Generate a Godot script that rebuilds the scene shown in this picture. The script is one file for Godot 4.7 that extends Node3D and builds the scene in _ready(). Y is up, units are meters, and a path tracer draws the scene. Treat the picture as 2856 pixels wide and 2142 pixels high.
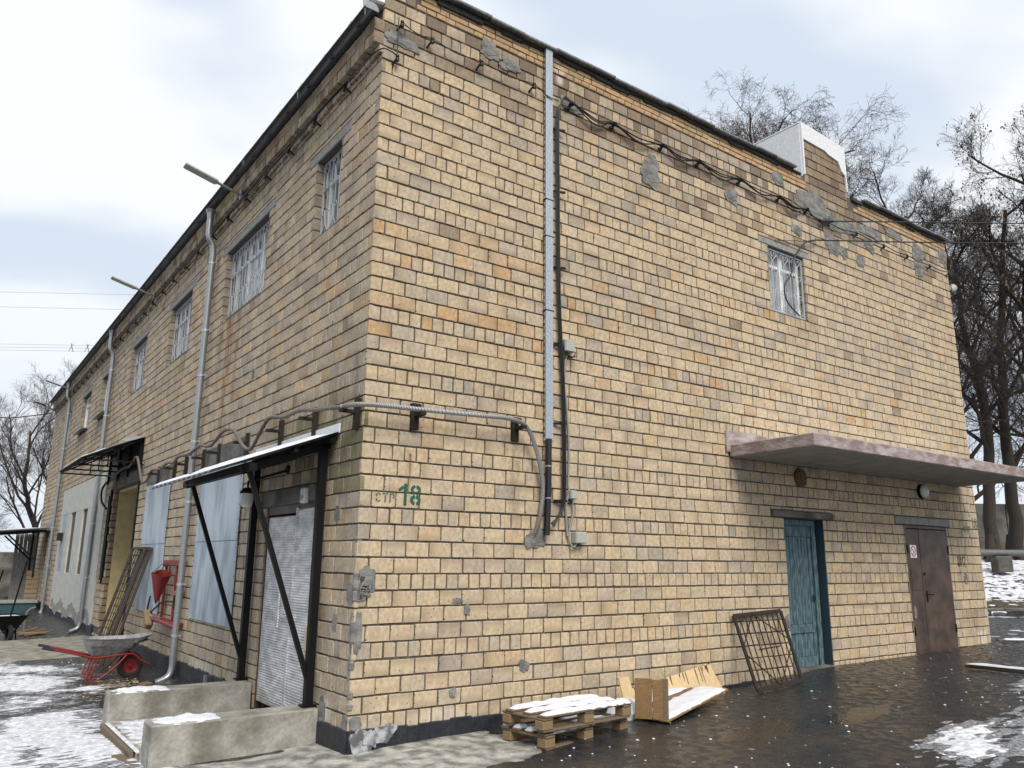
extends Node3D
# A two-storey silicate-brick service building seen from its corner on an overcast winter day.
# World: y up, metres. The end wall lies in the plane z = 0 (x > 0), the side wall in x = 0 (z < 0).

const CAM := Vector3(-3.288, 1.521, 7.043)
const END_LEN := 12.62
const SIDE_LEN := 27.9
const ROW := 0.157
const Y0 := -0.02
var rng := RandomNumberGenerator.new()
var names := {}
var M := {}


# ---------------------------------------------------------------- mesh builder
class MB:
	var v := PackedVector3Array()
	var n := PackedVector3Array()
	var c := PackedColorArray()
	var uv := PackedVector2Array()
	var ix := PackedInt32Array()
	var col := Color(1, 1, 1)
	var xf := Transform3D()

	func vert(p: Vector3, nn: Vector3, t := Vector2.ZERO) -> int:
		v.append(xf * p)
		n.append((xf.basis * nn).normalized())
		c.append(col)
		uv.append(t)
		return v.size() - 1

	func tri(a: int, b: int, d: int) -> void:
		if (v[b] - v[a]).cross(v[d] - v[a]).dot(n[a] + n[b] + n[d]) > 0.0:
			ix.append(a); ix.append(d); ix.append(b)
		else:
			ix.append(a); ix.append(b); ix.append(d)

	func quad(a: Vector3, b: Vector3, d: Vector3, e: Vector3, nn: Vector3, ta := Vector2(0, 1), tb := Vector2(1, 1), td := Vector2(1, 0), te := Vector2(0, 0)) -> void:
		var i := vert(a, nn, ta)
		var j := vert(b, nn, tb)
		var k := vert(d, nn, td)
		var l := vert(e, nn, te)
		tri(i, j, k)
		tri(i, k, l)

	func poly3(a: Vector3, b: Vector3, d: Vector3, nn: Vector3) -> void:
		tri(vert(a, nn), vert(b, nn), vert(d, nn))

	func box(at: Vector3, size: Vector3, bas := Basis(), ch := 0.0) -> void:
		var keep := xf
		xf = xf * Transform3D(bas, at)
		var h := size * 0.5
		ch = minf(ch, minf(h.x, minf(h.y, h.z)) * 0.49)
		for a in 3:
			var b := (a + 1) % 3
			var d := (a + 2) % 3
			for s in [-1.0, 1.0]:
				var p := [Vector3(), Vector3(), Vector3(), Vector3()]
				var t := []
				for q in 4:
					var e := Vector3()
					e[a] = s * h[a]
					e[b] = (h[b] - ch) * (-1.0 if q in [0, 3] else 1.0)
					e[d] = (h[d] - ch) * (-1.0 if q < 2 else 1.0)
					p[q] = e
					t.append(Vector2(e[b], e[d]))
				var nn := Vector3()
				nn[a] = s
				quad(p[0], p[1], p[2], p[3], nn, t[0], t[1], t[2], t[3])
		if ch > 0.0:
			for a in 3:
				var b := (a + 1) % 3
				var d := (a + 2) % 3
				for sa in [-1.0, 1.0]:
					for sb in [-1.0, 1.0]:
						var e := [Vector3(), Vector3(), Vector3(), Vector3()]
						for q in 4:
							var w := Vector3()
							w[d] = (h[d] - ch) * (-1.0 if q in [0, 3] else 1.0)
							w[a] = sa * (h[a] if q < 2 else h[a] - ch)
							w[b] = sb * (h[b] - ch if q < 2 else h[b])
							e[q] = w
						var nn := Vector3()
						nn[a] = sa
						nn[b] = sb
						quad(e[0], e[1], e[2], e[3], nn.normalized())
			for sx in [-1.0, 1.0]:
				for sy in [-1.0, 1.0]:
					for sz in [-1.0, 1.0]:
						var s := Vector3(sx, sy, sz)
						poly3(s * Vector3(h.x, h.y - ch, h.z - ch), s * Vector3(h.x - ch, h.y, h.z - ch), s * Vector3(h.x - ch, h.y - ch, h.z), s.normalized())
		xf = keep

	# a bar of rectangular section from p to q; wide across `side`
	func bar(p: Vector3, q: Vector3, w: float, t: float, side := Vector3.UP, ch := 0.0) -> void:
		var z := (q - p).normalized()
		var x := side.cross(z)
		if x.length() < 0.01:
			x = Vector3.RIGHT.cross(z)
		x = x.normalized()
		box((p + q) * 0.5, Vector3(w, t, p.distance_to(q)), Basis(x, z.cross(x), z), ch)

	func tube(pts: PackedVector3Array, r0: float, r1: float, sides: int, caps := true) -> void:
		var m := pts.size()
		var dir := (pts[1] - pts[0]).normalized()
		var u := dir.cross(Vector3.UP if absf(dir.y) < 0.9 else Vector3.RIGHT).normalized()
		var base := v.size()
		var run := 0.0
		for i in m:
			var d: Vector3
			if i == 0:
				d = dir
			elif i == m - 1:
				d = (pts[i] - pts[i - 1]).normalized()
			else:
				d = (pts[i + 1] - pts[i - 1]).normalized()
			u = (u - d * u.dot(d)).normalized()
			var w := d.cross(u)
			var r := lerpf(r0, r1, float(i) / (m - 1))
			if i > 0:
				run += pts[i].distance_to(pts[i - 1])
			for k in sides:
				var a := TAU * k / sides
				var o := u * cos(a) + w * sin(a)
				vert(pts[i] + o * r, o, Vector2(float(k) / sides, run))
		for i in m - 1:
			for k in sides:
				var k2 := (k + 1) % sides
				var a := base + i * sides + k
				var b := base + i * sides + k2
				tri(a, b, b + sides)
				tri(a, b + sides, a + sides)
		if caps:
			for e in [0, m - 1]:
				var d := (pts[0] - pts[1]).normalized() if e == 0 else (pts[m - 1] - pts[m - 2]).normalized()
				var ci := v.size()
				v.append(xf * pts[e]); n.append((xf.basis * d).normalized()); c.append(col); uv.append(Vector2.ZERO)
				for k in sides:
					v.append(v[base + e * sides + k]); n.append(n[ci]); c.append(col); uv.append(Vector2.ZERO)
				for k in sides:
					tri(ci, ci + 1 + k, ci + 1 + (k + 1) % sides)

	# profile of (radius, height) turned about local y
	func lathe(prof: PackedVector2Array, sides: int, t := Transform3D(), a0 := 0.0, a1 := TAU) -> void:
		var keep := xf
		xf = xf * t
		var full := a1 - a0 > TAU - 0.01
		for i in prof.size() - 1:
			var p := prof[i]
			var q := prof[i + 1]
			var d := q - p
			var nr := Vector2(d.y, -d.x).normalized()
			var base := v.size()
			for k in sides + 1:
				var a := lerpf(a0, a1, float(k) / sides)
				var e := Vector3(cos(a), 0, sin(a))
				var nn := e * nr.x + Vector3.UP * nr.y
				vert(e * p.x + Vector3.UP * p.y, nn, Vector2(float(k) / sides, p.y))
				vert(e * q.x + Vector3.UP * q.y, nn, Vector2(float(k) / sides, q.y))
			for k in sides:
				tri(base + 2 * k, base + 2 * k + 1, base + 2 * k + 3)
				tri(base + 2 * k, base + 2 * k + 3, base + 2 * k + 2)
		xf = keep

	# outline in local xy, thickened from z0 to z1
	func prism(pl: PackedVector2Array, z0: float, z1: float, t := Transform3D()) -> void:
		var keep := xf
		xf = xf * t
		var ids := Geometry2D.triangulate_polygon(pl)
		var cw := Geometry2D.is_polygon_clockwise(pl)
		for s in 2:
			var z := z1 if s == 0 else z0
			var nn := Vector3(0, 0, 1 if s == 0 else -1)
			var base := v.size()
			for p in pl:
				vert(Vector3(p.x, p.y, z), nn, p)
			for i in range(0, ids.size(), 3):
				tri(base + ids[i], base + ids[i + 1], base + ids[i + 2])
		for i in pl.size():
			var p := pl[i]
			var q := pl[(i + 1) % pl.size()]
			var e := (q - p).normalized()
			var nn := Vector3(e.y, -e.x, 0) * (-1.0 if cw else 1.0)
			quad(Vector3(p.x, p.y, z0), Vector3(q.x, q.y, z0), Vector3(q.x, q.y, z1), Vector3(p.x, p.y, z1), nn, p, q, q, p)
		xf = keep

	# flat strip of width w along a path in local xy, between z0 and z1
	func ribbon(pts: PackedVector2Array, w: float, z0: float, z1: float) -> void:
		for i in pts.size() - 1:
			var p := pts[i]
			var q := pts[i + 1]
			var e := (q - p).normalized()
			var s := Vector2(-e.y, e.x) * w * 0.5
			p -= e * w * 0.08
			q += e * w * 0.08
			prism(PackedVector2Array([p - s, q - s, q + s, p + s]), z0, z1 + 0.0002 * (i % 2))

	func mesh() -> ArrayMesh:
		var arr := []
		arr.resize(Mesh.ARRAY_MAX)
		arr[Mesh.ARRAY_VERTEX] = v
		arr[Mesh.ARRAY_NORMAL] = n
		arr[Mesh.ARRAY_COLOR] = c
		arr[Mesh.ARRAY_TEX_UV] = uv
		arr[Mesh.ARRAY_INDEX] = ix
		var m := ArrayMesh.new()
		m.add_surface_from_arrays(Mesh.PRIMITIVE_TRIANGLES, arr)
		return m


# ---------------------------------------------------------------- naming
func numbered(called: String) -> String:
	var k: int = names.get(called, 0)
	names[called] = k + 1
	return called if k == 0 else "%s_%03d" % [called, k]


func obj(called: String, shape, m: Material, parent: Node = self, kind := "") -> MeshInstance3D:
	var o := MeshInstance3D.new()
	o.name = numbered(called)
	o.mesh = shape.mesh() if shape is MB else shape
	o.material_override = m
	parent.add_child(o, true)
	if kind:
		o.set_meta("kind", kind)
	return o


func tag(o: Node3D, label: String, category: String, group := "", kind := "") -> Node3D:
	o.set_meta("label", label)
	o.set_meta("category", category)
	if group:
		o.set_meta("group", group)
	if kind:
		o.set_meta("kind", kind)
	return o


func thing(called: String, label: String, category: String, at := Vector3.ZERO, turn := 0.0, group := "") -> Node3D:
	var o := Node3D.new()
	o.name = numbered(called)
	add_child(o, true)
	o.position = at
	o.rotation.y = turn
	tag(o, label, category, group)
	return o


# what stands on the end wall or on the side wall: local x to the viewer's right, z out of the wall
func end_at(u: float, y: float, d := 0.0) -> Transform3D:
	return Transform3D(Basis(), Vector3(u, y, d))


func side_at(z: float, y: float, d := 0.0) -> Transform3D:
	return Transform3D(Basis(Vector3(0, 0, 1), Vector3.UP, Vector3(-1, 0, 0)), Vector3(-d, y, z))


# ---------------------------------------------------------------- ground shape
const GX := [-400.0, -60.0, -3.0, -0.5, 0.3, 2.0, 5.5, 7.5, 10.0, 12.6, 16.0, 30.0, 400.0]
const GY := [-0.3, -0.3, -0.28, -0.24, -0.19, -0.13, -0.04, 0.07, 0.09, 0.15, 0.2, 0.24, 0.3]


func along(x: float, z: float) -> float:
	return 0.585 * (x + 3.29) - 0.811 * (z - 7.04)


func ground_y(x: float, z: float) -> float:
	var i := 0
	while i < GX.size() - 2 and x > GX[i + 1]:
		i += 1
	var y: float = lerpf(GY[i], GY[i + 1], clampf((x - GX[i]) / (GX[i + 1] - GX[i]), 0, 1))
	if x < 0.0:
		y -= 0.08 * clampf((-z - 1.0) / 4.0, 0, 1)
	if x > 12.0:
		var s := along(x, z)
		var b := 0.0
		if s > 21.7:
			b = 0.12 + 0.09 * clampf((s - 22.0) / 0.6, 0, 1) + 1.25 * smoothstep(22.2, 28.5, s) + 0.3 * smoothstep(28, 60, s)
		y += b * smoothstep(12.5, 16.0, x)
	return y


func G(x: float, z: float, up := 0.0) -> Vector3:
	return Vector3(x, ground_y(x, z) + up, z)


# ---------------------------------------------------------------- textures and materials
func bytes_of(seed_: int, w: int, h: int, f: float, oct := 4, seamless := true, kind := FastNoiseLite.TYPE_SIMPLEX_SMOOTH) -> PackedByteArray:
	var fn := FastNoiseLite.new()
	fn.seed = seed_
	fn.noise_type = kind
	fn.frequency = f
	fn.fractal_octaves = oct
	var im := fn.get_seamless_image(w, h, false, false, 0.15) if seamless else fn.get_image(w, h)
	im.convert(Image.FORMAT_L8)
	return im.get_data()


func tex_of(w: int, h: int, data: PackedByteArray, fmt := Image.FORMAT_RGB8) -> ImageTexture:
	return ImageTexture.create_from_image(Image.create_from_data(w, h, false, fmt, data))


# two tones mixed by a coarse pattern, roughened by a fine one, flecked with dots of a third tone; colours are linear
func grain(seed_: int, a: Color, b: Color, coarse := 0.012, fine := 0.15, amp := 0.35, fleck := Color.BLACK, share := 0.0, sz := 512, sharp := 1.0) -> ImageTexture:
	var n1 := bytes_of(seed_, sz, sz, coarse)
	var n2 := bytes_of(seed_ + 1, sz, sz, fine, 2)
	var out := PackedByteArray()
	out.resize(sz * sz * 3)
	var r := RandomNumberGenerator.new()
	r.seed = seed_
	for i in sz * sz:
		var t := clampf((n1[i] / 255.0 - 0.5) * sharp + 0.5, 0, 1)
		var k := 1.0 + (n2[i] / 255.0 - 0.5) * amp
		var cl := a.lerp(b, t)
		if share > 0.0 and r.randf() < share:
			cl = fleck
			k = 1.0
		cl = Color(minf(cl.r * k, 1), minf(cl.g * k, 1), minf(cl.b * k, 1)).linear_to_srgb()
		out[i * 3] = int(cl.r * 255)
		out[i * 3 + 1] = int(cl.g * 255)
		out[i * 3 + 2] = int(cl.b * 255)
	return tex_of(sz, sz, out)


func grey(seed_: int, f: float, lo: float, hi: float, sz := 256, oct := 4, sharp := 1.6) -> ImageTexture:
	var n1 := bytes_of(seed_, sz, sz, f, oct)
	for i in n1.size():
		n1[i] = int(lerpf(lo, hi, clampf((n1[i] / 255.0 - 0.5) * sharp + 0.5, 0, 1)) * 255)
	return tex_of(sz, sz, n1, Image.FORMAT_L8)


func mat(c: Color, rough := 0.85, metal := 0.0) -> StandardMaterial3D:
	var m := StandardMaterial3D.new()
	m.albedo_color = c.linear_to_srgb()
	m.albedo_color.a = 1.0
	m.roughness = rough
	m.metallic = metal
	return m


func mat_t(t: Texture2D, tile, rough := 0.85, metal := 0.0, world := true) -> StandardMaterial3D:
	var m := mat(Color(1, 1, 1), rough, metal)
	m.albedo_texture = t
	m.uv1_triplanar = true
	m.uv1_world_triplanar = world
	m.uv1_scale = Vector3.ONE / tile if tile is float else Vector3(1 / tile.x, 1 / tile.y, 1 / tile.z)
	return m


func bump(m: StandardMaterial3D, t: Texture2D, cm: float) -> StandardMaterial3D:
	m.heightmap_enabled = true
	m.heightmap_texture = t
	m.heightmap_scale = cm
	return m


func make_materials() -> void:
	var fine := grey(901, 0.09, 0.0, 1.0)
	var soft := grey(902, 0.025, 0.0, 1.0)
	var L := func(r, g2, b): return Color(r, g2, b)
	M.mortar = bump(mat_t(grain(11, L.call(.07, .062, .05), L.call(.125, .11, .09), .03, .2, .5), 1.2, .95), fine, .5)
	M.cement = bump(mat_t(grain(12, L.call(.13, .13, .122), L.call(.235, .232, .22), .012, .05, .12, Color.BLACK, 0, 512, 1.8), Vector3(1.4, .8, 1.4), .95), soft, .7)
	M.patch_white = bump(mat_t(grain(14, L.call(.10, .105, .115), L.call(.42, .43, .45), .012, .08, .2, Color.BLACK, 0, 256, 2.6), .45, .6), fine, .2)
	M.bitumen = bump(mat_t(grain(15, L.call(.009, .011, .016), L.call(.022, .025, .034), .015, .12, .5, L.call(.2, .2, .2), .002), 1.5, .5), soft, .8)
	M.concrete = bump(mat_t(grain(16, L.call(.17, .16, .132), L.call(.34, .33, .30), .01, .1, .3, Color.BLACK, 0, 512, 1.9), 2.3, .93), fine, .5)
	M.concrete_grey = bump(mat_t(grain(17, L.call(.2, .2, .19), L.call(.3, .3, .285), .015, .15, .3), 1.3, .93), fine, .4)
	M.concrete_dark = bump(mat_t(grain(18, L.call(.07, .068, .06), L.call(.16, .155, .14), .012, .1, .4, Color.BLACK, 0, 256, 2.0), 2.5, .95), fine, .5)
	M.slab = bump(mat_t(grain(19, L.call(.215, .155, .145), L.call(.37, .33, .325), .01, .09, .25, Color.BLACK, 0, 512, 2.2), Vector3(2.3, 1.1, 2.3), .85), fine, .4)
	M.slab_under = bump(mat_t(grain(20, L.call(.2, .2, .185), L.call(.3, .3, .27), .01, .1, .2), 1.8, .95), fine, .3)
	M.plaster = bump(mat_t(grain(21, L.call(.42, .42, .39), L.call(.55, .55, .5), .012, .1, .15), 2.0, .93), soft, .3)
	M.plaster_yellow = bump(mat_t(grain(22, L.call(.40, .32, .16), L.call(.52, .43, .24), .012, .1, .2), 1.5, .93), soft, .4)
	M.roofing = mat_t(grain(23, L.call(.012, .012, .012), L.call(.05, .05, .048), .03, .1, .5), .8, .9)
	M.zinc = mat_t(grain(24, L.call(.36, .39, .42), L.call(.55, .58, .61), .04, .12, .2, Color.BLACK, 0, 256, 2.0), .35, .42, .7)
	M.pipe_zinc = mat_t(grain(25, L.call(.27, .285, .295), L.call(.37, .385, .395), .02, .1, .15), .6, .34, .7)
	M.gutter = mat_t(grain(26, L.call(.12, .13, .14), L.call(.2, .21, .22), .02, .1, .2), .7, .38, .6)
	M.flash = mat_t(grain(27, L.call(.1, .105, .11), L.call(.3, .31, .32), .02, .1, .3), .7, .4, .6)
	M.black_steel = mat_t(grain(28, L.call(.004, .004, .005), L.call(.010, .0095, .0095), .05, .1, .4), .5, .55)
	M.black_steel.metallic_specular = .3
	M.rust_steel = mat_t(grain(29, L.call(.010, .008, .007), L.call(.034, .022, .015), .06, .15, .5), .3, .8, .2, false)
	M.rebar = mat_t(grain(30, L.call(.03, .025, .022), L.call(.085, .065, .05), .06, .15, .5), .3, .75, .3, false)
	M.rust = mat_t(grain(31, L.call(.05, .03, .016), L.call(.2, .12, .05), .06, .2, .5), .25, .9)
	M.cable = mat(Color(.008, .008, .009), .45)
	M.cable_grey = mat(Color(.25, .25, .25), .6)
	M.hose = mat_t(grain(32, L.call(.3, .32, .35), L.call(.5, .52, .55), .05, .12, .3), .25, .5, .4)
	M.hose_old = mat_t(grain(33, L.call(.07, .058, .045), L.call(.26, .23, .2), .05, .12, .4), .25, .8, .1)
	M.white_paint = mat_t(grain(34, L.call(.6, .62, .65), L.call(.78, .8, .82), .02, .1, .1), .8, .5)
	M.frame_white = mat(Color(.75, .77, .78), .4)
	M.grille = mat(Color(.42, .445, .48), .5, .1)
	M.grille.resource_name = "painted grille"
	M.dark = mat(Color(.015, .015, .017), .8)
	M.curtain = mat(Color(.36, .375, .385), .9)
	M.glass = mat(Color(.75, .82, .85), .05)
	M.glass.albedo_color.a = 0.18
	M.glass.transparency = BaseMaterial3D.TRANSPARENCY_ALPHA
	M.sheet_blue = mat_t(grain(35, L.call(.25, .305, .355), L.call(.42, .485, .535), .006, .09, .12, Color.BLACK, 0, 512, 2.4), Vector3(1.1, 4.5, 1.1), .5, .15)
	M.slit_blue = mat_t(grain(36, L.call(.22, .26, .31), L.call(.40, .45, .5), .012, .1, .15), 1.2, .6)
	M.foil = mat_t(grain(37, L.call(.42, .425, .44), L.call(.66, .66, .69), .01, .06, .12, Color.BLACK, 0, 512, 1.8), Vector3(1.6, .9, 1.6), .4, .45)
	var ribs := PackedByteArray()
	ribs.resize(512 * 512)
	var n_dent := bytes_of(95, 512, 512, .015)
	for y in 512:
		for x in 512:
			ribs[y * 512 + x] = int(127 + 60 * sin(TAU * y / 16.0) + (n_dent[y * 512 + x] - 127) * 1.0) if true else 0
	bump(M.foil, tex_of(512, 512, ribs, Image.FORMAT_L8), .35)
	M.foil.heightmap_scale = 0.9
	M.teal = mat_t(grain(38, L.call(.03, .068, .085), L.call(.10, .165, .19), .02, .14, .5, L.call(.025, .03, .03), .04, 512, 3.0), Vector3(.35, 2.2, .35), .75)
	M.teal_dark = mat(Color(.02, .05, .065), .7)
	M.brown_door = mat_t(grain(39, L.call(.032, .02, .014), L.call(.085, .05, .033), .008, .1, .12, Color.BLACK, 0, 512, 1.8), 1.7, .5)
	M.brown_scar = mat(Color(.1, .085, .07), .7)
	M.red = mat_t(grain(40, L.call(.13, .009, .009), L.call(.23, .017, .016), .03, .1, .3, L.call(.5, .3, .27), .006), .4, .5)
	M.red_faded = mat_t(grain(41, L.call(.2, .05, .045), L.call(.32, .16, .15), .05, .12, .3), .3, .7)
	M.wood_pallet = mat_t(grain(42, L.call(.085, .06, .038), L.call(.21, .155, .10), .02, .14, .45), Vector3(.6, .12, .12), .85, 0.0, false)
	M.wood_end = mat_t(grain(43, L.call(.15, .10, .05), L.call(.29, .205, .11), .03, .14, .4), Vector3(.2, .2, .2), .85, 0.0, false)
	M.plywood = mat_t(grain(44, L.call(.45, .32, .16), L.call(.62, .47, .27), .02, .1, .2), Vector3(.25, 1.2, .25), .8, 0.0, false)
	M.board_brown = mat_t(grain(45, L.call(.15, .085, .035), L.call(.28, .17, .075), .02, .1, .3), Vector3(1.0, .16, 1.0), .8, 0.0, false)
	M.drip = mat(Color(.05, .035, .025), .7)
	M.pipe_dull = mat_t(grain(69, L.call(.08, .085, .085), L.call(.16, .165, .165), .02, .1, .2), 1.0, .6)
	M.pipe_brown = mat_t(grain(46, L.call(.11, .06, .04), L.call(.2, .12, .085), .05, .12, .3), .3, .7)
	M.snow = mat_t(grain(47, L.call(.56, .585, .64), L.call(.68, .70, .75), .03, .2, .16), .7, .8)
	M.slush = bump(mat_t(grain(68, L.call(.06, .065, .07), L.call(.34, .355, .38), .03, .2, .4, Color.BLACK, 0, 512, 2.2), .8, .35), fine, .5)
	M.snow_dirty = mat_t(grain(67, L.call(.46, .475, .51), L.call(.70, .72, .77), .02, .22, .3, L.call(.12, .12, .12), .012, 512, 2.0), 1.3, .8)
	bump(M.snow_dirty, fine, .8)
	M.tray = mat_t(grain(48, L.call(.16, .165, .165), L.call(.31, .325, .335), .02, .1, .3, L.call(.12, .08, .05), .01, 512, 1.7), .8, .5, .3)
	M.tyre = mat(Color(.012, .012, .012), .85)
	M.grip = mat(Color(.012, .014, .02), .6)
	M.green_paint = mat(Color(.008, .09, .05), .7)
	M.green_faded = mat(Color(.14, .19, .13), .85)
	M.black_paint = mat(Color(.018, .017, .016), .75)
	M.sign_white = mat(Color(.78, .77, .77), .4)
	M.sign_red = mat(Color(.55, .02, .03), .4)
	M.sign_black = mat(Color(.015, .015, .015), .4)
	M.lamp_glass = mat(Color(.62, .62, .58), .25)
	M.box_grey = mat(Color(.36, .38, .34), .5)
	M.bark = mat_t(grain(49, L.call(.022, .018, .014), L.call(.06, .05, .04), .03, .1, .6), Vector3(.5, 1.6, .5), .95)
	M.twig = mat(Color(.045, .036, .032), .9)
	M.wire = mat(Color(.2, .22, .25), .6)
	M.twig_red = mat(Color(.085, .055, .05), .9)
	M.twig_pale = mat(Color(.075, .065, .058), .9)
	M.seed = mat(Color(.14, .1, .065), .9)
	M.leaf = mat(Color(.2, .13, .07), .9)
	M.leaf_pale = mat(Color(.34, .27, .18), .9)
	# wet asphalt: dark stones and a sheen that varies
	var asp := mat_t(grain(50, L.call(.0125, .0135, .0155), L.call(.028, .029, .031), .02, .22, .6, L.call(.11, .11, .105), .006), 1.7, 1.0)
	asp.roughness_texture = grey(903, .02, .14, .5, 512, 4, 2.6)
	asp.roughness_texture_channel = BaseMaterial3D.TEXTURE_CHANNEL_RED
	asp.detail_enabled = true
	asp.detail_blend_mode = BaseMaterial3D.BLEND_MODE_MIX
	var dn := bytes_of(61, 512, 512, .012, 5)
	var dd := PackedByteArray()
	dd.resize(512 * 512 * 4)
	for i in 512 * 512:
		var t := clampf((dn[i] / 255.0 - .52) * 3.0, 0, 1)
		dd[i * 4] = 84; dd[i * 4 + 1] = 72; dd[i * 4 + 2] = 60
		dd[i * 4 + 3] = int(t * 70)
	asp.detail_albedo = tex_of(512, 512, dd, Image.FORMAT_RGBA8)
	asp.detail_uv_layer = BaseMaterial3D.DETAIL_UV_2
	asp.uv2_triplanar = true
	asp.uv2_world_triplanar = true
	asp.uv2_scale = Vector3.ONE / 9.0
	M.asphalt = bump(asp, grey(904, .16, 0.0, 1.0, 512, 3), .3)
	M.apron = bump(mat_t(grain(51, L.call(.14, .14, .13), L.call(.42, .41, .375), .014, .12, .3, L.call(.08, .08, .08), .01, 512, 2.0), 1.8, .85), fine, .5)
	M.ramp = bump(mat_t(grain(52, L.call(.15, .14, .115), L.call(.3, .28, .24), .014, .12, .4, L.call(.07, .05, .03), .02, 512, 1.6), 2.2, .9), fine, .6)
	M.puddle = bump(mat(Color(.014, .012, .011), .12), grey(905, .05, 0.0, 1.0, 256, 3), .35)
	M.puddle.uv1_triplanar = true
	M.puddle.uv1_world_triplanar = true
	M.puddle.uv1_scale = Vector3.ONE * 1.3
	M.litter_ground = bump(mat_t(grain(53, L.call(.035, .028, .02), L.call(.1, .08, .055), .05, .2, .8), .9, .95), fine, .9)
	M.foam = mat(Color(.3, .17, .1), .95)
	M.foam_yellow = mat(Color(.55, .42, .2), .95)


# brick faces, 8 by 8 of them in one picture, each with its own blotches, pores and chipped rim
func brick_atlas() -> Array:
	var w := 1024
	var h := 512
	var n1 := bytes_of(301, w, h, .028, 3, false)
	var n2 := bytes_of(302, w, h, .25, 2, false)
	var n3 := bytes_of(303, w, h, .011, 3, false)
	var col := PackedByteArray()
	col.resize(w * h * 3)
	var hgt := PackedByteArray()
	hgt.resize(w * h)
	var r := RandomNumberGenerator.new()
	r.seed = 77
	for cy in 8:
		for cx in 8:
			var rough := cy == 7
			var greyed := r.randf() < 0.35
			var side := r.randi() % 4
			var pores := []
			for q in (r.randi_range(1, 8) if r.randf() < .75 else r.randi_range(14, 26)):
				pores.append([r.randi_range(3, 124), r.randi_range(3, 60), r.randf_range(.6, 1.5) if r.randf() < .93 else 3.0])
			var chips := []
			for q in r.randi_range(2, 6):
				var e := r.randi() % 4
				chips.append([[r.randi_range(0, 127), 0], [r.randi_range(0, 127), 63], [0, r.randi_range(0, 63)], [127, r.randi_range(0, 63)]][e] + [r.randf_range(1.5, 3.5)])
			for y in 64:
				for x in 128:
					var i := (cy * 64 + y) * w + cx * 128 + x
					var a := n1[i] / 255.0 - .5
					var f := n2[i] / 255.0 - .5
					var b := n3[i] / 255.0 - .5
					var k := .92 + a * .2 + f * .1
					var gr := clampf(b * 2.0 + .1, 0, 1) * (.8 if greyed else .3)
					var e := mini(mini(x, 127 - x), mini(y, 63 - y))
					if e < 4:
						k += (4 - e) * .012 + f * .12
					# one side of the face has weathered
					var t: float = [x / 127.0, 1.0 - x / 127.0, y / 63.0, 1.0 - y / 63.0][side]
					if greyed:
						k -= .1 * clampf((t - .55 + a * .7) * 3.0, 0, 1)
					var ht := .6 + f * .1
					if rough:
						k = .9 + f * .35 + a * .15
						ht = .5 + f * .7 + a * .4
						gr = .3
					var cr := k
					var cg := k * (1.0 - gr * .02)
					var cb := k * (1.0 + gr * .05)
					col[i * 3] = clampi(int(cr * 247), 0, 255)
					col[i * 3 + 1] = clampi(int(cg * 247), 0, 255)
					col[i * 3 + 2] = clampi(int(cb * 247), 0, 255)
					hgt[i] = clampi(int(ht * 255), 0, 255)
			for p in pores + chips:
				var rr: float = p[2]
				for dy in range(-4, 5):
					for dx in range(-4, 5):
						var x: int = p[0] + dx
						var y: int = p[1] + dy
						var ds := sqrt(dx * dx + dy * dy)
						if ds <= rr and x >= 0 and x < 128 and y >= 0 and y < 64:
							var i := (cy * 64 + y) * w + cx * 128 + x
							var dk := .45 if ds < rr * .7 else .7
							for q in 3:
								col[i * 3 + q] = int(col[i * 3 + q] * dk)
							hgt[i] = int(hgt[i] * .4)
	return [tex_of(w, h, col), tex_of(w, h, hgt, Image.FORMAT_L8)]


# weathering that runs across the bricks: rust runs, rain streaks, lime bloom, moss. Marks are [kind, u, top, bottom, width, strength]
func stain_map(seed_: int, w: int, h: int, lu: float, lv: float, low: float, marks: Array, veil: float) -> ImageTexture:
	var d := PackedByteArray()
	d.resize(w * h * 4)
	var n1 := bytes_of(seed_, w, h, 6.0 / h, 4, false)
	var fn := FastNoiseLite.new()
	fn.seed = seed_ + 5
	fn.frequency = 0.05
	fn.fractal_octaves = 3
	for y in h:
		for x in w:
			var i := y * w + x
			var s := fn.get_noise_2d(x * 1.6, y * .12)
			var a := clampf((n1[i] / 255.0 - .5) * 1.6 + s * .9 - .05, 0, 1) * veil
			d[i * 4] = 118; d[i * 4 + 1] = 106; d[i * 4 + 2] = 90
			d[i * 4 + 3] = int(a * 255)
	var tones := {"rust": [128, 66, 24], "dark": [32, 27, 22], "lime": [214, 208, 198], "moss": [74, 76, 44], "brown": [104, 74, 48], "grey": [150, 146, 138]}
	for m in marks:
		var t: Array = tones[m[0]]
		var x0 := int((m[1] - m[4]) / lu * w)
		var x1 := int((m[1] + m[4]) / lu * w)
		var ya := int((1.0 - (m[2] - low) / lv) * h)
		var yb := int((1.0 - (m[3] - low) / lv) * h)
		for y in range(maxi(ya, 0), mini(yb, h)):
			for x in range(maxi(x0, 0), mini(x1 + 1, w)):
				var q: float = (float(x) / w * lu - m[1]) / m[4]
				var f := 1.0 - float(y - ya) / maxf(yb - ya, 1)
				var wob := fn.get_noise_2d(x * 2.4, y * .25) * .8 + .75
				var a: float = clampf((1.0 - q * q) * wob, 0, 1) * m[5]
				if m[0] in ["rust", "dark", "brown"]:
					a *= pow(f, .6)
				else:
					a *= clampf(sin(f * PI) * 1.5, 0, 1)
				var i := y * w + x
				var old := d[i * 4 + 3] / 255.0
				if a < .02:
					continue
				var sum := a + old * (1.0 - a)
				for c in 3:
					d[i * 4 + c] = int((t[c] * a + d[i * 4 + c] * old * (1.0 - a)) / sum)
				d[i * 4 + 3] = int(sum * 255)
	return tex_of(w, h, d, Image.FORMAT_RGBA8)


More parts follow.
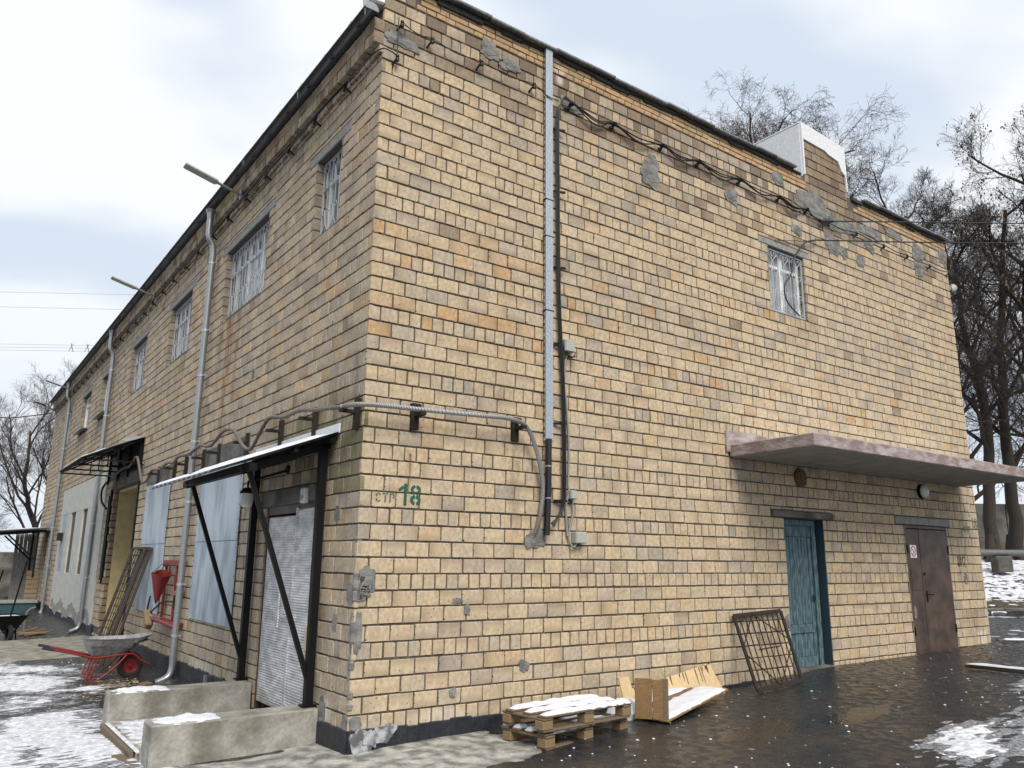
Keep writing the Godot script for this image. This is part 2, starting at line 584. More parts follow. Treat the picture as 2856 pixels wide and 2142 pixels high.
# ---------------------------------------------------------------- brickwork
const HEADERS := [0, 4, 8, 12, 16, 21, 25, 29, 33, 37, 43, 47]
var brick_shapes := {}
var tones := {}


# every brick of a wall as [u0, u1, y0, y1, row]
func lay(length: float, rows: int, turned: bool, holes: Array, first := 0) -> Array:
	var out := []
	for k in range(first, rows):
		var y0 := Y0 + k * ROW + rng.randf_range(-.0025, .0025)
		var y1 := y0 + 0.1385
		var seq := []
		var head := k in HEADERS
		var odd := k % 2 == 1
		if head:
			seq = [.185] if k < 20 else [.12, .185]
			if turned:
				seq = [.12] if k < 20 else [.25]
		else:
			seq = [.25] if odd == turned else [.12]
		var u := 0.0
		var i := 0
		while u < length - 0.02:
			var w: float = seq[i] if i < seq.size() else (.12 if head else .25)
			if i >= seq.size():
				if head and rng.randf() < .02:
					w = .25
				elif not head and rng.randf() < .012:
					w = .185
				w += rng.randf_range(-.005, .004)
			i += 1
			if u + w > length - .05:
				w = length - u
			var spans := [[u, u + w, y0 + rng.randf_range(-.002, .002), y1 + rng.randf_range(-.002, .002)]]
			for h in holes:
				var next := []
				for s in spans:
					if h[1] <= s[0] or h[0] >= s[1] or h[3] <= s[2] + .02 or h[2] >= s[3] - .02:
						next.append(s)
						continue
					if s[0] < h[0] - .03:
						next.append([s[0], h[0], s[2], s[3]])
					if s[1] > h[1] + .03:
						next.append([h[1], s[1], s[2], s[3]])
					var a := maxf(s[0], h[0])
					var b := minf(s[1], h[1])
					if h[2] > s[2] + .04:
						next.append([a, b, s[2], h[2] - .008])
					elif h[3] < s[3] - .04:
						next.append([a, b, h[3] + .008, s[3]])
				spans = next
			for s in spans:
				out.append([s[0], s[1], s[2], s[3], k])
			u += w + rng.randf_range(.013, .018)
	return out


func brick_shape(b: MB, w: float, h: float, cell: Vector2i, tone: Color, depth := 0.04) -> void:
	b.col = tone
	var c := 0.004
	var x := w * .5
	var y := h * .5
	var uw := clampf(w / .25, .1, 1.0) / 8.0
	var u0 := cell.x / 8.0 + (0.0 if w > .2 else (1.0 / 8.0 - uw) * .5)
	var v0 := cell.y / 8.0
	# the outline wanders a little, and a corner here and there is knocked off
	var pl := PackedVector2Array()
	var sg := [Vector2(-1, -1), Vector2(1, -1), Vector2(1, 1), Vector2(-1, 1)]
	for i in 4:
		var p := Vector2(sg[i].x * x + rng.randf_range(-.0022, .0022), sg[i].y * y + rng.randf_range(-.0022, .0022))
		if rng.randf() < .11:
			var q := rng.randf_range(.008, .02)
			var r := rng.randf_range(.006, .016)
			if i % 2 == 0:
				pl.append(p - Vector2(0, sg[i].y * r))
				pl.append(p - Vector2(sg[i].x * q, 0))
			else:
				pl.append(p - Vector2(sg[i].x * q, 0))
				pl.append(p - Vector2(0, sg[i].y * r))
		else:
			pl.append(p)
	var n := pl.size()
	var ids := []
	var inn := PackedVector2Array()
	var ts := PackedVector2Array()
	for i in n:
		var p := pl[i]
		var q := p - Vector2(signf(p.x), signf(p.y)) * c
		inn.append(q)
		ts.append(Vector2(u0 + uw * clampf(.5 + q.x / w, 0.01, .99), v0 + .125 * clampf(.5 - q.y / h, 0.01, .99)))
		ids.append(b.vert(Vector3(q.x, q.y, 0), Vector3(0, 0, 1), ts[i]))
	for i in range(1, n - 1):
		b.tri(ids[0], ids[i], ids[i + 1])
	for i in n:
		var j := (i + 1) % n
		var ed := (pl[j] - pl[i]).normalized()
		var nn := Vector3(ed.y, -ed.x, 0)
		var o0 := Vector3(pl[i].x, pl[i].y, -c)
		var o1 := Vector3(pl[j].x, pl[j].y, -c)
		b.quad(o0, o1, Vector3(inn[j].x, inn[j].y, 0), Vector3(inn[i].x, inn[i].y, 0), (nn + Vector3(0, 0, 1)).normalized(), ts[i], ts[j], ts[j], ts[i])
		var back := Vector3(0, 0, -depth)
		b.quad(o0 + back, o1 + back, o1, o0, nn, ts[i], ts[j], ts[j], ts[i])


func tone_end(u: float, y: float, k: int) -> int:
	var r := rng.randf()
	if y > 7.05:
		return [5, 6, 6, 15, 12, 5][rng.randi() % 6] if r < .7 else [0, 2][rng.randi() % 2]
	if y > 6.4:
		if r < .13: return [5, 15][rng.randi() % 2]
	if k >= 23 and k <= 34 and (r < .06 or (u < 2.2 and k in [24, 26, 27, 30, 31, 32] and r < .4)):
		return [4, 14][rng.randi() % 2]
	if r < .30: return 0
	if r < .54: return 1
	if r < .70: return 2
	if r < .82: return 13
	if r < .90: return 3
	if r < .925: return 8
	if r < .95: return 12
	if r < .98: return 10
	if r < .985: return 14 if y > 3.0 else 10
	return 5 if y > 4.0 else 8


func tone_side(u: float, y: float, k: int) -> int:
	var r := rng.randf()
	if u < 1.8 and y > 2.2 and y < 3.1 and r < .4:
		return 9
	if y > 6.9:
		return [5, 6, 3, 10][rng.randi() % 4] if r < .6 else 10
	if k in [24, 26, 28, 29, 30] and r < .16:
		return 14
	if r < .22: return 10
	if r < .46: return 3
	if r < .68: return 2
	if r < .78: return 12
	if r < .88: return 15
	if r < .94: return 13
	return 11 if r < .98 else 5


# `where` gives the place of a local frame at (u, y); the bricks that show largest become objects
func build_bricks(wall: Node3D, list: Array, where: Callable, tone: Callable, m: Material, alone: int, facing: Vector3) -> void:
	var order := []
	for i in list.size():
		var s = list[i]
		var t: Transform3D = where.call((s[0] + s[1]) * .5, (s[2] + s[3]) * .5)
		var to := CAM - t.origin
		var a := 0.0
		if to.length() < 14.0:
			a = (s[1] - s[0]) * (s[3] - s[2]) * to.normalized().dot(facing) / to.length_squared()
		order.append([a, i])
	order.sort_custom(func(p, q): return p[0] > q[0])
	var single := {}
	for i in mini(alone, order.size()):
		single[order[i][1]] = true
	var rest := MB.new()
	for i in list.size():
		var s = list[i]
		var w: float = s[1] - s[0]
		var h: float = s[3] - s[2]
		var tn: int = tone.call((s[0] + s[1]) * .5, (s[2] + s[3]) * .5, s[4])
		var cell := Vector2i(rng.randi() % 8, rng.randi() % 7)
		if tn in [6, 7]:
			cell.y = 7
		var t: Transform3D = where.call((s[0] + s[1]) * .5, (s[2] + s[3]) * .5)
		var push := rng.randf_range(-.004, .004)
		t = t * Transform3D(Basis(Vector3(0, 0, 1), rng.randf_range(-.006, .006)), Vector3(0, 0, push))
		if single.has(i):
			cell.x = cell.x % 4
			cell.y = cell.y if cell.y == 7 else cell.y % 4
			var key := "%d %d %d %d %d" % [roundi(w * 100), roundi(h * 100), cell.x, cell.y, tn]
			if not brick_shapes.has(key):
				var b := MB.new()
				brick_shape(b, roundi(w * 100) * .01, roundi(h * 100) * .01, cell, tones[tn])
				brick_shapes[key] = b.mesh()
			obj("brick", brick_shapes[key], m, wall).transform = t
		else:
			rest.xf = t
			var vary := rng.randf_range(.93, 1.05)
			brick_shape(rest, w, h, cell, tones[tn] * vary)
	if rest.v.size():
		obj("brick", rest, m, wall, "stuff")


# the mortar face of a wall with holes cut in it: rectangles in (u, y), at depth d behind the brick faces
func wall_face(b: MB, length: float, y0: float, y1: float, holes: Array, d: float) -> void:
	var us := [0.0, length]
	var ys := [y0, y1]
	for h in holes:
		us += [h[0], h[1]]
		ys += [h[2], h[3]]
	us.sort()
	ys.sort()
	for i in us.size() - 1:
		for j in ys.size() - 1:
			if us[i + 1] - us[i] < .001 or ys[j + 1] - ys[j] < .001:
				continue
			var cu: float = (us[i] + us[i + 1]) * .5
			var cy: float = (ys[j] + ys[j + 1]) * .5
			var open := cy < y0 or cy > y1 or cu < 0 or cu > length
			for h in holes:
				if cu > h[0] and cu < h[1] and cy > h[2] and cy < h[3]:
					open = true
			if open:
				continue
			b.quad(Vector3(us[i], ys[j], d), Vector3(us[i + 1], ys[j], d), Vector3(us[i + 1], ys[j + 1], d), Vector3(us[i], ys[j + 1], d), Vector3(0, 0, 1))
			b.quad(Vector3(us[i], ys[j], d - .3), Vector3(us[i + 1], ys[j], d - .3), Vector3(us[i + 1], ys[j + 1], d - .3), Vector3(us[i], ys[j + 1], d - .3), Vector3(0, 0, -1))
	for h in holes:
		var r := [Vector3(h[0], h[2], d), Vector3(h[1], h[2], d), Vector3(h[1], h[3], d), Vector3(h[0], h[3], d)]
		var nn := [Vector3.UP, Vector3.LEFT, Vector3.DOWN, Vector3.RIGHT]
		for i in 4:
			var p: Vector3 = r[i]
			var q: Vector3 = r[(i + 1) % 4]
			var back := Vector3(0, 0, -.3)
			b.quad(p, q, q + back, p + back, nn[i])


func blob(b: MB, cx: float, cy: float, rx: float, ry: float, z0: float, z1: float, seed_: int, rag := .25, pts := 22) -> void:
	var r := RandomNumberGenerator.new()
	r.seed = seed_
	var ph := [r.randf() * TAU, r.randf() * TAU, r.randf() * TAU]
	var pl := PackedVector2Array()
	for i in pts:
		var a := TAU * i / pts
		var k := 1.0 + rag * (.5 * sin(2 * a + ph[0]) + .35 * sin(3 * a + ph[1]) + .3 * sin(7 * a + ph[2]) + r.randf_range(-.25, .25))
		# squarer than an ellipse
		var e := pow(absf(cos(a)), .75) * signf(cos(a))
		var f := pow(absf(sin(a)), .75) * signf(sin(a))
		pl.append(Vector2(cx + rx * k * e, cy + ry * k * f))
	b.prism(pl, z0, z1)


func spiral(cx: float, cy: float, r: float, a0: float, turn: float, inward: bool) -> PackedVector2Array:
	var p := PackedVector2Array()
	for i in 11:
		var t := i / 10.0
		var rr := lerpf(r, r * .35, t)
		var a := a0 + turn * t
		p.append(Vector2(cx + rr * cos(a), cy + rr * sin(a)))
	if not inward:
		p.reverse()
	return p


func curl(b: MB, p2: PackedVector2Array, r: float, z := 0.0) -> void:
	var p := PackedVector3Array()
	for q in p2:
		p.append(Vector3(q.x, q.y, z))
	b.tube(p, r, r, 5, false)


# a scrolled window grille w by h, centred
func grille_shape(w: float, h: float) -> MB:
	var b := MB.new()
	var f := .022
	for s in [-1.0, 1.0]:
		b.box(Vector3(s * (w - f) * .5, 0, 0), Vector3(f, h, .02))
		b.box(Vector3(0, s * (h - f) * .5, .0015), Vector3(w - 2 * f - .002, f, .02))
	var units := maxi(2, roundi(w / .3))
	var uw := w / units
	for i in units * 2 - 1:
		var x := -w * .5 + (i + 1) * uw * .5
		b.box(Vector3(x, 0, -.006), Vector3(.011, h - .04, .008))
	for i in units:
		var cx := -w * .5 + (i + .5) * uw
		for sy in [-1.0, 1.0]:
			for s in [-1.0, 1.0]:
				var r := uw * .14
				var p := PackedVector2Array()
				# a scroll at the rail, a long S towards the middle, a scroll at a third of the height
				var c1 := Vector2(cx + s * uw * .2, sy * (h * .5 - .03 - r))
				var c2 := Vector2(cx + s * uw * .25, sy * h * .17)
				for q in spiral(0, 0, r, PI * -.25, TAU * .8, false):
					p.append(c1 + Vector2(q.x * s, q.y * sy))
				p.append(Vector2(cx + s * uw * .05, sy * h * .33))
				p.append(Vector2(cx + s * uw * .07, sy * h * .26))
				for q in spiral(0, 0, r * 1.25, PI * .9, -TAU * .85, true):
					p.append(c2 + Vector2(q.x * s, -q.y * sy))
				curl(b, p, .0065, .006)
	return b


# a window set in an opening: frame, panes, curtain, sill, grille; `at` is the middle of the opening on the wall face
func window(parent: Node3D, at: Transform3D, w: float, h: float, depth: float, barred: bool, seen_frac := 0.0, grille_depth := .1) -> void:
	var b := MB.new()
	var f := .06
	for s in [-1.0, 1.0]:
		b.box(Vector3(s * (w - f) * .5, 0, -depth), Vector3(f, h, .07), Basis(), .006)
		b.box(Vector3(0, s * (h - f) * .5, -depth + .001), Vector3(w - 2 * f, f, .07), Basis(), .006)
	var n := maxi(2, roundi(w / .75))
	for i in n - 1:
		b.box(Vector3(-w * .5 + w * (i + 1) / n, 0, -depth + .004), Vector3(.09, h - 2 * f, .07), Basis(), .006)
	for i in n:
		var cx := -w * .5 + w * (i + .5) / n
		b.box(Vector3(cx, h * .25, -depth + .003), Vector3(w / n - .1, .05, .05))
	var o := obj("window", b, M.frame_white, parent)
	o.transform = at
	var p := MB.new()
	p.box(Vector3(0, 0, -depth), Vector3(w - f, h - f, .008))
	obj("pane", p, M.glass, o)
	var c := MB.new()
	var k := int(w / .05)
	var shut := seen_frac
	for i in k:
		if float(i) / k > shut:
			break
		c.box(Vector3(-w * .5 + .03 + (w - .06) * (i + .5) / k, 0, -depth - .12 - .015 * (i % 2)), Vector3((w - .06) / k, h, .01))
	if c.v.size():
		obj("curtain", c, M.curtain, o)
	if barred:
		var gr := obj("window_grille", grille_shape(w - .02, h - .02), M.grille, o)
		gr.position = Vector3(0, 0, -grille_depth)
	else:
		var s := MB.new()
		s.box(Vector3(0, -h * .5 + .012, .02), Vector3(w + .06, .02, .3), Basis(Vector3(1, 0, 0), .12))
		obj("sill", s, M.pipe_zinc, o)


func jamb_bricks(b: MB, at_x: float, y0: float, y1: float, face: float, depth: float) -> void:
	# the courses seen in the side of an opening; face is +1 when they look along local +x
	var k0 := int(floor((y0 - Y0) / ROW))
	var k1 := int(ceil((y1 - Y0) / ROW))
	var keep := b.xf
	for k in range(k0, k1):
		var a := maxf(Y0 + k * ROW, y0)
		var e := minf(Y0 + k * ROW + .141, y1)
		if e - a < .04:
			continue
		b.xf = keep * Transform3D(Basis(Vector3(0, 0, -face), Vector3.UP, Vector3(face, 0, 0)), Vector3(at_x, (a + e) * .5, -depth * .5 + .002))
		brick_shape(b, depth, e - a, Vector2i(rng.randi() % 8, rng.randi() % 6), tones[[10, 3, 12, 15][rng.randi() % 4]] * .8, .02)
	b.xf = keep


# ---------------------------------------------------------------- the building
func make_building() -> void:
	var bld := thing("brick_building", "long two-storey building of pale yellow brick with a black plinth", "building")
	var atlas := brick_atlas()
	var brick_mat := func(stain: Texture2D, lu: float, lv: float, low: float, side: bool) -> StandardMaterial3D:
		var m := mat(Color(1, 1, 1), .93)
		m.albedo_texture = atlas[0]
		m.vertex_color_use_as_albedo = true
		bump(m, atlas[1], .35)
		m.detail_enabled = true
		m.detail_blend_mode = BaseMaterial3D.BLEND_MODE_MIX
		m.detail_albedo = stain
		m.detail_uv_layer = BaseMaterial3D.DETAIL_UV_2
		m.uv2_triplanar = true
		m.uv2_world_triplanar = true
		m.uv2_triplanar_sharpness = 8.0
		m.uv2_scale = Vector3(1 / lu, 1 / lv, 1 / lu)
		m.uv2_offset = Vector3(0, -low / lv, 0)
		return m
	var C := Vector3(.635, .51, .34)
	var Gy := Vector3(.50, .43, .335)
	var W := Vector3(.62, .455, .27)
	var Br := Vector3(.36, .28, .19)
	var Dk := Vector3(.27, .212, .148)
	var Or := Vector3(.59, .37, .175)
	var T := [C, C * .95, C.lerp(Gy, .35), C.lerp(Gy, .7), C.lerp(Or, .75), Br, Dk, Dk * .85, C.lerp(W, .7), Vector3(.29, .26, .15), C.lerp(Gy, .5) * .88, W * .8, Gy * .92, C.lerp(W, .35), C.lerp(Or, .4), C.lerp(Gy, .8) * .85]
	for i in T.size():
		tones[i] = Color(T[i].x, T[i].y, T[i].z)

	# ---- end wall
	var end_wall := MB.new()
	var win := [6.69, 7.64, 5.33, 6.38]
	var blue := [6.66, 7.64, -.3, 2.165]
	var brown := [9.96, 11.40, -.3, 2.18]
	var holes := [win, blue, brown]
	wall_face(end_wall, END_LEN, -.6, 7.92, holes, -.015)
	var ew := obj("end_wall", end_wall, M.mortar, bld)
	var lint := [[6.47, 7.80, 6.385, 6.50], [6.39, 7.88, 2.168, 2.275], [9.69, 11.54, 2.182, 2.32]]
	var cuts := holes.duplicate()
	for l in lint:
		cuts.append(l)
	cuts.append([5.50, 12.03, 2.955, 3.15])
	var list := lay(END_LEN, 49, false, cuts)
	# low courses of small red-yellow bricks under the roof edge
	for k in 3:
		var u := .4 if k == 0 else .45
		while u < END_LEN - .02:
			var w := .12 if (k == 0 and rng.randf() < .8) or rng.randf() < .2 else .25
			w = minf(w, END_LEN - u)
			if not (u > 7.72 and u < 9.2):
				list.append([u, u + w, 7.684 + k * .076, 7.684 + k * .076 + .064, 100])
			u += w + .011
	for k in 2:
		var u := .0
		while u < .3:
			list.append([u, u + (.12 if k == 0 else .25), 7.684 + k * .157, 7.684 + k * .157 + .14, 48])
			u += .13 if k == 0 else .26
	# the stack that rises above the roof edge
	for k in range(49, 55):
		var u := 7.86 + (.13 if k % 2 == 0 else 0.0)
		if k % 2 == 0:
			list.append([7.86, 7.98, Y0 + k * ROW, Y0 + k * ROW + .141, 90])
		while u < 9.08:
			var w := .12 if k == 49 else .25
			list.append([u, minf(u + w, 9.1), Y0 + k * ROW, Y0 + k * ROW + .141, 90])
			u += w + .011
	var marks := [["rust", .53, 2.56, 1.95, .02, .85], ["rust", 1.82, 2.72, 2.45, .03, .7], ["dark", 1.83, 2.6, 1.7, .1, .4], ["dark", 5.52, 2.98, 2.2, .035, .95], ["dark", 5.46, 2.98, 2.55, .09, .4], ["brown", 7.75, 5.5, 4.9, .16, .5], ["brown", 7.2, 5.33, 5.05, .5, .4],
		["dark", 7.86, 7.2, 3.3, .03, .55], ["dark", 11.9, 2.96, 2.7, .4, .5], ["brown", 12.0, .75, .1, .5, .55], ["dark", 8.9, .95, .7, .05, .6], ["lime", 12.3, .4, .12, .22, .8], ["lime", 1.0, .12, -.04, .5, .5], ["brown", 1.2, 3.6, 2.9, .9, .16],
		["dark", 2.35, 7.6, 6.7, .25, .3], ["brown", 3.0, 7.7, 6.9, 2.8, .38], ["brown", 8.8, 8.6, 7.5, .9, .45], ["grey", 4.0, 5.4, 4.2, 1.6, .2], ["grey", 9.5, 5.9, 4.2, 2.2, .28], ["lime", 2.5, 7.85, 7.5, .09, .8], ["dark", 3.9, 6.6, 5.9, .3, .22], ["dark", 5.9, 6.9, 6.2, .25, .2], ["grey", 7.8, 7.3, 6.6, .6, .3], ["rust", .0, 1.5, 1.2, .05, .3]]
	for i in 26:
		marks.append(["dark", rng.randf_range(.2, 12.4), rng.randf_range(2.0, 6.8), 0.0, rng.randf_range(.03, .12), rng.randf_range(.12, .3)])
		marks[-1][3] = marks[-1][2] - rng.randf_range(.15, .5)
	var em: StandardMaterial3D = brick_mat.call(stain_map(71, 1320, 1000, 13.2, 10.0, -.6, marks, .2), 13.2, 10.0, -.6, false)
	build_bricks(ew, list, func(u, y): return end_at(u, y), func(u, y, k): return (7 if rng.randf() < .3 else 5) if k == 90 else ([4, 4, 8, 4, 11][rng.randi() % 5] if k == 100 else tone_end(u, y, k)), em, 300, Vector3(0, 0, 1))
	var rv := MB.new()
	for h in [win, brown]:
		jamb_bricks(rv, h[1] - .008, h[2], h[3], -1.0, .15)
		jamb_bricks(rv, h[0] + .008, h[2], h[3], 1.0, .15)
	obj("jamb_brick", rv, em, ew, "stuff")

	# ---- side wall (u runs away from the corner)
	var wins := [[.97, 1.74], [3.47, 5.49], [7.58, 9.2], [11.38, 12.95], [15.4, 17.05], [18.9, 20.55], [23.0, 24.3]]
	var sh := []
	for i in wins.size():
		sh.append([wins[i][0], wins[i][1], 5.2 if i > 0 else 5.33, 6.36])
	var foil := [1.1, 2.62, -.4, 2.12]
	var gate := [10.43, 13.15, -.4, 3.02]
	var far_door := [24.9, 25.8, -.4, 2.35]
	sh += [foil, gate, far_door]
	var side_wall := MB.new()
	side_wall.xf = Transform3D(Basis(Vector3(0, 0, -1), Vector3.UP, Vector3(-1, 0, 0)), Vector3.ZERO)
	wall_face(side_wall, SIDE_LEN, -.8, 7.6, sh, -.015)
	var sw := obj("side_wall", side_wall, M.mortar, bld)
	cuts = sh.duplicate()
	for i in 7:
		cuts.append([wins[i][0] - .24, wins[i][1] + .26, 6.365, 6.50])
	cuts += [[.95, 2.85, 2.125, 2.33], [10.2, 13.5, 3.03, 3.36], [14.13, 21.9, -.05, 3.56], [24.6, 26.2, 2.36, 2.66]]
	list = lay(SIDE_LEN, 45, true, cuts)
	marks = [["rust", 4.95, 5.2, 2.7, .2, .85], ["rust", 4.5, 5.15, 3.3, .12, .6], ["dark", 5.4, 5.1, 3.4, .12, .45], ["brown", 4.9, 5.2, 3.4, .8, .3], ["moss", .6, 3.3, 2.4, .8, .6], ["moss", 2.0, 3.4, 2.6, 1.2, .45], ["moss", 6.5, 3.0, 1.0, .25, .35], ["brown", 8.3, 5.2, 4.2, .7, .3], ["rust", 11.0, 5.1, 3.8, .3, .3], ["brown", 9.4, 5.0, 3.4, .8, .35], ["brown", 1.2, 5.3, 4.5, .5, .25],
		["lime", 4.8, .12, -.03, .7, .6], ["lime", 6.5, .15, -.03, .3, .6], ["lime", .5, .25, -.03, .12, .8], ["dark", 1.7, 2.75, 2.1, .9, .3], ["brown", 3.0, .9, .0, .5, .2]]
	for i in 60:
		marks.append([["dark", "brown", "grey"][rng.randi() % 3], rng.randf_range(.2, 27), rng.randf_range(2.5, 6.9), 0.0, rng.randf_range(.05, .35), rng.randf_range(.12, .34)])
		marks[-1][3] = marks[-1][2] - rng.randf_range(.4, 1.6)
	var sm: StandardMaterial3D = brick_mat.call(stain_map(81, 1680, 600, 28.0, 10.0, -.6, marks, .3), 28.0, 10.0, -.6, true)
	build_bricks(sw, list, func(u, y): return side_at(-u, y), tone_side, sm, 300, Vector3(-1, 0, 0))
	rv = MB.new()
	rv.xf = side_at(0, 0)
	for i in sh.size():
		var h = sh[i]
		if i != 8: jamb_bricks(rv, -h[1] + .008, h[2], h[3], 1.0, .25 if i < 7 else .14)
		if i != 8:
			jamb_bricks(rv, -h[0] - .008, h[2], h[3], -1.0, .25 if i < 7 else .14)
	obj("jamb_brick", rv, sm, sw, "stuff")

	# ---- cornice over the side wall: two corbelled steps
	var cb := MB.new()
	for st in [[6.945, .1, .036, .12], [7.045, .3, .11, .2]]:
		var z := .0
		while z > -SIDE_LEN:
			var tall: float = .088 if st[1] < .2 else .14
			var rows := 1 if st[1] < .2 else 2
			for r in rows:
				var w: float = .12 if st[1] < .2 or r == 0 else .25
				cb.xf = side_at(z - w * .5, st[0] + r * .157 + tall * .5, st[2] + rng.randf_range(-.004, .004))
				brick_shape(cb, w - .011, tall, Vector2i(rng.randi() % 8, rng.randi() % 7), tones[[3, 5, 10, 6, 11][rng.randi() % 5]], st[2] + .05)
				if r == 0 and rows == 2:
					cb.xf = side_at(z - w * 1.5 - .003, st[0] + tall * .5, st[2] + rng.randf_range(-.004, .004))
					brick_shape(cb, w - .011, tall, Vector2i(rng.randi() % 8, rng.randi() % 7), tones[[3, 5, 10, 6, 11][rng.randi() % 5]], st[2] + .05)
			z -= .25 if st[1] > .2 else .13
	for st in [[6.99, .036, .088], [7.115, .11, .14], [7.272, .11, .14]]:
		cb.xf = end_at(-st[1] * .5 + .002, st[0], 0)
		brick_shape(cb, st[1] + .012, st[2], Vector2i(3, 2), tones[5 if st[1] > .1 else 3], .12)
	obj("cornice", cb, sm, bld, "stuff")
	var cm := MB.new()
	cm.box(Vector3(-.01, 7.0, -SIDE_LEN * .5 - .008), Vector3(.03, .09, SIDE_LEN - .02))
	cm.box(Vector3(-.045, 7.2, -SIDE_LEN * .5 - .008), Vector3(.1, .29, SIDE_LEN - .02))
	obj("cornice_bed", cm, M.mortar, bld)

	# ---- roof and the dark inside
	var rf := MB.new()
	rf.box(Vector3(END_LEN * .5, 7.86, -SIDE_LEN * .5 - .2), Vector3(END_LEN - .1, .12, SIDE_LEN - .4))
	rf.box(Vector3(.0, 7.55, -SIDE_LEN * .5 - .3), Vector3(.22, .1, SIDE_LEN + .1), Basis(Vector3(0, 0, 1), -.1))
	obj("roof", rf, M.roofing, bld)
	var bk := MB.new()
	bk.box(Vector3(END_LEN - .16, 3.6, -SIDE_LEN * .5 - .15), Vector3(.3, 8.4, SIDE_LEN - .4))
	bk.box(Vector3(END_LEN * .5, 3.4, -SIDE_LEN + .16), Vector3(END_LEN - .7, 8.0, .3))
	obj("rear_wall", bk, M.concrete_dark, bld)
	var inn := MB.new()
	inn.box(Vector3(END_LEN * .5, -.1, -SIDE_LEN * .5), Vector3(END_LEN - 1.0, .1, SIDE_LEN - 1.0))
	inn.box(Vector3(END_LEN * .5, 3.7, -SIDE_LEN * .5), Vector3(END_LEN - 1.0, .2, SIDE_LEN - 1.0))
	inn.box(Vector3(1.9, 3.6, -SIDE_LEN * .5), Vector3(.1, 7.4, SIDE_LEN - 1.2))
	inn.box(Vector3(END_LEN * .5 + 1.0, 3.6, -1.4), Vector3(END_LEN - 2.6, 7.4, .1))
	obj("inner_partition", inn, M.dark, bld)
	var fl := MB.new()
	for i in 24:
		var a := lerpf(.35, END_LEN, i / 24.0)
		var e := lerpf(.35, END_LEN, (i + 1) / 24.0)
		if e > 7.75 and a < 9.2:
			if fl.v.size():
				obj("roof_edge", fl, M.flash, bld)
				fl = MB.new()
			continue
		var da := .012 * sin(i * 1.7)
		fl.box(Vector3((a + e) * .5, 7.955 + da, -.08), Vector3(e - a + .01, .04, .36), Basis(Vector3(0, 0, 1), .004 * sin(i * 2.3)), .008)
	obj("roof_edge", fl, M.flash, bld)
	var tar := MB.new()
	for i in 40:
		var a := lerpf(.35, END_LEN, i / 40.0)
		if a > 7.6 and a < 9.2:
			continue
		var hh := .035 + .05 * absf(sin(i * 1.13)) * absf(sin(i * .37 + 1))
		tar.box(Vector3(a + .16, 7.935 - hh * .5, .012), Vector3(.33, hh, .035), Basis(Vector3(0, 0, 1), rng.randf_range(-.04, .04)), .006)
	obj("roof_felt", tar, M.roofing, bld)
	var cap := MB.new()
	cap.box(Vector3(-.06, 7.66, -.12), Vector3(.24, .22, .22), Basis(Vector3(0, 0, 1), .12), .02)
	obj("corner_cap", cap, M.white_paint, bld)

	# ---- stack wrapped in white sheet
	var ch := MB.new()
	ch.box(Vector3(8.48, 8.25, -.53), Vector3(1.24, .98, .98))
	var stack := obj("chimney_stack", ch, M.mortar, bld)
	var wr := MB.new()
	var top := PackedVector2Array([Vector2(7.83, 7.95), Vector2(7.83, 8.93), Vector2(9.13, 8.86), Vector2(9.13, 8.0), Vector2(9.1, 8.0), Vector2(9.09, 8.3), Vector2(8.98, 8.36), Vector2(8.9, 8.52), Vector2(8.6, 8.56), Vector2(8.5, 8.6), Vector2(8.2, 8.61), Vector2(7.87, 8.62), Vector2(7.862, 7.95)])
	wr.prism(top, -.02, .022)
	wr.box(Vector3(7.835, 8.4, -.53), Vector3(.03, 1.0, 1.02))
	wr.box(Vector3(9.125, 8.4, -.53), Vector3(.03, .95, 1.02))
	wr.box(Vector3(8.48, 8.9, -.53), Vector3(1.33, .035, 1.06), Basis(Vector3(0, 0, 1), -.036), .01)
	obj("white_wrap", wr, M.white_paint, stack)

	# ---- lintels
	for l in [[lint[0], M.concrete_grey, .0], [lint[1], M.concrete_dark, .03], [lint[2], M.concrete_grey, .004]]:
		var h = l[0]
		var b := MB.new()
		b.box(Vector3((h[0] + h[1]) * .5, (h[2] + h[3]) * .5, -.14 + l[2]), Vector3(h[1] - h[0] - .02, h[3] - h[2] - .012, .3), Basis(), .008)
		obj("lintel", b, l[1], bld)
	for i in 7:
		var b := MB.new()
		b.box(Vector3(0, 0, -.148), Vector3(wins[i][1] - wins[i][0] + .48, .125, .3), Basis(), .008)
		obj("lintel", b, M.concrete_grey, bld).transform = side_at(-(wins[i][0] + wins[i][1]) * .5 - .01, 6.432)
	for h in [[.97, 2.83, 2.128, 2.325], [10.22, 13.48, 3.035, 3.35], [24.65, 26.15, 2.365, 2.655]]:
		var b := MB.new()
		b.box(Vector3(0, 0, -.145), Vector3(h[1] - h[0], h[3] - h[2] - .01, .3), Basis(), .008)
		obj("lintel", b, M.concrete_dark if h[0] < 20 else M.concrete_grey, bld).transform = side_at(-(h[0] + h[1]) * .5, (h[2] + h[3]) * .5)

	# ---- windows
	window(bld, end_at((win[0] + win[1]) * .5, (win[2] + win[3]) * .5), win[1] - win[0], win[3] - win[2], .15, true, .62, .05)
	for i in 7:
		var y0: float = sh[i][2]
		window(bld, side_at(-(wins[i][0] + wins[i][1]) * .5, (y0 + 6.36) * .5), wins[i][1] - wins[i][0], 6.36 - y0, .2 if i < 4 else .15, i < 4 or i == 6, [.0, .3, .35, .4, .2, .3, .0][i], .1 if i < 4 else .06)

	# ---- plinth
	var pl := MB.new()
	plinth(pl, 0.0, 6.62, false)
	plinth(pl, 7.7, 9.9, false)
	plinth(pl, .0, 1.08, true)
	plinth(pl, 2.66, 10.35, true)
	plinth(pl, 13.9, SIDE_LEN, true)
	obj("plinth", pl, M.bitumen, bld)
	var tp := MB.new()
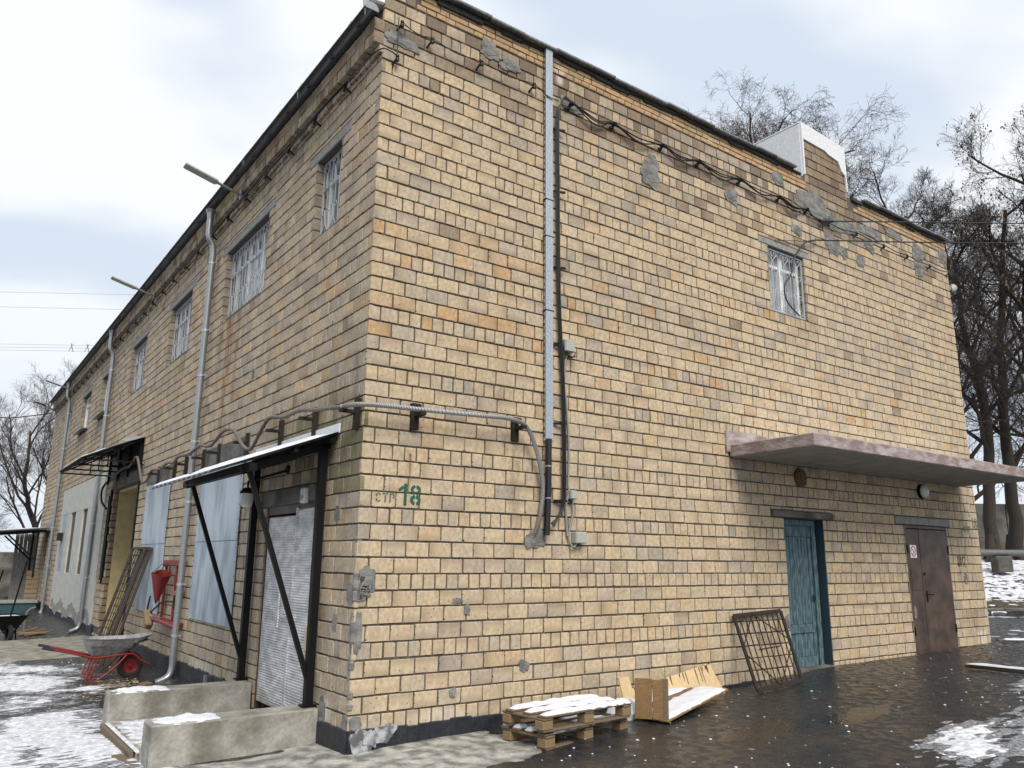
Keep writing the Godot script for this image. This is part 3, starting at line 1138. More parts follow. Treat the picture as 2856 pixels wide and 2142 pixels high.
	blob(tp, .13, -.13, .11, .14, .018, .042, 5, .35)
	blob(tp, .34, -.045, .13, .07, .018, .045, 6, .3)
	blob(tp, .2, -.09, .06, .06, .03, .05, 8, .5)
	obj("peeling_patch", tp, M.patch_white, bld)

	# ---- mortar patches
	for q in [[.22, 7.18, .19, .09], [1.4, 7.57, .14, .11], [1.71, 7.48, .16, .08], [2.68, 7.3, .17, .09], [4.13, 6.82, .19, .22], [5.87, 6.97, .16, .11], [7.08, 7.63, .17, .1], [8.05, 7.42, .52, .22], [8.75, 7.27, .5, .14], [8.52, 6.86, .22, .19], [8.87, 6.78, .09, .1], [9.36, 6.75, .13, .1], [9.7, 7.14, .15, .13], [9.75, 7.4, .35, .1], [10.6, 7.58, .3, .08], [11.45, 7.42, .22, .16], [11.45, 7.1, .2, .14], [12.45, 7.6, .14, .18], [.06, 1.3, .09, .15], [-.0, 1.25, .08, .1], [.04, .85, .04, .17], [1.13, 1.12, .05, .03], [1.25, 1.03, .03, .06], [1.98, .44, .06, .06], [2.13, 1.76, .13, .11], [.05, .05, .06, .07], [7.5, 6.85, .12, .09], [11.92, 1.28, .06, .08], [10.05, .75, .04, .09], [6.6, .73, .045, .1], [1.1, .24, .035, .05]]:
		var b := MB.new()
		var cx: float = maxf(q[0], q[2] * .98 + .012) if q[0] < .3 else q[0]
		blob(b, 0, 0, q[2], q[3], -.02, .012, int(q[0] * 100 + q[1] * 10), .3, 30)
		blob(b, q[2] * .1, -q[3] * .15, q[2] * .6, q[3] * .5, -.02, .017, int(q[0] * 90 + q[1] * 7), .35, 20)
		obj("mortar_patch", b, M.cement, bld).transform = end_at(cx, q[1])
	for q in [[-.07, .05, .065, .075], [-.6, .05, .08, .16], [-.1, 1.2, .07, .09], [-.42, .92, .06, .075], [-.03, .85, .03, .17], [-.035, .55, .03, .1], [-.5, 1.97, .07, .07], [-3.6, 4.0, .06, .06]]:
		var b := MB.new()
		blob(b, 0, 0, q[2], q[3], -.02, .007, int(q[1] * 37) + 3, .25, 20)
		obj("mortar_patch", b, M.cement, bld).transform = side_at(q[0], q[1])
	# chipped corner mended with mortar
	var mc := MB.new()
	for q in [[1.32, .16], [1.18, .1], [.86, .2], [.56, .08], [.3, .07], [.2, .06]]:
		mc.box(Vector3(.012, q[0], -.012), Vector3(.05, q[1], .05), Basis(Vector3.UP, .7), .018)
	obj("mended_corner", mc, M.cement, bld)

	# ---- doors of the end wall
	make_blue_door(bld, blue)
	make_brown_door(bld, brown)
	make_slab(bld)
	make_paint(bld)
	make_side_details(bld)


func plinth(b: MB, u0: float, u1: float, side: bool) -> void:
	var n := int((u1 - u0) / .12)
	for i in n:
		var a := lerpf(u0, u1, float(i) / n)
		var e := lerpf(u0, u1, float(i + 1) / n)
		var t := -.002 + .008 * sin(a * 7.0) + .006 * sin(a * 17.0 + 1.0) + (.0 if a > .2 or side else .0)
		var out := .024 + .004 * sin(a * 5.0)
		var low := -.75
		b.xf = side_at(-(a + e) * .5, (low + t) * .5) if side else end_at((a + e) * .5, (low + t) * .5)
		b.box(Vector3(0, 0, out * .5 - .03), Vector3(e - a + .004, t - low, out + .06), Basis(), .006)
	b.xf = Transform3D()


func make_blue_door(bld: Node3D, o: Array) -> void:
	var cx: float = 7.06
	var fr := MB.new()
	var yb := .05
	# frame post and head, set back in the opening
	fr.box(Vector3(7.5, (yb + 2.16) * .5, -.125), Vector3(.09, 2.11, .07), Basis(), .006)
	fr.box(Vector3(7.06, 2.115, -.122), Vector3(.79, .09, .07), Basis(), .006)
	fr.box(Vector3(6.675, 1.09, -.124), Vector3(.03, 2.1, .07), Basis(), .006)
	obj("door_frame", fr, M.teal, bld)
	var lf := MB.new()
	lf.box(Vector3(cx, 1.08, -.15), Vector3(.76, 2.0, .02))
	lf.box(Vector3(cx, 1.99, -.126), Vector3(.76, .16, .03), Basis(), .005)
	lf.box(Vector3(7.40, 1.0, -.1265), Vector3(.07, 1.8, .03), Basis(), .005)
	lf.box(Vector3(7.045, .6, -.118), Vector3(.75, .12, .03), Basis(), .006)
	lf.box(Vector3(7.045, .13, -.1255), Vector3(.75, .16, .03), Basis(), .006)
	var leaf := obj("door", lf, M.teal, bld)
	leaf.set_meta("label", "peeling blue-green plank door")
	var pw := .672 / 9.0
	for sec in [[.21, .54], [.66, 1.91]]:
		var b := MB.new()
		b.box(Vector3.ZERO, Vector3(pw - .006, sec[1] - sec[0] - .004, .02), Basis(), .005)
		var ms := b.mesh()
		for i in 9:
			obj("plank", ms, M.teal, leaf).position = Vector3(6.694 + pw * (i + .5), (sec[0] + sec[1]) * .5, -.131 + .003 * sin(i * 2.1))
	var rv := MB.new()
	rv.box(Vector3(7.628, 1.08, -.08), Vector3(.012, 2.2, .15))
	obj("painted_reveal", rv, M.teal_dark, bld)
	var kn := MB.new()
	kn.box(Vector3(7.405, 1.02, -.105), Vector3(.03, .1, .012), Basis(), .003)
	kn.tube(PackedVector3Array([Vector3(7.405, 1.04, -.1), Vector3(7.405, 1.04, -.07), Vector3(7.405, .98, -.065)]), .006, .006, 6)
	obj("handle", kn, M.rust_steel, leaf)
	var st := MB.new()
	st.box(Vector3(7.15, -.12, -.1), Vector3(.98, .4, .26), Basis(), .01)
	obj("threshold", st, M.concrete_dark, bld)


func make_brown_door(bld: Node3D, o: Array) -> void:
	var fr := MB.new()
	fr.box(Vector3(9.99, 1.12, -.045), Vector3(.055, 2.08, .09), Basis(), .004)
	fr.box(Vector3(11.375, 1.12, -.045), Vector3(.045, 2.08, .09), Basis(), .004)
	fr.box(Vector3(10.68, 2.15, -.046), Vector3(1.42, .05, .09), Basis(), .004)
	obj("door_frame", fr, M.brown_door, bld)
	var n := MB.new()
	n.box(Vector3(10.217, 1.1, -.03), Vector3(.395, 2.03, .05), Basis(), .006)
	var narrow := obj("door", n, M.brown_door, bld)
	narrow.set_meta("label", "narrow fixed leaf with a no-smoking sticker")
	var w := MB.new()
	w.box(Vector3(10.887, 1.1, -.026), Vector3(.928, 2.03, .05), Basis(), .006)
	var wide := obj("door", w, M.brown_door, bld)
	wide.set_meta("label", "wide leaf with handle and a scarred patch")
	var hd := MB.new()
	hd.box(Vector3(10.5, 1.0, .006), Vector3(.035, .2, .012), Basis(), .004)
	hd.tube(PackedVector3Array([Vector3(10.5, 1.03, .01), Vector3(10.5, 1.03, .06), Vector3(10.62, 1.03, .062)]), .01, .01, 7)
	obj("handle", hd, M.black_steel, wide)
	var lk := MB.new()
	lk.lathe(PackedVector2Array([Vector2(.028, 0), Vector2(.028, .012), Vector2(0, .013)]), 14, Transform3D(Basis(Vector3(1, 0, 0), PI / 2), Vector3(10.48, 1.37, -.001)))
	obj("lock", lk, M.black_steel, wide)
	var sc := MB.new()
	for q in [[10.78, 1.56, .02, .12], [10.9, 1.51, .26, .02], [11.02, 1.57, .02, .14], [10.74, 1.585, .08, .03], [11.045, 1.63, .06, .03]]:
		sc.box(Vector3(q[0], q[1], 0), Vector3(q[2], q[3], .004))
	obj("scar", sc, M.brown_scar, wide)
	for p in [[10.0, 1.78], [10.0, .45], [11.375, 1.78], [11.375, .45]]:
		var b := MB.new()
		b.tube(PackedVector3Array([Vector3(p[0], p[1] - .07, .004), Vector3(p[0], p[1] + .07, .004)]), .014, .014, 8)
		obj("hinge", b, M.black_steel, bld)
	var ol := MB.new()
	ol.bar(Vector3(10.06, 1.0, -.003), Vector3(10.06, 1.52, -.003), .012, .004)
	ol.bar(Vector3(10.08, 1.12, -.003), Vector3(10.36, 1.1, -.003), .02, .004)
	obj("glue_mark", ol, M.brown_scar, narrow)
	var s := thing("no_smoking_sign", "small white sign with a red no-smoking circle on the brown door", "sign", Vector3(10.195, 1.74, -.002))
	var bd := MB.new()
	bd.box(Vector3.ZERO, Vector3(.2, .21, .004), Basis(), .001)
	obj("board", bd, M.sign_white, s)
	var rg := MB.new()
	var c := PackedVector2Array()
	for i in 29:
		c.append(Vector2(cos(TAU * i / 28), sin(TAU * i / 28)) * .08)
	rg.ribbon(c, .017, .002, .0032)
	rg.ribbon(PackedVector2Array([Vector2(-.055, .055), Vector2(.055, -.055)]), .016, .002, .0036)
	obj("ring", rg, M.sign_red, s)
	var cg := MB.new()
	cg.ribbon(PackedVector2Array([Vector2(-.03, -.045), Vector2(.04, .025)]), .012, .0015, .0028)
	cg.ribbon(PackedVector2Array([Vector2(.035, .045), Vector2(.045, .06), Vector2(.035, .068)]), .004, .0015, .0026)
	cg.prism(PackedVector2Array([Vector2(-.045, -.065), Vector2(-.015, -.055), Vector2(-.01, -.03), Vector2(-.04, -.035)]), .0015, .0027)
	obj("cigarette", cg, M.sign_black, s)


func make_slab(bld: Node3D) -> void:
	# the concrete canopy over the two doors; snow lies on it
	var b := MB.new()
	b.box(Vector3((5.52 + 12.05) * .5, 3.045, .664), Vector3(6.53, .17, 1.332), Basis(Vector3(1, 0, 0), -.01), .012)
	var s := obj("canopy_slab", b, M.slab, bld)
	var u := MB.new()
	for q in [[5.55, 8.7], [8.715, 12.02]]:
		u.box(Vector3((q[0] + q[1]) * .5, 2.955, .66), Vector3(q[1] - q[0], .014, 1.27), Basis(Vector3(1, 0, 0), -.01), .004)
	obj("soffit", u, M.slab_under, s)
	var up := MB.new()
	up.prism(PackedVector2Array([Vector2(5.44, 3.02), Vector2(5.44, 3.31), Vector2(6.1, 3.325), Vector2(6.8, 3.22), Vector2(12.04, 3.2), Vector2(12.04, 3.02)]), -.02, .03)
	obj("upstand", up, M.slab, s)
	var sn := MB.new()
	snow_cap(sn, Transform3D(Basis(), Vector3(8.785, 3.128, .70)), 6.44, 1.24, .022, 71, 60)
	tag(obj("slab_snow", sn, M.snow, self, "stuff"), "thin snow lying on the pinkish concrete canopy over the doors", "snow", "", "stuff")


# a soft cap of snow w by d around a frame's origin, local y up, with a wandering rim
func snow_cap(b: MB, t: Transform3D, w: float, d: float, h: float, seed_: int, nx := 24, nz := 5, sink := 0.0) -> void:
	var fn := FastNoiseLite.new()
	fn.seed = seed_
	fn.frequency = 1.0
	var keep := b.xf
	b.xf = t
	var base := b.v.size()
	var P := []
	for i in nx + 1:
		for j in nz + 1:
			var x := lerpf(-.5, .5, float(i) / nx)
			var z := lerpf(-.5, .5, float(j) / nz)
			var ex := 1.0 - pow(absf(x * 2), 12)
			var ez := 1.0 - pow(absf(z * 2), 4 if nz < 8 else 10)
			var rag := fn.get_noise_2d(x * w * 9.0, z * 3.0) * .02 * clampf(d * 8.0, 0, 1)
			if sink > 0.0:
				ex = 1.0 - pow(absf(x * 2), 3)
			P.append(Vector3(x * w, h * ex * ez * (.85 + (.5 if sink == 0.0 else 1.1) * fn.get_noise_2d(x * w * 5.0, z * d * 9.0)) - .004 * (0.0 if ex * ez > .001 else 1.0) - sink, z * d + rag * signf(z)))
	for i in nx + 1:
		for j in nz + 1:
			var a: Vector3 = P[mini(i + 1, nx) * (nz + 1) + j] - P[maxi(i - 1, 0) * (nz + 1) + j]
			var c: Vector3 = P[i * (nz + 1) + mini(j + 1, nz)] - P[i * (nz + 1) + maxi(j - 1, 0)]
			b.vert(P[i * (nz + 1) + j], c.cross(a).normalized())
	for i in nx:
		for j in nz:
			var q := base + i * (nz + 1) + j
			b.tri(q, q + 1, q + nz + 2)
			b.tri(q, q + nz + 2, q + nz + 1)
	b.xf = keep


func arc(cx: float, cy: float, rx: float, ry: float, a0: float, a1: float, n := 10) -> PackedVector2Array:
	var p := PackedVector2Array()
	for i in n + 1:
		var a := deg_to_rad(lerpf(a0, a1, float(i) / n))
		p.append(Vector2(cx + rx * cos(a), cy + ry * sin(a)))
	return p


# stencilled letters with the bridges of the stencil left open
func stencil(b: MB, ch: String, x: float, y: float, w: float, h: float, t: float) -> void:
	var z0 := -.004
	var z1 := .0045
	var P := func(q): return PackedVector2Array(q)
	match ch:
		"1":
			b.ribbon(P.call([Vector2(x + w * .62, y), Vector2(x + w * .62, y + h)]), t, z0, z1)
			b.ribbon(P.call([Vector2(x + w * .0, y + h * .69), Vector2(x + w * .4, y + h * .86)]), t * .75, z0, z1)
		"8":
			for q in [[.74, .235], [.255, .245]]:
				b.ribbon(arc(x + w * .5, y + h * q[0], w * .38, h * q[1] - t * .5, -72, 78), t, z0, z1)
				b.ribbon(arc(x + w * .5, y + h * q[0], w * .38, h * q[1] - t * .5, 102, 252), t, z0, z1)
		"0":
			b.ribbon(arc(x + w * .5, y + h * .5, w * .36, h * .46, -80, 80, 14), t, z0, z1)
			b.ribbon(arc(x + w * .5, y + h * .5, w * .36, h * .46, 100, 260, 14), t, z0, z1)
		"2":
			b.ribbon(arc(x + w * .5, y + h * .74, w * .36, h * .22, 170, -30), t, z0, z1)
			b.ribbon(P.call([Vector2(x + w * .8, y + h * .62), Vector2(x + w * .16, y + h * .12)]), t, z0, z1)
			b.ribbon(P.call([Vector2(x + w * .1, y + t * .5), Vector2(x + w * .9, y + t * .5)]), t, z0, z1)
		"С":
			b.ribbon(arc(x + w * .5, y + h * .5, w * .4, h * .44, 40, 82), t, z0, z1)
			b.ribbon(arc(x + w * .5, y + h * .5, w * .4, h * .44, 105, 170), t, z0, z1)
			b.ribbon(arc(x + w * .5, y + h * .5, w * .4, h * .44, 192, 255), t, z0, z1)
			b.ribbon(arc(x + w * .5, y + h * .5, w * .4, h * .44, 278, 322), t, z0, z1)
		"Т":
			b.ribbon(P.call([Vector2(x, y + h - t * .5), Vector2(x + w * .38, y + h - t * .5)]), t, z0, z1)
			b.ribbon(P.call([Vector2(x + w * .6, y + h - t * .5), Vector2(x + w, y + h - t * .5)]), t, z0, z1)
			b.ribbon(P.call([Vector2(x + w * .5, y), Vector2(x + w * .5, y + h * .78)]), t, z0, z1)
		"Р":
			b.ribbon(P.call([Vector2(x + w * .15, y), Vector2(x + w * .15, y + h)]), t, z0, z1)
			b.ribbon(arc(x + w * .45, y + h * .7, w * .42, h * .27, -60, 75), t, z0, z1)
			b.ribbon(P.call([Vector2(x + w * .32, y + h - t * .5), Vector2(x + w * .5, y + h - t * .5)]), t, z0, z1)


func make_paint(bld: Node3D) -> void:
	for q in [["СТР", .165, 2.066, .06, .092, .013, .014, M.green_paint], ["18", .42, 2.052, .115, .21, .03, .015, M.green_paint], ["СТР", 12.06, 2.12, .075, .1, .016, .012, M.green_faded], ["18", 12.37, 2.17, .11, .22, .026, .012, M.green_faded], ["0012", 11.69, 1.49, .062, .2, .014, .016, M.black_paint]]:
		var b := MB.new()
		var x: float = q[1]
		for ch in q[0]:
			stencil(b, ch, x, q[2], q[3], q[4], q[5])
			x += q[3] + q[6]
		obj("stencil_lettering", b, q[7], bld)


func make_side_details(bld: Node3D) -> void:
	# painted sheets that board up two openings, each of two pieces
	for q in [[-3.62, -5.68, .64, 2.87], [-7.66, -9.56, .57, 2.86]]:
		for r in [[q[2], 1.745], [1.75, q[3]]]:
			var b := MB.new()
			b.box(Vector3.ZERO, Vector3(q[0] - q[1], r[1] - r[0], .012), Basis(), .003)
			var o := obj("sheet_panel", b, M.sheet_blue, bld)
			o.transform = side_at((q[0] + q[1]) * .5, (r[0] + r[1]) * .5, .018 + (.004 if r[0] > 1 else .0))
			var nl := MB.new()
			for sx in [-1.0, 1.0]:
				for i in 6:
					nl.box(Vector3(sx * ((q[0] - q[1]) * .5 - .03), lerpf(-.5, .5, (i + .5) / 6) * (r[1] - r[0]), .007), Vector3(.016, .016, .006), Basis(), .003)
			obj("rivets", nl, M.rust_steel, o)
		var bt := MB.new()
		bt.box(Vector3.ZERO, Vector3(q[0] - q[1] + .3, .26, .03), Basis(), .006)
		obj("lintel", bt, M.concrete_dark, bld).transform = side_at((q[0] + q[1]) * .5, q[3] + .14, .0)

	# the foil-wrapped door near the corner, in two leaves
	var dz := -.05
	var lf := MB.new()
	lf.box(Vector3(-.535, .955, 0), Vector3(.9, 2.1, .05), Basis(), .015)
	var d := obj("door", lf, M.foil, bld)
	d.set_meta("label", "wide door leaf wrapped in silver insulating foil")
	d.transform = side_at(-1.6, 0, dz)
	var l2 := MB.new()
	l2.box(Vector3(.2, .99, .012), Vector3(.54, 2.16, .05), Basis(), .02)
	for i in 5:
		l2.box(Vector3(-.05 + .004 * i, .2 + .42 * i, .018), Vector3(.05, .43, .055), Basis(Vector3(0, 0, 1), .02 * sin(i * 2.0)), .02)
	var d2 := obj("door", l2, M.foil, bld)
	d2.set_meta("label", "narrow door leaf wrapped in silver insulating foil")
	d2.transform = side_at(-1.6, 0, dz)
	var hb := MB.new()
	hb.tube(PackedVector3Array([Vector3(-.26, .78, .09), Vector3(-.26, 1.3, .09)]), .015, .015, 8)
	for y in [.88, 1.2]:
		hb.tube(PackedVector3Array([Vector3(-.26, y, .02), Vector3(-.26, y, .09)]), .01, .01, 6)
	obj("handle", hb, M.foil, d)
	var fr := MB.new()
	fr.box(Vector3(.492, .95, .0), Vector3(.03, 2.3, .09), Basis(), .005)
	fr.box(Vector3(-.3, 2.075, -.01), Vector3(1.5, .1, .08), Basis(), .005)
	fr.box(Vector3(-1.01, .95, -.01), Vector3(.03, 2.3, .08), Basis(), .005)
	var fo := obj("door_frame", fr, M.brown_door, bld)
	fo.transform = side_at(-1.6, 0, dz)
	var fm := MB.new()
	for i in 26:
		fm.box(Vector3(.53 + rng.randf_range(-.008, .012), -.1 + i * .085, .03), Vector3(.04, .1, .05), Basis(Vector3(0, 0, 1), rng.randf_range(-.3, .3)), .018)
	obj("mounting_foam", fm, M.foam, fo)
	fm = MB.new()
	for i in 4:
		fm.box(Vector3(.525, .62 + i * .06, .05), Vector3(.045, .07, .05), Basis(Vector3(0, 0, 1), rng.randf_range(-.5, .5)), .02)
	obj("mounting_foam", fm, M.foam_yellow, fo)

	# gateway: yellow plastered reveals, steel angles on its edges
	var pl := MB.new()
	pl.box(Vector3(.75, 1.3, -13.09), Vector3(1.3, 3.5, .05))
	pl.box(Vector3(.75, 2.99, -11.8), Vector3(1.3, .06, 2.6))
	pl.box(Vector3(.75, 1.3, -10.42), Vector3(1.3, 3.5, .05))
	obj("gate_reveal", pl, M.plaster_yellow, bld)
	var gd := MB.new()
	gd.box(Vector3(1.3, 1.3, -11.8), Vector3(.06, 3.4, 2.65))
	for i in 7:
		gd.box(Vector3(1.26, 1.3, -10.6 - i * .4), Vector3(.03, 3.3, .04))
	obj("gate", gd, M.black_steel, bld)
	var an := MB.new()
	an.box(Vector3(-.02, 1.32, -10.4), Vector3(.03, 3.4, .07))
	an.box(Vector3(.03, 1.32, -10.455), Vector3(.12, 3.4, .015))
	obj("steel_angle", an, M.black_steel, bld)
	an = MB.new()
	an.box(Vector3(-.03, 1.98, -13.3), Vector3(.05, 2.1, .1))
	obj("steel_angle", an, M.black_steel, bld)
	var gp := MB.new()
	gp.box(Vector3(-.062, 1.95, -13.38), Vector3(.02, 1.9, .06))
	obj("steel_angle", gp, mat(Color(.02, .06, .045), .6), bld)
	# ragged bricks left and right of the gateway
	var rb := MB.new()
	for k in range(-1, 21):
		for j in 1:
			var y := k * ROW + Y0 + .07
			rb.box(Vector3(.06 + .14 * j + rng.randf_range(-.02, .03), y, -13.19 + rng.randf_range(-.03, .04)), Vector3(.13, .135, .14), Basis(Vector3(0, 1, 0), rng.randf_range(-.06, .06)), .014)
	obj("broken_brick", rb, mat_t(grain(63, Color(.14, .1, .07), Color(.27, .2, .13), .03, .12, .4), .4, .95), bld, "stuff")

	# plastered bay with four tall recesses
	var pf := MB.new()
	pf.xf = Transform3D(Basis(Vector3(0, 0, -1), Vector3.UP, Vector3(-1, 0, 0)), Vector3(0, 0, 0))
	var rec := [[15.05, 15.85], [16.58, 17.38], [18.66, 19.58], [20.4, 21.35]]
	var us := [14.14]
	for r in rec:
		us += r
	us.append(21.88)
	var bx := func(u0: float, u1: float, y0: float, y1: float, d0: float, d1: float) -> void: pf.box(Vector3((u0 + u1) * .5, (y0 + y1) * .5, (d0 + d1) * .5), Vector3(u1 - u0, y1 - y0, d1 - d0), Basis(), .004)
	bx.call(14.14, 21.88, -.05, 1.06, -.05, .03)
	bx.call(14.14, 21.88, 2.76, 3.55, -.05, .031)
	for i in range(0, us.size(), 2):
		bx.call(us[i], us[i + 1], 1.06, 2.76, -.05, .03)
	obj("plaster_bay", pf, M.plaster, bld)
	for i in 4:
		var b := MB.new()
		b.box(Vector3.ZERO, Vector3(rec[i][1] - rec[i][0], 1.7, .02))
		obj("recess_panel", b, M.slit_blue, bld).transform = side_at(-(rec[i][0] + rec[i][1]) * .5, 1.91, -.035 if i < 3 else .015)
	var wt := MB.new()
	for i in 16:
		blob(wt, -14.6 - i * .45, .08 + .1 * sin(i * 1.3), .28, .14, .028, .0315 + .0004 * (i % 4), 30 + i, .4, 14)
	wt.xf = Transform3D()
	var wo := obj("damp_stain", wt, mat_t(grain(64, Color(.16, .16, .14), Color(.36, .36, .33), .03, .1, .3), .6, .95), bld, "stuff")
	wo.transform = side_at(0, 0)

	# entrance at the far end of the side wall: brick pier, old door leaf, blank panels
	var fd := MB.new()
	fd.box(Vector3(.12, 1.0, -25.35), Vector3(.05, 2.7, .9))
	obj("door", fd, M.concrete_dark, bld)
	var pr := MB.new()
	for k in 7:
		pr.box(Vector3(-.2, Y0 + k * ROW + .02, -25.95), Vector3(.38, .141, .26), Basis(), .006)
	obj("brick_pier", pr, sm_pier(), bld)
	var fc := MB.new()
	fc.box(Vector3(-.01, 2.52, -25.0), Vector3(.05, .3, 1.6))
	obj("lintel_board", fc, M.concrete_grey, bld)


func sm_pier() -> StandardMaterial3D:
	return mat_t(grain(65, Color(.27, .2, .13), Color(.36, .28, .18), .02, .1, .3), .5, .95)


# ---------------------------------------------------------------- fixtures
func pts(a: Array) -> PackedVector3Array:
	return PackedVector3Array(a)


# a smooth path through the given points
func smooth(a: Array, per := 6) -> PackedVector3Array:
	var out := PackedVector3Array()
	for i in a.size() - 1:
		var p0: Vector3 = a[maxi(i - 1, 0)]
		var p3: Vector3 = a[mini(i + 2, a.size() - 1)]
		for k in per:
			out.append((a[i] as Vector3).cubic_interpolate(a[i + 1], p0, p3, float(k) / per))
	out.append(a[-1])
	return out


func make_gutter() -> void:
	var t := thing("roof_gutter", "long dark half-round gutter along the eaves of the side wall", "gutter", Vector3(-.2, 7.34, 0))
	var b := MB.new()
	var n := 19
	for i in n:
		var z0 := .1 - i * 28.5 / n
		var z1 := .1 - (i + 1) * 28.5 / n
		b.lathe(PackedVector2Array([Vector2(.078, 0), Vector2(.078, z0 - z1 - .004)]), 12, Transform3D(Basis(Vector3(1, 0, 0), -PI / 2), Vector3(0, .0, z0)), PI * -.02, PI * 1.02)
		b.lathe(PackedVector2Array([Vector2(.072, 0), Vector2(.072, z0 - z1 - .004)]), 12, Transform3D(Basis(Vector3(1, 0, 0), -PI / 2), Vector3(0, .0, z0)), PI * -.02, PI * 1.02)
	for m in [[.078, -.0]]:
		b.tube(pts([Vector3(-.078, .003, .1), Vector3(-.078, .003, -28.4)]), .009, .009, 6)
	obj("channel", b, M.gutter, t)
	for i in n * 2:
		var z := -.3 - i * 28.0 / (n * 2)
		var k := MB.new()
		k.lathe(PackedVector2Array([Vector2(.086, 0), Vector2(.086, .025)]), 10, Transform3D(Basis(Vector3(1, 0, 0), -PI / 2), Vector3(0, 0, z)), 0, PI)
		k.box(Vector3(.06, .05, z - .012), Vector3(.1, .012, .025), Basis(Vector3(0, 0, 1), .3))
		obj("bracket", k, M.gutter, t)
	var e := MB.new()
	e.lathe(PackedVector2Array([Vector2(.079, 0), Vector2(.079, .004), Vector2(.0, .005)]), 14, Transform3D(Basis(Vector3(1, 0, 0), PI / 2), Vector3(0, 0, .1)), PI, TAU)
	e.box(Vector3(-.0, -.01, .104), Vector3(.15, .012, .012))
	obj("end_cap", e, M.pipe_zinc, t)
	for z in [.06, -1.9, -4.1]:
		var ic := MB.new()
		ic.lathe(PackedVector2Array([Vector2(.012, 0), Vector2(.004, -.05), Vector2(0, -.09)]), 6, Transform3D(Basis(), Vector3(-.06, .0, z)))
		obj("icicle", ic, M.lamp_glass, t)


func downspout(z: float, low: float, label: String, clamps: Array) -> void:
	var t := thing("downspout", label, "downspout", Vector3(-.12, low, z), 0.0, "zinc downspouts on the side wall")
	var top := 7.27 - low
	var b := MB.new()
	b.lathe(PackedVector2Array([Vector2(.052, 0), Vector2(.062, .1), Vector2(.085, .16)]), 14, Transform3D(Basis(), Vector3(-.08, top - .17, 0)))
	obj("funnel", b, M.pipe_zinc, t)
	b = MB.new()
	b.tube(smooth([Vector3(-.08, top - .16, 0), Vector3(-.08, top - .42, 0), Vector3(-.06, top - .52, 0), Vector3(.0, top - .62, 0), Vector3(.02, top - .74, 0), Vector3(.02, top - .82, 0)], 5), .05, .05, 14)
	obj("swan_neck", b, M.pipe_zinc, t)
	b = MB.new()
	b.tube(pts([Vector3(.02, top - .8, 0), Vector3(.02, .36, 0)]), .051, .051, 16)
	for i in 6:
		var y := lerpf(.5, top - .8, (i + .5) / 6.0)
		b.tube(pts([Vector3(.02, y, 0), Vector3(.02, y + .05, 0)]), .0535, .0535, 16)
	obj("pipe", b, M.pipe_zinc, t)
	b = MB.new()
	b.tube(smooth([Vector3(.02, .4, 0), Vector3(.02, .22, 0), Vector3(-.03, .1, .015), Vector3(-.16, .04, .03), Vector3(-.22, .03, .035)], 5), .053, .053, 14, false)
	obj("shoe", b, M.pipe_zinc, t)
	for y in clamps:
		var k := MB.new()
		k.tube(pts([Vector3(.02, y - low, 0), Vector3(.02, y - low + .035, 0)]), .057, .057, 14)
		k.box(Vector3(.085, y - low + .02, .0), Vector3(.09, .015, .02))
		k.box(Vector3(.06, y - low + .02, .065), Vector3(.03, .022, .05))
		obj("clamp", k, M.zinc, t)


func floodlight(z: float, y: float, len: float, label: String, head_m: Material) -> void:
	var t := thing("floodlight", label, "lamp", Vector3(-.12, y, z), 0.0, "street lamp heads on arms under the eaves")
	var b := MB.new()
	b.box(Vector3(-.01, 0, 0), Vector3(.02, .16, .09), Basis(), .003)
	obj("wall_plate", b, M.gutter, t)
	b = MB.new()
	b.tube(pts([Vector3(-.02, .0, 0), Vector3(-.42 * len, .11, 0)]), .022, .022, 10)
	obj("arm", b, M.gutter, t)
	b = MB.new()
	var bs := Basis(Vector3(0, 0, 1), -.27)
	b.box(Vector3(-.62 * len, .165, 0), Vector3(.5 * len, .035, .16), bs, .01)
	b.box(Vector3(-.4 * len, .11, 0), Vector3(.1, .05, .07), bs, .01)
	var h := obj("head", b, head_m, t)
	b = MB.new()
	b.box(Vector3(-.625 * len, .146, 0), Vector3(.44 * len, .006, .13), bs)
	obj("lens", b, M.box_grey, h)


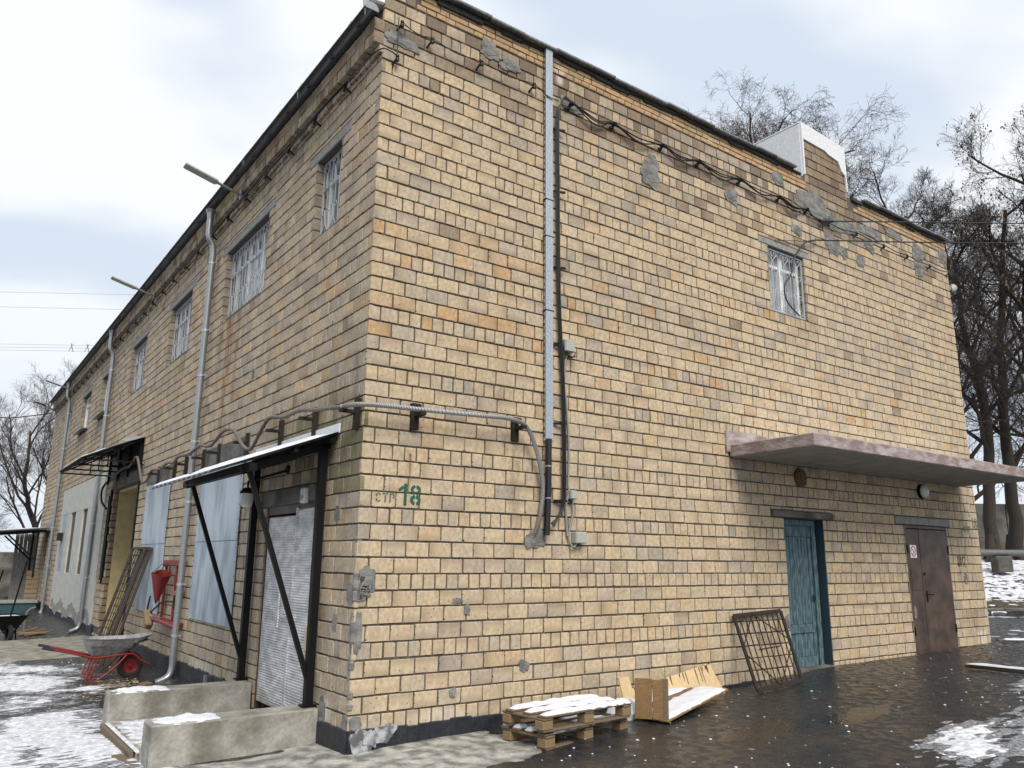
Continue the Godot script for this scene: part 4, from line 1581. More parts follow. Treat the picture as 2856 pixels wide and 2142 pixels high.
func canopy_near() -> void:
	var t := thing("steel_canopy", "black steel canopy on posts over the foil-wrapped door", "canopy", Vector3(-.06, .1, -1.9))
	t.position = Vector3.ZERO
	var s := .4
	for z in [-.8, -2.9]:
		var b := MB.new()
		b.box(Vector3(-.07, 1.4, z), Vector3(.08, 2.58, .08), Basis(), .004)
		b.box(Vector3(-.07, .115, z), Vector3(.14, .012, .14))
		obj("post", b, M.black_steel, t)
		b = MB.new()
		b.bar(Vector3(-.08, .33, z), Vector3(-.84, 2.4, z), .045, .045, Vector3(0, 0, 1))
		obj("brace", b, M.black_steel, t)
		b = MB.new()
		b.bar(Vector3(.0, 2.70, z), Vector3(-.9, 2.36, z), .06, .08, Vector3(0, 1, 0))
		obj("rafter", b, M.black_steel, t)
	var fr := MB.new()
	fr.bar(Vector3(-.86, 2.385, -.58), Vector3(-.86, 2.385, -3.08), .075, .075)
	fr.bar(Vector3(-.06, 2.72, -.58), Vector3(-.06, 2.72, -3.08), .06, .06)
	for z in [-1.3, -1.9, -2.45]:
		fr.bar(Vector3(-.03, 2.735, z), Vector3(-.88, 2.41, z), .03, .04)
	fr.bar(Vector3(-.45, 2.575, -.56), Vector3(-.45, 2.575, -3.1), .04, .03)
	obj("frame", fr, M.black_steel, t)
	var sh := MB.new()
	var n := 26
	for i in n:
		var z0 := lerpf(-.54, -3.12, float(i) / n)
		var z1 := lerpf(-.54, -3.12, float(i + 1) / n)
		var y0 := .012 * (1 if i % 2 == 0 else -1)
		sh.quad(Vector3(-.01, 2.80 + y0, z0), Vector3(-1.26, 2.31 + y0, z0), Vector3(-1.26, 2.31 - y0, z1), Vector3(-.01, 2.80 - y0, z1), Vector3(-s, 1, 0).normalized())
		sh.quad(Vector3(-.01, 2.797 + y0, z0), Vector3(-1.26, 2.307 + y0, z0), Vector3(-1.26, 2.307 - y0, z1), Vector3(-.01, 2.797 - y0, z1), Vector3(s, -1, 0).normalized())
	obj("corrugated_sheet", sh, M.gutter, t)
	var fl := MB.new()
	fl.box(Vector3(-.012, 2.845, -1.85), Vector3(.02, .1, 2.62), Basis(), .004)
	obj("wall_flashing", fl, M.white_paint, t)
	var sn := MB.new()
	snow_cap(sn, Transform3D(Basis(Vector3(0, 0, 1), .373), Vector3(-.62, 2.578, -1.2)), 1.2, 1.25, .03, 72, 24, 24)
	snow_cap(sn, Transform3D(Basis(Vector3(0, 0, 1), .373), Vector3(-1.1, 2.395, -2.75)), .3, .65, .02, 77, 10, 12)
	tag(obj("canopy_snow", sn, M.snow, self, "stuff"), "smooth snow on the black canopy over the foil door", "snow", "", "stuff")


func canopy_far() -> void:
	var t := thing("steel_canopy", "black steel canopy without posts over the yellow gateway", "canopy")
	var zs := [-10.45, -11.6, -12.75, -13.9]
	for z in zs:
		var b := MB.new()
		b.bar(Vector3(-.04, 3.9, z), Vector3(-1.05, 3.42, z), .03, .03)
		b.bar(Vector3(-.04, 3.4, z), Vector3(-1.06, 3.4, z), .03, .03)
		b.bar(Vector3(-.04, 3.2, z), Vector3(-.04, 3.92, z), .04, .04, Vector3(0, 0, 1))
		b.bar(Vector3(-.45, 3.4, z), Vector3(-.45, 3.7, z), .022, .022, Vector3(0, 0, 1))
		obj("truss", b, M.black_steel, t)
	var fr := MB.new()
	for q in [[-.04, 3.88], [-.38, 3.735], [-.72, 3.575], [-1.05, 3.42], [-1.05, 3.395], [-.04, 3.395]]:
		fr.bar(Vector3(q[0], q[1], -10.4), Vector3(q[0], q[1], -13.95), .025, .025)
	obj("frame", fr, M.black_steel, t)
	var bk := MB.new()
	bk.box(Vector3(-.012, 3.6, -12.15), Vector3(.015, .62, 3.55))
	obj("back_board", bk, M.black_steel, t)
	var sh := MB.new()
	var k := 16
	for i in k:
		var z0 := lerpf(-10.32, -14.0, float(i) / k)
		var z1 := lerpf(-10.32, -14.0, float(i + 1) / k)
		var sag := .03 * sin(i * .9)
		for e in [0.0, -.006]:
			sh.quad(Vector3(-.01, 3.93 + e, z0), Vector3(-.6, 3.68 + sag + e, z0), Vector3(-.6, 3.68 + .03 * sin((i + 1) * .9) + e, z1), Vector3(-.01, 3.93 + e, z1), Vector3(-.4, 1, 0).normalized() * (1.0 if e == 0.0 else -1.0))
			sh.quad(Vector3(-.6, 3.68 + sag + e, z0), Vector3(-1.12, 3.41 + e, z0), Vector3(-1.12, 3.41 + e, z1), Vector3(-.6, 3.68 + .03 * sin((i + 1) * .9) + e, z1), Vector3(-.45, 1, 0).normalized() * (1.0 if e == 0.0 else -1.0))
	sh.quad(Vector3(-.008, 3.92, -10.3), Vector3(-.35, 3.79, -10.3), Vector3(-.3, 3.95, -11.2), Vector3(-.008, 4.05, -11.2), Vector3(-.3, 1, .2).normalized())
	obj("roof_sheet", sh, M.zinc, t)
	var sn := MB.new()
	snow_cap(sn, Transform3D(Basis(Vector3(0, 0, 1), .46), Vector3(-.86, 3.56, -12.2)), .56, 3.5, .025, 73, 8, 24)
	tag(obj("canopy_snow", sn, M.snow, self, "stuff"), "thin snow on the canopy over the yellow gateway", "snow", "", "stuff")


func canopy_porch() -> void:
	# the porch roof at the far left end of the building
	var t := thing("porch_roof", "low black porch roof with slanting struts at the far end of the side wall", "canopy")
	var b := MB.new()
	b.bar(Vector3(-.1, 2.36, -24.6), Vector3(-2.4, 2.13, -24.6), .07, .09)
	b.bar(Vector3(-.1, 2.4, -26.2), Vector3(-2.4, 2.17, -26.2), .07, .09)
	b.bar(Vector3(-2.35, 2.15, -24.5), Vector3(-2.35, 2.15, -26.3), .06, .06)
	obj("beam", b, M.black_steel, t)
	for z in [-24.6, -26.2]:
		b = MB.new()
		b.bar(Vector3(-1.2, 2.2, z), Vector3(-.3, 1.35, z), .05, .05, Vector3(0, 0, 1))
		obj("strut", b, M.black_steel, t)
		b = MB.new()
		b.box(Vector3(-.33, 1.55, z), Vector3(.06, 1.5, .06))
		obj("post", b, M.black_steel, t)
	b = MB.new()
	for i in 9:
		b.box(Vector3(-.2 - i * .27, 2.44 - i * .027, -25.4), Vector3(.265, .03, 2.1), Basis(Vector3(0, 0, 1), .1 + .03 * (i % 2)), .006)
	obj("roof_sheet", b, M.gutter, t)
	b = MB.new()
	snow_cap(b, Transform3D(Basis(Vector3(0, 0, 1), .1), Vector3(-1.4, 2.35, -25.4)), 2.2, 1.9, .03, 75, 12, 12)
	tag(obj("porch_snow", b, M.snow, self, "stuff"), "snow on the low porch roof at the far end", "snow", "", "stuff")


func wall_cables() -> void:
	# galvanised channel and what comes out of it
	var t := thing("cable_channel", "tall galvanised cable channel running down the end wall", "cable duct", Vector3(2.285, 2.86, .0))
	var b := MB.new()
	var seams := [0.0, 1.56, 2.5, 2.98, 5.08]
	for i in 4:
		b.box(Vector3(0, (seams[i] + seams[i + 1]) * .5, .04), Vector3(.105 + .002 * (i % 2), seams[i + 1] - seams[i] - .004, .055 + .002 * (i % 2)), Basis(), .004)
	obj("cover", b, M.zinc, t)
	b = MB.new()
	for i in 60:
		b.box(Vector3(-.055, .06 + i * .083, .028), Vector3(.004, .035, .012))
	obj("slots", b, M.dark, t, "stuff")
	for y in [1.56, 2.5, 2.98]:
		b = MB.new()
		b.box(Vector3(0, y, .041), Vector3(.13, .012, .064), Basis(), .003)
		obj("strap", b, M.black_steel, t)
	t = thing("standpipe", "black plastic pipe under the cable channel with two light bands", "pipe", Vector3(2.255, 1.8, .07))
	b = MB.new()
	b.tube(pts([Vector3(.01, 1.08, 0), Vector3(.005, .5, 0), Vector3(-.01, 0, -.01)]), .036, .036, 14)
	obj("pipe", b, M.cable, t)
	b = MB.new()
	for y in [.4, .76]:
		b.tube(pts([Vector3(.003, y, 0), Vector3(.003, y + .016, 0)]), .0375, .0375, 14)
	obj("band", b, M.cable_grey, t)

	# bundle of black cables: down beside the channel and along under the eaves
	t = thing("cable_bundle", "sagging bundle of black cables clipped along the top of the end wall", "cable")
	var cl := [3.39, 4.32, 5.09, 6.03, 7.0, 7.75]
	for j in 4:
		b = MB.new()
		var o := Vector3(.0, .02 * (j - 2) * .5, .012 * (j % 3))
		var path := [Vector3(2.3 + .012 * j, 1.93 - .012 * j, .07), Vector3(2.42, 2.04, .06) + o * .6, Vector3(2.5, 2.2, .05) + Vector3(.012 * (j - 2), 0, o.z), Vector3(2.51 + .01 * (j - 2), 2.9, .05 + o.z), Vector3(2.495 + .011 * (j - 2), 3.6, .05 + o.z), Vector3(2.44 + .012 * (j - 2), 4.6, .05 + o.z), Vector3(2.43 + .012 * (j - 2), 6.0, .05 + o.z), Vector3(2.42 + .012 * (j - 2), 6.95, .06 + o.z), Vector3(2.45 + .01 * j, 7.2 + .015 * j, .08), Vector3(2.58, 7.3 + .008 * j, .08)]
		var x0 := 2.75
		for q in cl:
			path.append(Vector3((x0 + q) * .5, 7.21 - .022 * j + .03 * sin(q * 3 + j * 2), .06 + o.z))
			path.append(Vector3(q, 7.265 + o.y * .6, .055 + o.z))
			x0 = q
		if j < 2:
			path.append(Vector3(7.95, 7.19, .05))
			path.append(Vector3(8.22, 7.18, .06))
		b.tube(smooth(path, 5), .009, .009, 5)
		obj("cable", b, M.cable, t)
	for q in cl + [2.62]:
		b = MB.new()
		b.bar(Vector3(q + .01, 7.21, .0), Vector3(q + .0, 7.28, .09), .03, .025)
		b.bar(Vector3(q - .05, 7.2, .03), Vector3(q + .06, 7.285, .06), .02, .03)
		obj("clip", b, M.black_steel, t)
	for y in [2.19, 3.08, 4.02, 5.0, 6.0, 6.85]:
		b = MB.new()
		b.bar(Vector3(2.38, y, .02), Vector3(2.53, y, .07), .02, .025)
		obj("clip", b, M.black_steel, t)

	# thin old wire on insulators, round the corner and along the side wall
	t = thing("insulator_wire", "thin old wires on black insulators under the eaves, round the corner", "wire")
	var ins := [Vector3(.18, 7.34, .08), Vector3(.57, 7.3, .08), Vector3(1.24, 7.29, .08), Vector3(2.03, 7.3, .08), Vector3(2.42, 7.22, .08)]
	for j in 2:
		b = MB.new()
		var path := []
		for i in ins.size():
			path.append(ins[i] + Vector3(0, .012 * j, .01 * j))
			if i < ins.size() - 1:
				path.append((ins[i] + ins[i + 1]) * .5 - Vector3(0, .02 + .012 * j, 0))
		b.tube(smooth(path, 4), .005, .005, 4)
		obj("wire", b, M.cable, t)
	b = MB.new()
	b.tube(pts([Vector3(.15, 7.42, .05), Vector3(.15, 6.82, .05)]), .006, .006, 5)
	b.tube(smooth([Vector3(.15, 6.92, .07), Vector3(.05, 6.93, .09), Vector3(-.03, 6.95, .05), Vector3(-.09, 6.92, -.1), Vector3(-.09, 6.9, -.5)], 5), .008, .008, 5)
	for k in 3:
		var path := []
		for i in 30:
			path.append(Vector3(-.1 - .02 * (i % 2) - .01 * k, 6.88 + .015 * k + .02 * sin(i * 1.3 + k * 2.0), -.5 - i * .9))
		b.tube(smooth(path, 2), .009, .009, 5)
	obj("wire", b, M.cable, t)
	for p in ins.slice(0, 4) + [Vector3(.15, 6.91, .06), Vector3(9.22, 7.22, .06), Vector3(10.11, 7.21, .06), Vector3(10.93, 7.21, .06), Vector3(11.77, 7.21, .06), Vector3(12.52, 7.24, .06)]:
		b = MB.new()
		b.bar(Vector3(p.x - .03, p.y - .07, .0), Vector3(p.x, p.y, .07), .018, .018)
		b.lathe(PackedVector2Array([Vector2(.0, -.045), Vector2(.022, -.04), Vector2(.024, -.01), Vector2(.014, .0), Vector2(.022, .012), Vector2(.018, .035), Vector2(0, .04)]), 8, Transform3D(Basis(), p))
		obj("insulator", b, M.cable, t)
	for i in 28:
		b = MB.new()
		var z := -.75 - i * .9
		b.bar(Vector3(-.02, 6.82, z), Vector3(-.12, 6.88, z), .02, .025)
		b.bar(Vector3(-.1, 6.84, z - .05), Vector3(-.1, 6.92, z + .05), .03, .02)
		obj("insulator", b, M.cable, t)
	b = MB.new()
	b.tube(smooth([Vector3(8.3, 7.19, .06), Vector3(8.8, 7.17, .07), Vector3(9.22, 7.22, .08), Vector3(9.7, 7.19, .08), Vector3(10.11, 7.21, .08), Vector3(10.5, 7.18, .08), Vector3(10.93, 7.21, .08), Vector3(11.3, 7.18, .08), Vector3(11.77, 7.21, .08), Vector3(12.1, 7.19, .08), Vector3(12.52, 7.24, .08), Vector3(12.66, 7.22, .02)], 4), .009, .009, 5)
	b.tube(pts([Vector3(12.6, 7.22, .04), Vector3(12.62, 6.55, .03), Vector3(12.58, 6.4, .03)]), .007, .007, 5)
	obj("wire", b, M.cable, t)

	# two service cables that leave the wall to the right
	t = thing("service_cable", "upper black overhead cable leaving the end wall below the chimney", "cable", Vector3.ZERO, 0.0, "overhead cables on the right")
	b = MB.new()
	b.tube(pts([Vector3(8.22, 7.18, .06), Vector3(12.8, 7.9, 1.4), Vector3(26.5, 10.1, 5.4)]), .012, .012, 5)
	obj("cable", b, M.cable, t)
	b = MB.new()
	b.tube(pts([Vector3(8.1, 7.15, .06), Vector3(8.45, 7.235, .075)]), .03, .03, 8)
	obj("clamp", b, M.cable, t)
	t = thing("service_cable", "lower black overhead cable that droops into the barred end window", "cable", Vector3.ZERO, 0.0, "overhead cables on the right")
	b = MB.new()
	b.tube(smooth([Vector3(7.42, 5.36, -.0), Vector3(7.05, 5.5, .05), Vector3(6.98, 5.75, .06), Vector3(7.18, 6.0, .06), Vector3(7.3, 6.3, .06), Vector3(7.6, 6.62, .07), Vector3(7.95, 6.76, .09), Vector3(8.4, 6.84, .16), Vector3(12.8, 7.5, 1.4), Vector3(26.0, 9.6, 5.2)], 8), .012, .012, 5)
	b.tube(pts([Vector3(6.86, 6.5, .03), Vector3(7.9, 6.72, .07)]), .006, .006, 5)
	obj("cable", b, M.cable, t)

	# grey cable and its three boxes
	t = thing("grey_cable", "thin grey cable hanging down the end wall between small junction boxes", "cable")
	b = MB.new()
	b.tube(smooth([Vector3(2.56, 4.0, .05), Vector3(2.53, 3.6, .03), Vector3(2.57, 3.3, .03), Vector3(2.6, 2.78, .03), Vector3(2.585, 2.4, .03), Vector3(2.6, 2.3, .04)], 5), .012, .012, 6)
	b.tube(smooth([Vector3(2.585, 2.28, .04), Vector3(2.55, 2.15, .03), Vector3(2.555, 1.95, .03), Vector3(2.57, 1.8, .03)], 5), .014, .014, 6)
	b.tube(smooth([Vector3(2.63, 2.22, .04), Vector3(2.65, 2.05, .03), Vector3(2.6, 1.88, .03), Vector3(2.59, 1.75, .035), Vector3(2.64, 1.68, .05), Vector3(2.7, 1.74, .06)], 5), .011, .011, 6)
	obj("cable", b, M.cable_grey, t)
	b = MB.new()
	b.tube(smooth([Vector3(2.47, 4.1, .06), Vector3(2.52, 3.93, .08), Vector3(2.62, 3.9, .09), Vector3(2.67, 3.97, .08)], 5), .007, .007, 5)
	b.tube(smooth([Vector3(2.5, 4.0, .06), Vector3(2.57, 3.89, .08), Vector3(2.68, 3.92, .07)], 5), .007, .007, 5)
	obj("loop", b, M.cable, t)
	for q in [[2.575, 4.03, .15, .15, "square grey junction box beside the cable channel, the highest of three"], [2.62, 2.265, .09, .1, "small pale junction box in the middle of the grey cable"], [2.725, 1.785, .16, .13, "grey-green junction box low on the end wall with a looped cable"]]:
		var jb := thing("junction_box", q[4], "junction box", Vector3(q[0], q[1], 0))
		b = MB.new()
		b.box(Vector3(0, 0, .05), Vector3(q[2], q[3], .09), Basis(), .008)
		obj("box", b, M.box_grey, jb)
		b = MB.new()
		b.box(Vector3(0, 0, .098), Vector3(q[2] - .012, q[3] - .012, .012), Basis(), .004)
		obj("cover", b, M.box_grey, jb)
		b = MB.new()
		b.lathe(PackedVector2Array([Vector2(.018, 0), Vector2(.018, .03), Vector2(.012, .035)]), 10, Transform3D(Basis(Vector3(1, 0, 0), PI), Vector3(-.02, -q[3] * .5 + .003, .05)))
		obj("gland", b, M.cable, jb)

	# armoured hose on brackets, round the corner
	var old_path := [Vector3(-.12, 3.36, -13.3), Vector3(-.14, 3.3, -12.6), Vector3(-.14, 3.38, -11.6), Vector3(-.14, 3.36, -10.9), Vector3(-.13, 3.5, -10.35), Vector3(-.14, 3.3, -9.95), Vector3(-.14, 2.95, -9.5), Vector3(-.15, 2.93, -9.0), Vector3(-.16, 3.08, -8.6), Vector3(-.15, 3.05, -8.0), Vector3(-.17, 3.1, -7.4), Vector3(-.15, 3.08, -7.0), Vector3(-.16, 3.14, -6.7), Vector3(-.16, 3.12, -6.0), Vector3(-.16, 3.18, -5.4), Vector3(-.16, 3.12, -4.8), Vector3(-.17, 3.25, -4.2), Vector3(-.17, 3.2, -3.7), Vector3(-.15, 2.95, -3.3), Vector3(-.15, 2.88, -2.95), Vector3(-.15, 3.08, -2.6), Vector3(-.16, 3.18, -2.3), Vector3(-.16, 3.12, -1.8), Vector3(-.17, 3.12, -1.3), Vector3(-.16, 3.06, -.8), Vector3(-.17, 2.99, -.15)]
	t = thing("armoured_hose", "silver wrapped conduit on brackets curving round the building corner into the wall", "conduit")
	b = MB.new()
	var hp := smooth([Vector3(-.17, 2.99, -.15), Vector3(-.13, 2.98, .1), Vector3(.1, 2.99, .16), Vector3(.57, 3.0, .17), Vector3(1.25, 3.02, .17), Vector3(1.63, 3.03, .17), Vector3(1.87, 2.98, .15), Vector3(2.02, 2.8, .12), Vector3(2.13, 2.55, .09), Vector3(2.18, 2.3, .07), Vector3(2.165, 2.05, .05), Vector3(2.13, 1.88, .03), Vector3(2.1, 1.78, .0)], 8)
	b.tube(hp, .024, .024, 10)
	obj("hose", b, M.hose, t)
	b = MB.new()
	for i in range(2, hp.size() - 2):
		for f in [0.0, .5]:
			var p := hp[i].lerp(hp[i + 1], f)
			var d := (hp[i + 1] - hp[i]).normalized()
			var tilt := (d + Vector3(0, .55, 0)).normalized()
			b.tube(pts([p - tilt * .004, p + tilt * .004]), .0262, .0262, 9, false)
	obj("wrapping", b, M.hose_old, t)
	b = MB.new()
	b.tube(smooth(old_path, 5), .024, .022, 8)
	var old := smooth(old_path, 5)
	for i in range(1, old.size() - 1, 2):
		var dd := (old[i + 1] - old[i]).normalized()
		b.tube(pts([old[i] - dd * .012, old[i] + dd * .012]), .029, .026, 8)
	obj("lagged_pipe", b, M.hose_old, t)
	for q in [.55, 1.82]:
		b = MB.new()
		b.box(Vector3(q, 2.95, .022), Vector3(.085, .27, .05), Basis(), .004)
		b.box(Vector3(q + .01, 2.96, .12), Vector3(.06, .035, .16), Basis(), .003)
		b.box(Vector3(q - .0, 3.04, .1), Vector3(.05, .05, .05), Basis(), .008)
		obj("bracket", b, M.rust_steel, t)
	for z in [-.12, -1.2, -2.26, -3.54, -4.82, -5.63, -6.7, -7.46, -8.65, -12.6, -11.4]:
		b = MB.new()
		var y := 3.0 if z < -.2 else 2.93
		if z < -10: y = 3.5
		b.box(Vector3(-.022, y, z), Vector3(.05, .32, .07), Basis(Vector3(1, 0, 0), rng.randf_range(-.12, .12)), .004)
		b.box(Vector3(-.12, y + .02, z), Vector3(.18, .035, .05), Basis(), .003)
		obj("bracket", b, M.rust_steel, t)
	b = MB.new()
	b.tube(smooth([Vector3(-.03, 3.3, -13.9), Vector3(-.14, 3.1, -13.95), Vector3(-.15, 2.8, -13.8), Vector3(-.05, 2.6, -13.6)], 5), .025, .025, 7)
	obj("hose_end", b, M.cable, t)

	# lamps and small fittings
	t = thing("jar_lamp", "old jar lamp hanging on a black arm beside the foil door", "lamp", Vector3(-.34, 2.28, -2.35))
	b = MB.new()
	b.tube(pts([Vector3(.34, .25, .35), Vector3(.0, .12, .0)]), .016, .016, 8)
	b.tube(pts([Vector3(.0, .13, .0), Vector3(.0, .03, .0)]), .012, .012, 8)
	b.lathe(PackedVector2Array([Vector2(.05, .0), Vector2(.05, .02), Vector2(0, .022)]), 12, Transform3D(Basis(Vector3(0, 0, 1), PI / 2), Vector3(.345, .26, .36)))
	obj("arm", b, M.black_steel, t)
	b = MB.new()
	b.lathe(PackedVector2Array([Vector2(.085, -.02), Vector2(.085, .0), Vector2(.05, .04), Vector2(.03, .05), Vector2(.0, .052)]), 16)
	obj("lamp_cap", b, M.rust_steel, t)
	b = MB.new()
	b.lathe(PackedVector2Array([Vector2(.0, -.185), Vector2(.04, -.18), Vector2(.065, -.15), Vector2(.072, -.1), Vector2(.072, -.018)]), 16)
	obj("lamp_glass", b, M.lamp_glass, t)
	t = thing("door_alarm", "small white sounder box above the foil door", "alarm", Vector3(-.02, 2.2, -1.37))
	b = MB.new()
	b.box(Vector3(0, 0, 0), Vector3(.06, .17, .13), Basis(), .012)
	obj("case", b, M.frame_white, t)
	b = MB.new()
	b.lathe(PackedVector2Array([Vector2(.035, 0), Vector2(.03, .012), Vector2(.0, .013)]), 14, Transform3D(Basis(Vector3(0, 0, 1), PI / 2), Vector3(-.03, -.03, 0)))
	for i in 3:
		b.box(Vector3(-.032, .03 + i * .02, 0), Vector3(.004, .006, .07))
	obj("grille", b, M.box_grey, t)
	t = thing("round_wall_lamp", "round white bulkhead lamp above the brown door", "lamp", Vector3(10.63, 2.77, 0))
	var rt := Transform3D(Basis(Vector3(1, 0, 0), PI / 2), Vector3.ZERO)
	b = MB.new()
	b.lathe(PackedVector2Array([Vector2(.125, 0), Vector2(.125, .05), Vector2(.115, .055)]), 24, rt)
	obj("housing", b, M.black_steel, t)
	b = MB.new()
	b.lathe(PackedVector2Array([Vector2(.115, .05), Vector2(.11, .085), Vector2(.08, .11), Vector2(.03, .122), Vector2(0, .123)]), 24, rt)
	obj("lens", b, M.lamp_glass, t)
	t = thing("rusty_wall_plate", "round rusty cover plate on the wall above the blue-green door", "cover plate", Vector3(7.1, 2.77, 0))
	b = MB.new()
	b.lathe(PackedVector2Array([Vector2(.135, 0), Vector2(.135, .04), Vector2(.12, .05), Vector2(.05, .05), Vector2(.045, .06), Vector2(0, .061)]), 22, rt)
	obj("disc", b, M.rust, t)
	b = MB.new()
	for i in 6:
		var a := TAU * i / 6
		b.box(Vector3(.1 * cos(a), .1 * sin(a), .052), Vector3(.022, .022, .012), Basis(), .005)
	obj("bolt", b, M.rust_steel, t)
	t = thing("corner_spotlights", "pair of small dark lamps high on the far edge of the end wall", "lamp", Vector3(12.66, 7.1, -.05))
	for q in [[.1, .14, M.black_steel], [.14, -.12, M.box_grey]]:
		b = MB.new()
		b.lathe(PackedVector2Array([Vector2(.03, -.1), Vector2(.07, -.06), Vector2(.09, .08), Vector2(.0, .085)]), 12, Transform3D(Basis(Vector3(0, 0, 1), -1.0), Vector3(q[0], q[1], 0)))
		b.tube(pts([Vector3(-.05, q[1], 0), Vector3(q[0], q[1], 0)]), .015, .015, 6)
		obj("lamp_head", b, q[2], t)


func overhead_wires() -> void:
	for q in [[Vector3(-1.6, 21.1, -62.1), Vector3(6.4, 21.0, -56.4), "highest thin wire in the sky left of the building"], [Vector3(-1.4, 20.0, -62.3), Vector3(6.5, 19.85, -56.5), "second thin wire in the sky left of the building"], [Vector3(-1.0, 17.25, -62.8), Vector3(4.5, 17.2, -58.9), "upper wire of the three close wires with spacers"], [Vector3(-1.0, 17.0, -62.8), Vector3(4.5, 17.0, -58.9), "middle wire of the three close wires with spacers"], [Vector3(-1.0, 16.78, -62.8), Vector3(4.5, 16.75, -58.9), "lowest wire of the three close wires with spacers"]]:
		var b := MB.new()
		var d: Vector3 = (q[1] - q[0]).normalized()
		b.tube(pts([q[0] - d * 40.0, q[0], q[1], q[1] + d * 45.0]), .01, .01, 4)
		tag(obj("overhead_wire", b, M.wire, self), q[2], "wire", "overhead wires in the sky")
	var sp := MB.new()
	for k in 2:
		var p := Vector3(3.4, 17.0, -59.6).lerp(Vector3(4.5, 17.0, -58.9), k * .9)
		sp.bar(p + Vector3(-.15, -.3, 0), p + Vector3(.1, .32, 0), .05, .05)
		sp.bar(p + Vector3(.15, -.3, 0), p + Vector3(-.05, .32, 0), .05, .05)
	tag(obj("wire_spacer", sp, M.wire, self), "spacers that hold the three close wires apart", "wire spacer")
	var b2 := MB.new()
	b2.tube(smooth([Vector3(-.15, 6.95, -27.9), Vector3(-1.1, 6.33, -25.2), Vector3(-2.0, 5.8, -22.5), Vector3(-4.0, 4.9, -16.5), Vector3(-14.0, 4.2, 8.0)], 8), .02, .02, 6)
	tag(obj("service_cable", b2, M.cable, self), "thick black cable sloping from the far building corner to the left", "cable")


# ---------------------------------------------------------------- the ground
func steps(list: Array) -> PackedFloat32Array:
	var out := PackedFloat32Array()
	for q in list:
		var x: float = q[0]
		while x < q[1] - q[2] * .5:
			out.append(x)
			x += q[2]
	out.append(list[-1][1])
	return out


func sheet(xs: PackedFloat32Array, zs: PackedFloat32Array, h: Callable, keep: Callable) -> MB:
	var b := MB.new()
	var id := {}
	var at := func(i: int, j: int) -> int:
		var key := i * 4096 + j
		if not id.has(key):
			var x := xs[i]
			var z := zs[j]
			var e := .03
			var y: float = h.call(x, z)
			var nn := Vector3(y - h.call(x + e, z), e, y - h.call(x, z + e)).normalized()
			id[key] = b.vert(Vector3(x, y, z), nn, Vector2(x, z))
		return id[key]
	for i in xs.size() - 1:
		for j in zs.size() - 1:
			if keep.call(xs[i], xs[i + 1], zs[j], zs[j + 1]):
				var p: int = at.call(i, j)
				var q: int = at.call(i + 1, j)
				var r: int = at.call(i + 1, j + 1)
				var s: int = at.call(i, j + 1)
				b.tri(p, q, r)
				b.tri(p, r, s)
	return b


# a sheet whose own height dips under the ground where `f` is below zero, so that its rim is where the two meet
func drift(called: String, box: Rect2, step: float, f: Callable, m: Material, label: String, category: String, kind := "stuff") -> void:
	var xs := steps([[box.position.x, box.end.x, step]])
	var zs := steps([[box.position.y, box.end.y, step]])
	var cache := {}
	var val := func(x: float, z: float) -> float:
		var k := Vector2i(roundi(x * 1000), roundi(z * 1000))
		if not cache.has(k):
			cache[k] = f.call(x, z)
		return cache[k]
	var b := sheet(xs, zs, func(x, z): return ground_y(x, z) + clampf(val.call(x, z), -.012, .06), func(x0, x1, z0, z1): return maxf(maxf(val.call(x0, z0), val.call(x1, z0)), maxf(val.call(x0, z1), val.call(x1, z1))) > -.001)
	if b.ix.size():
		tag(obj(called, b, m, self), label, category, "", kind)


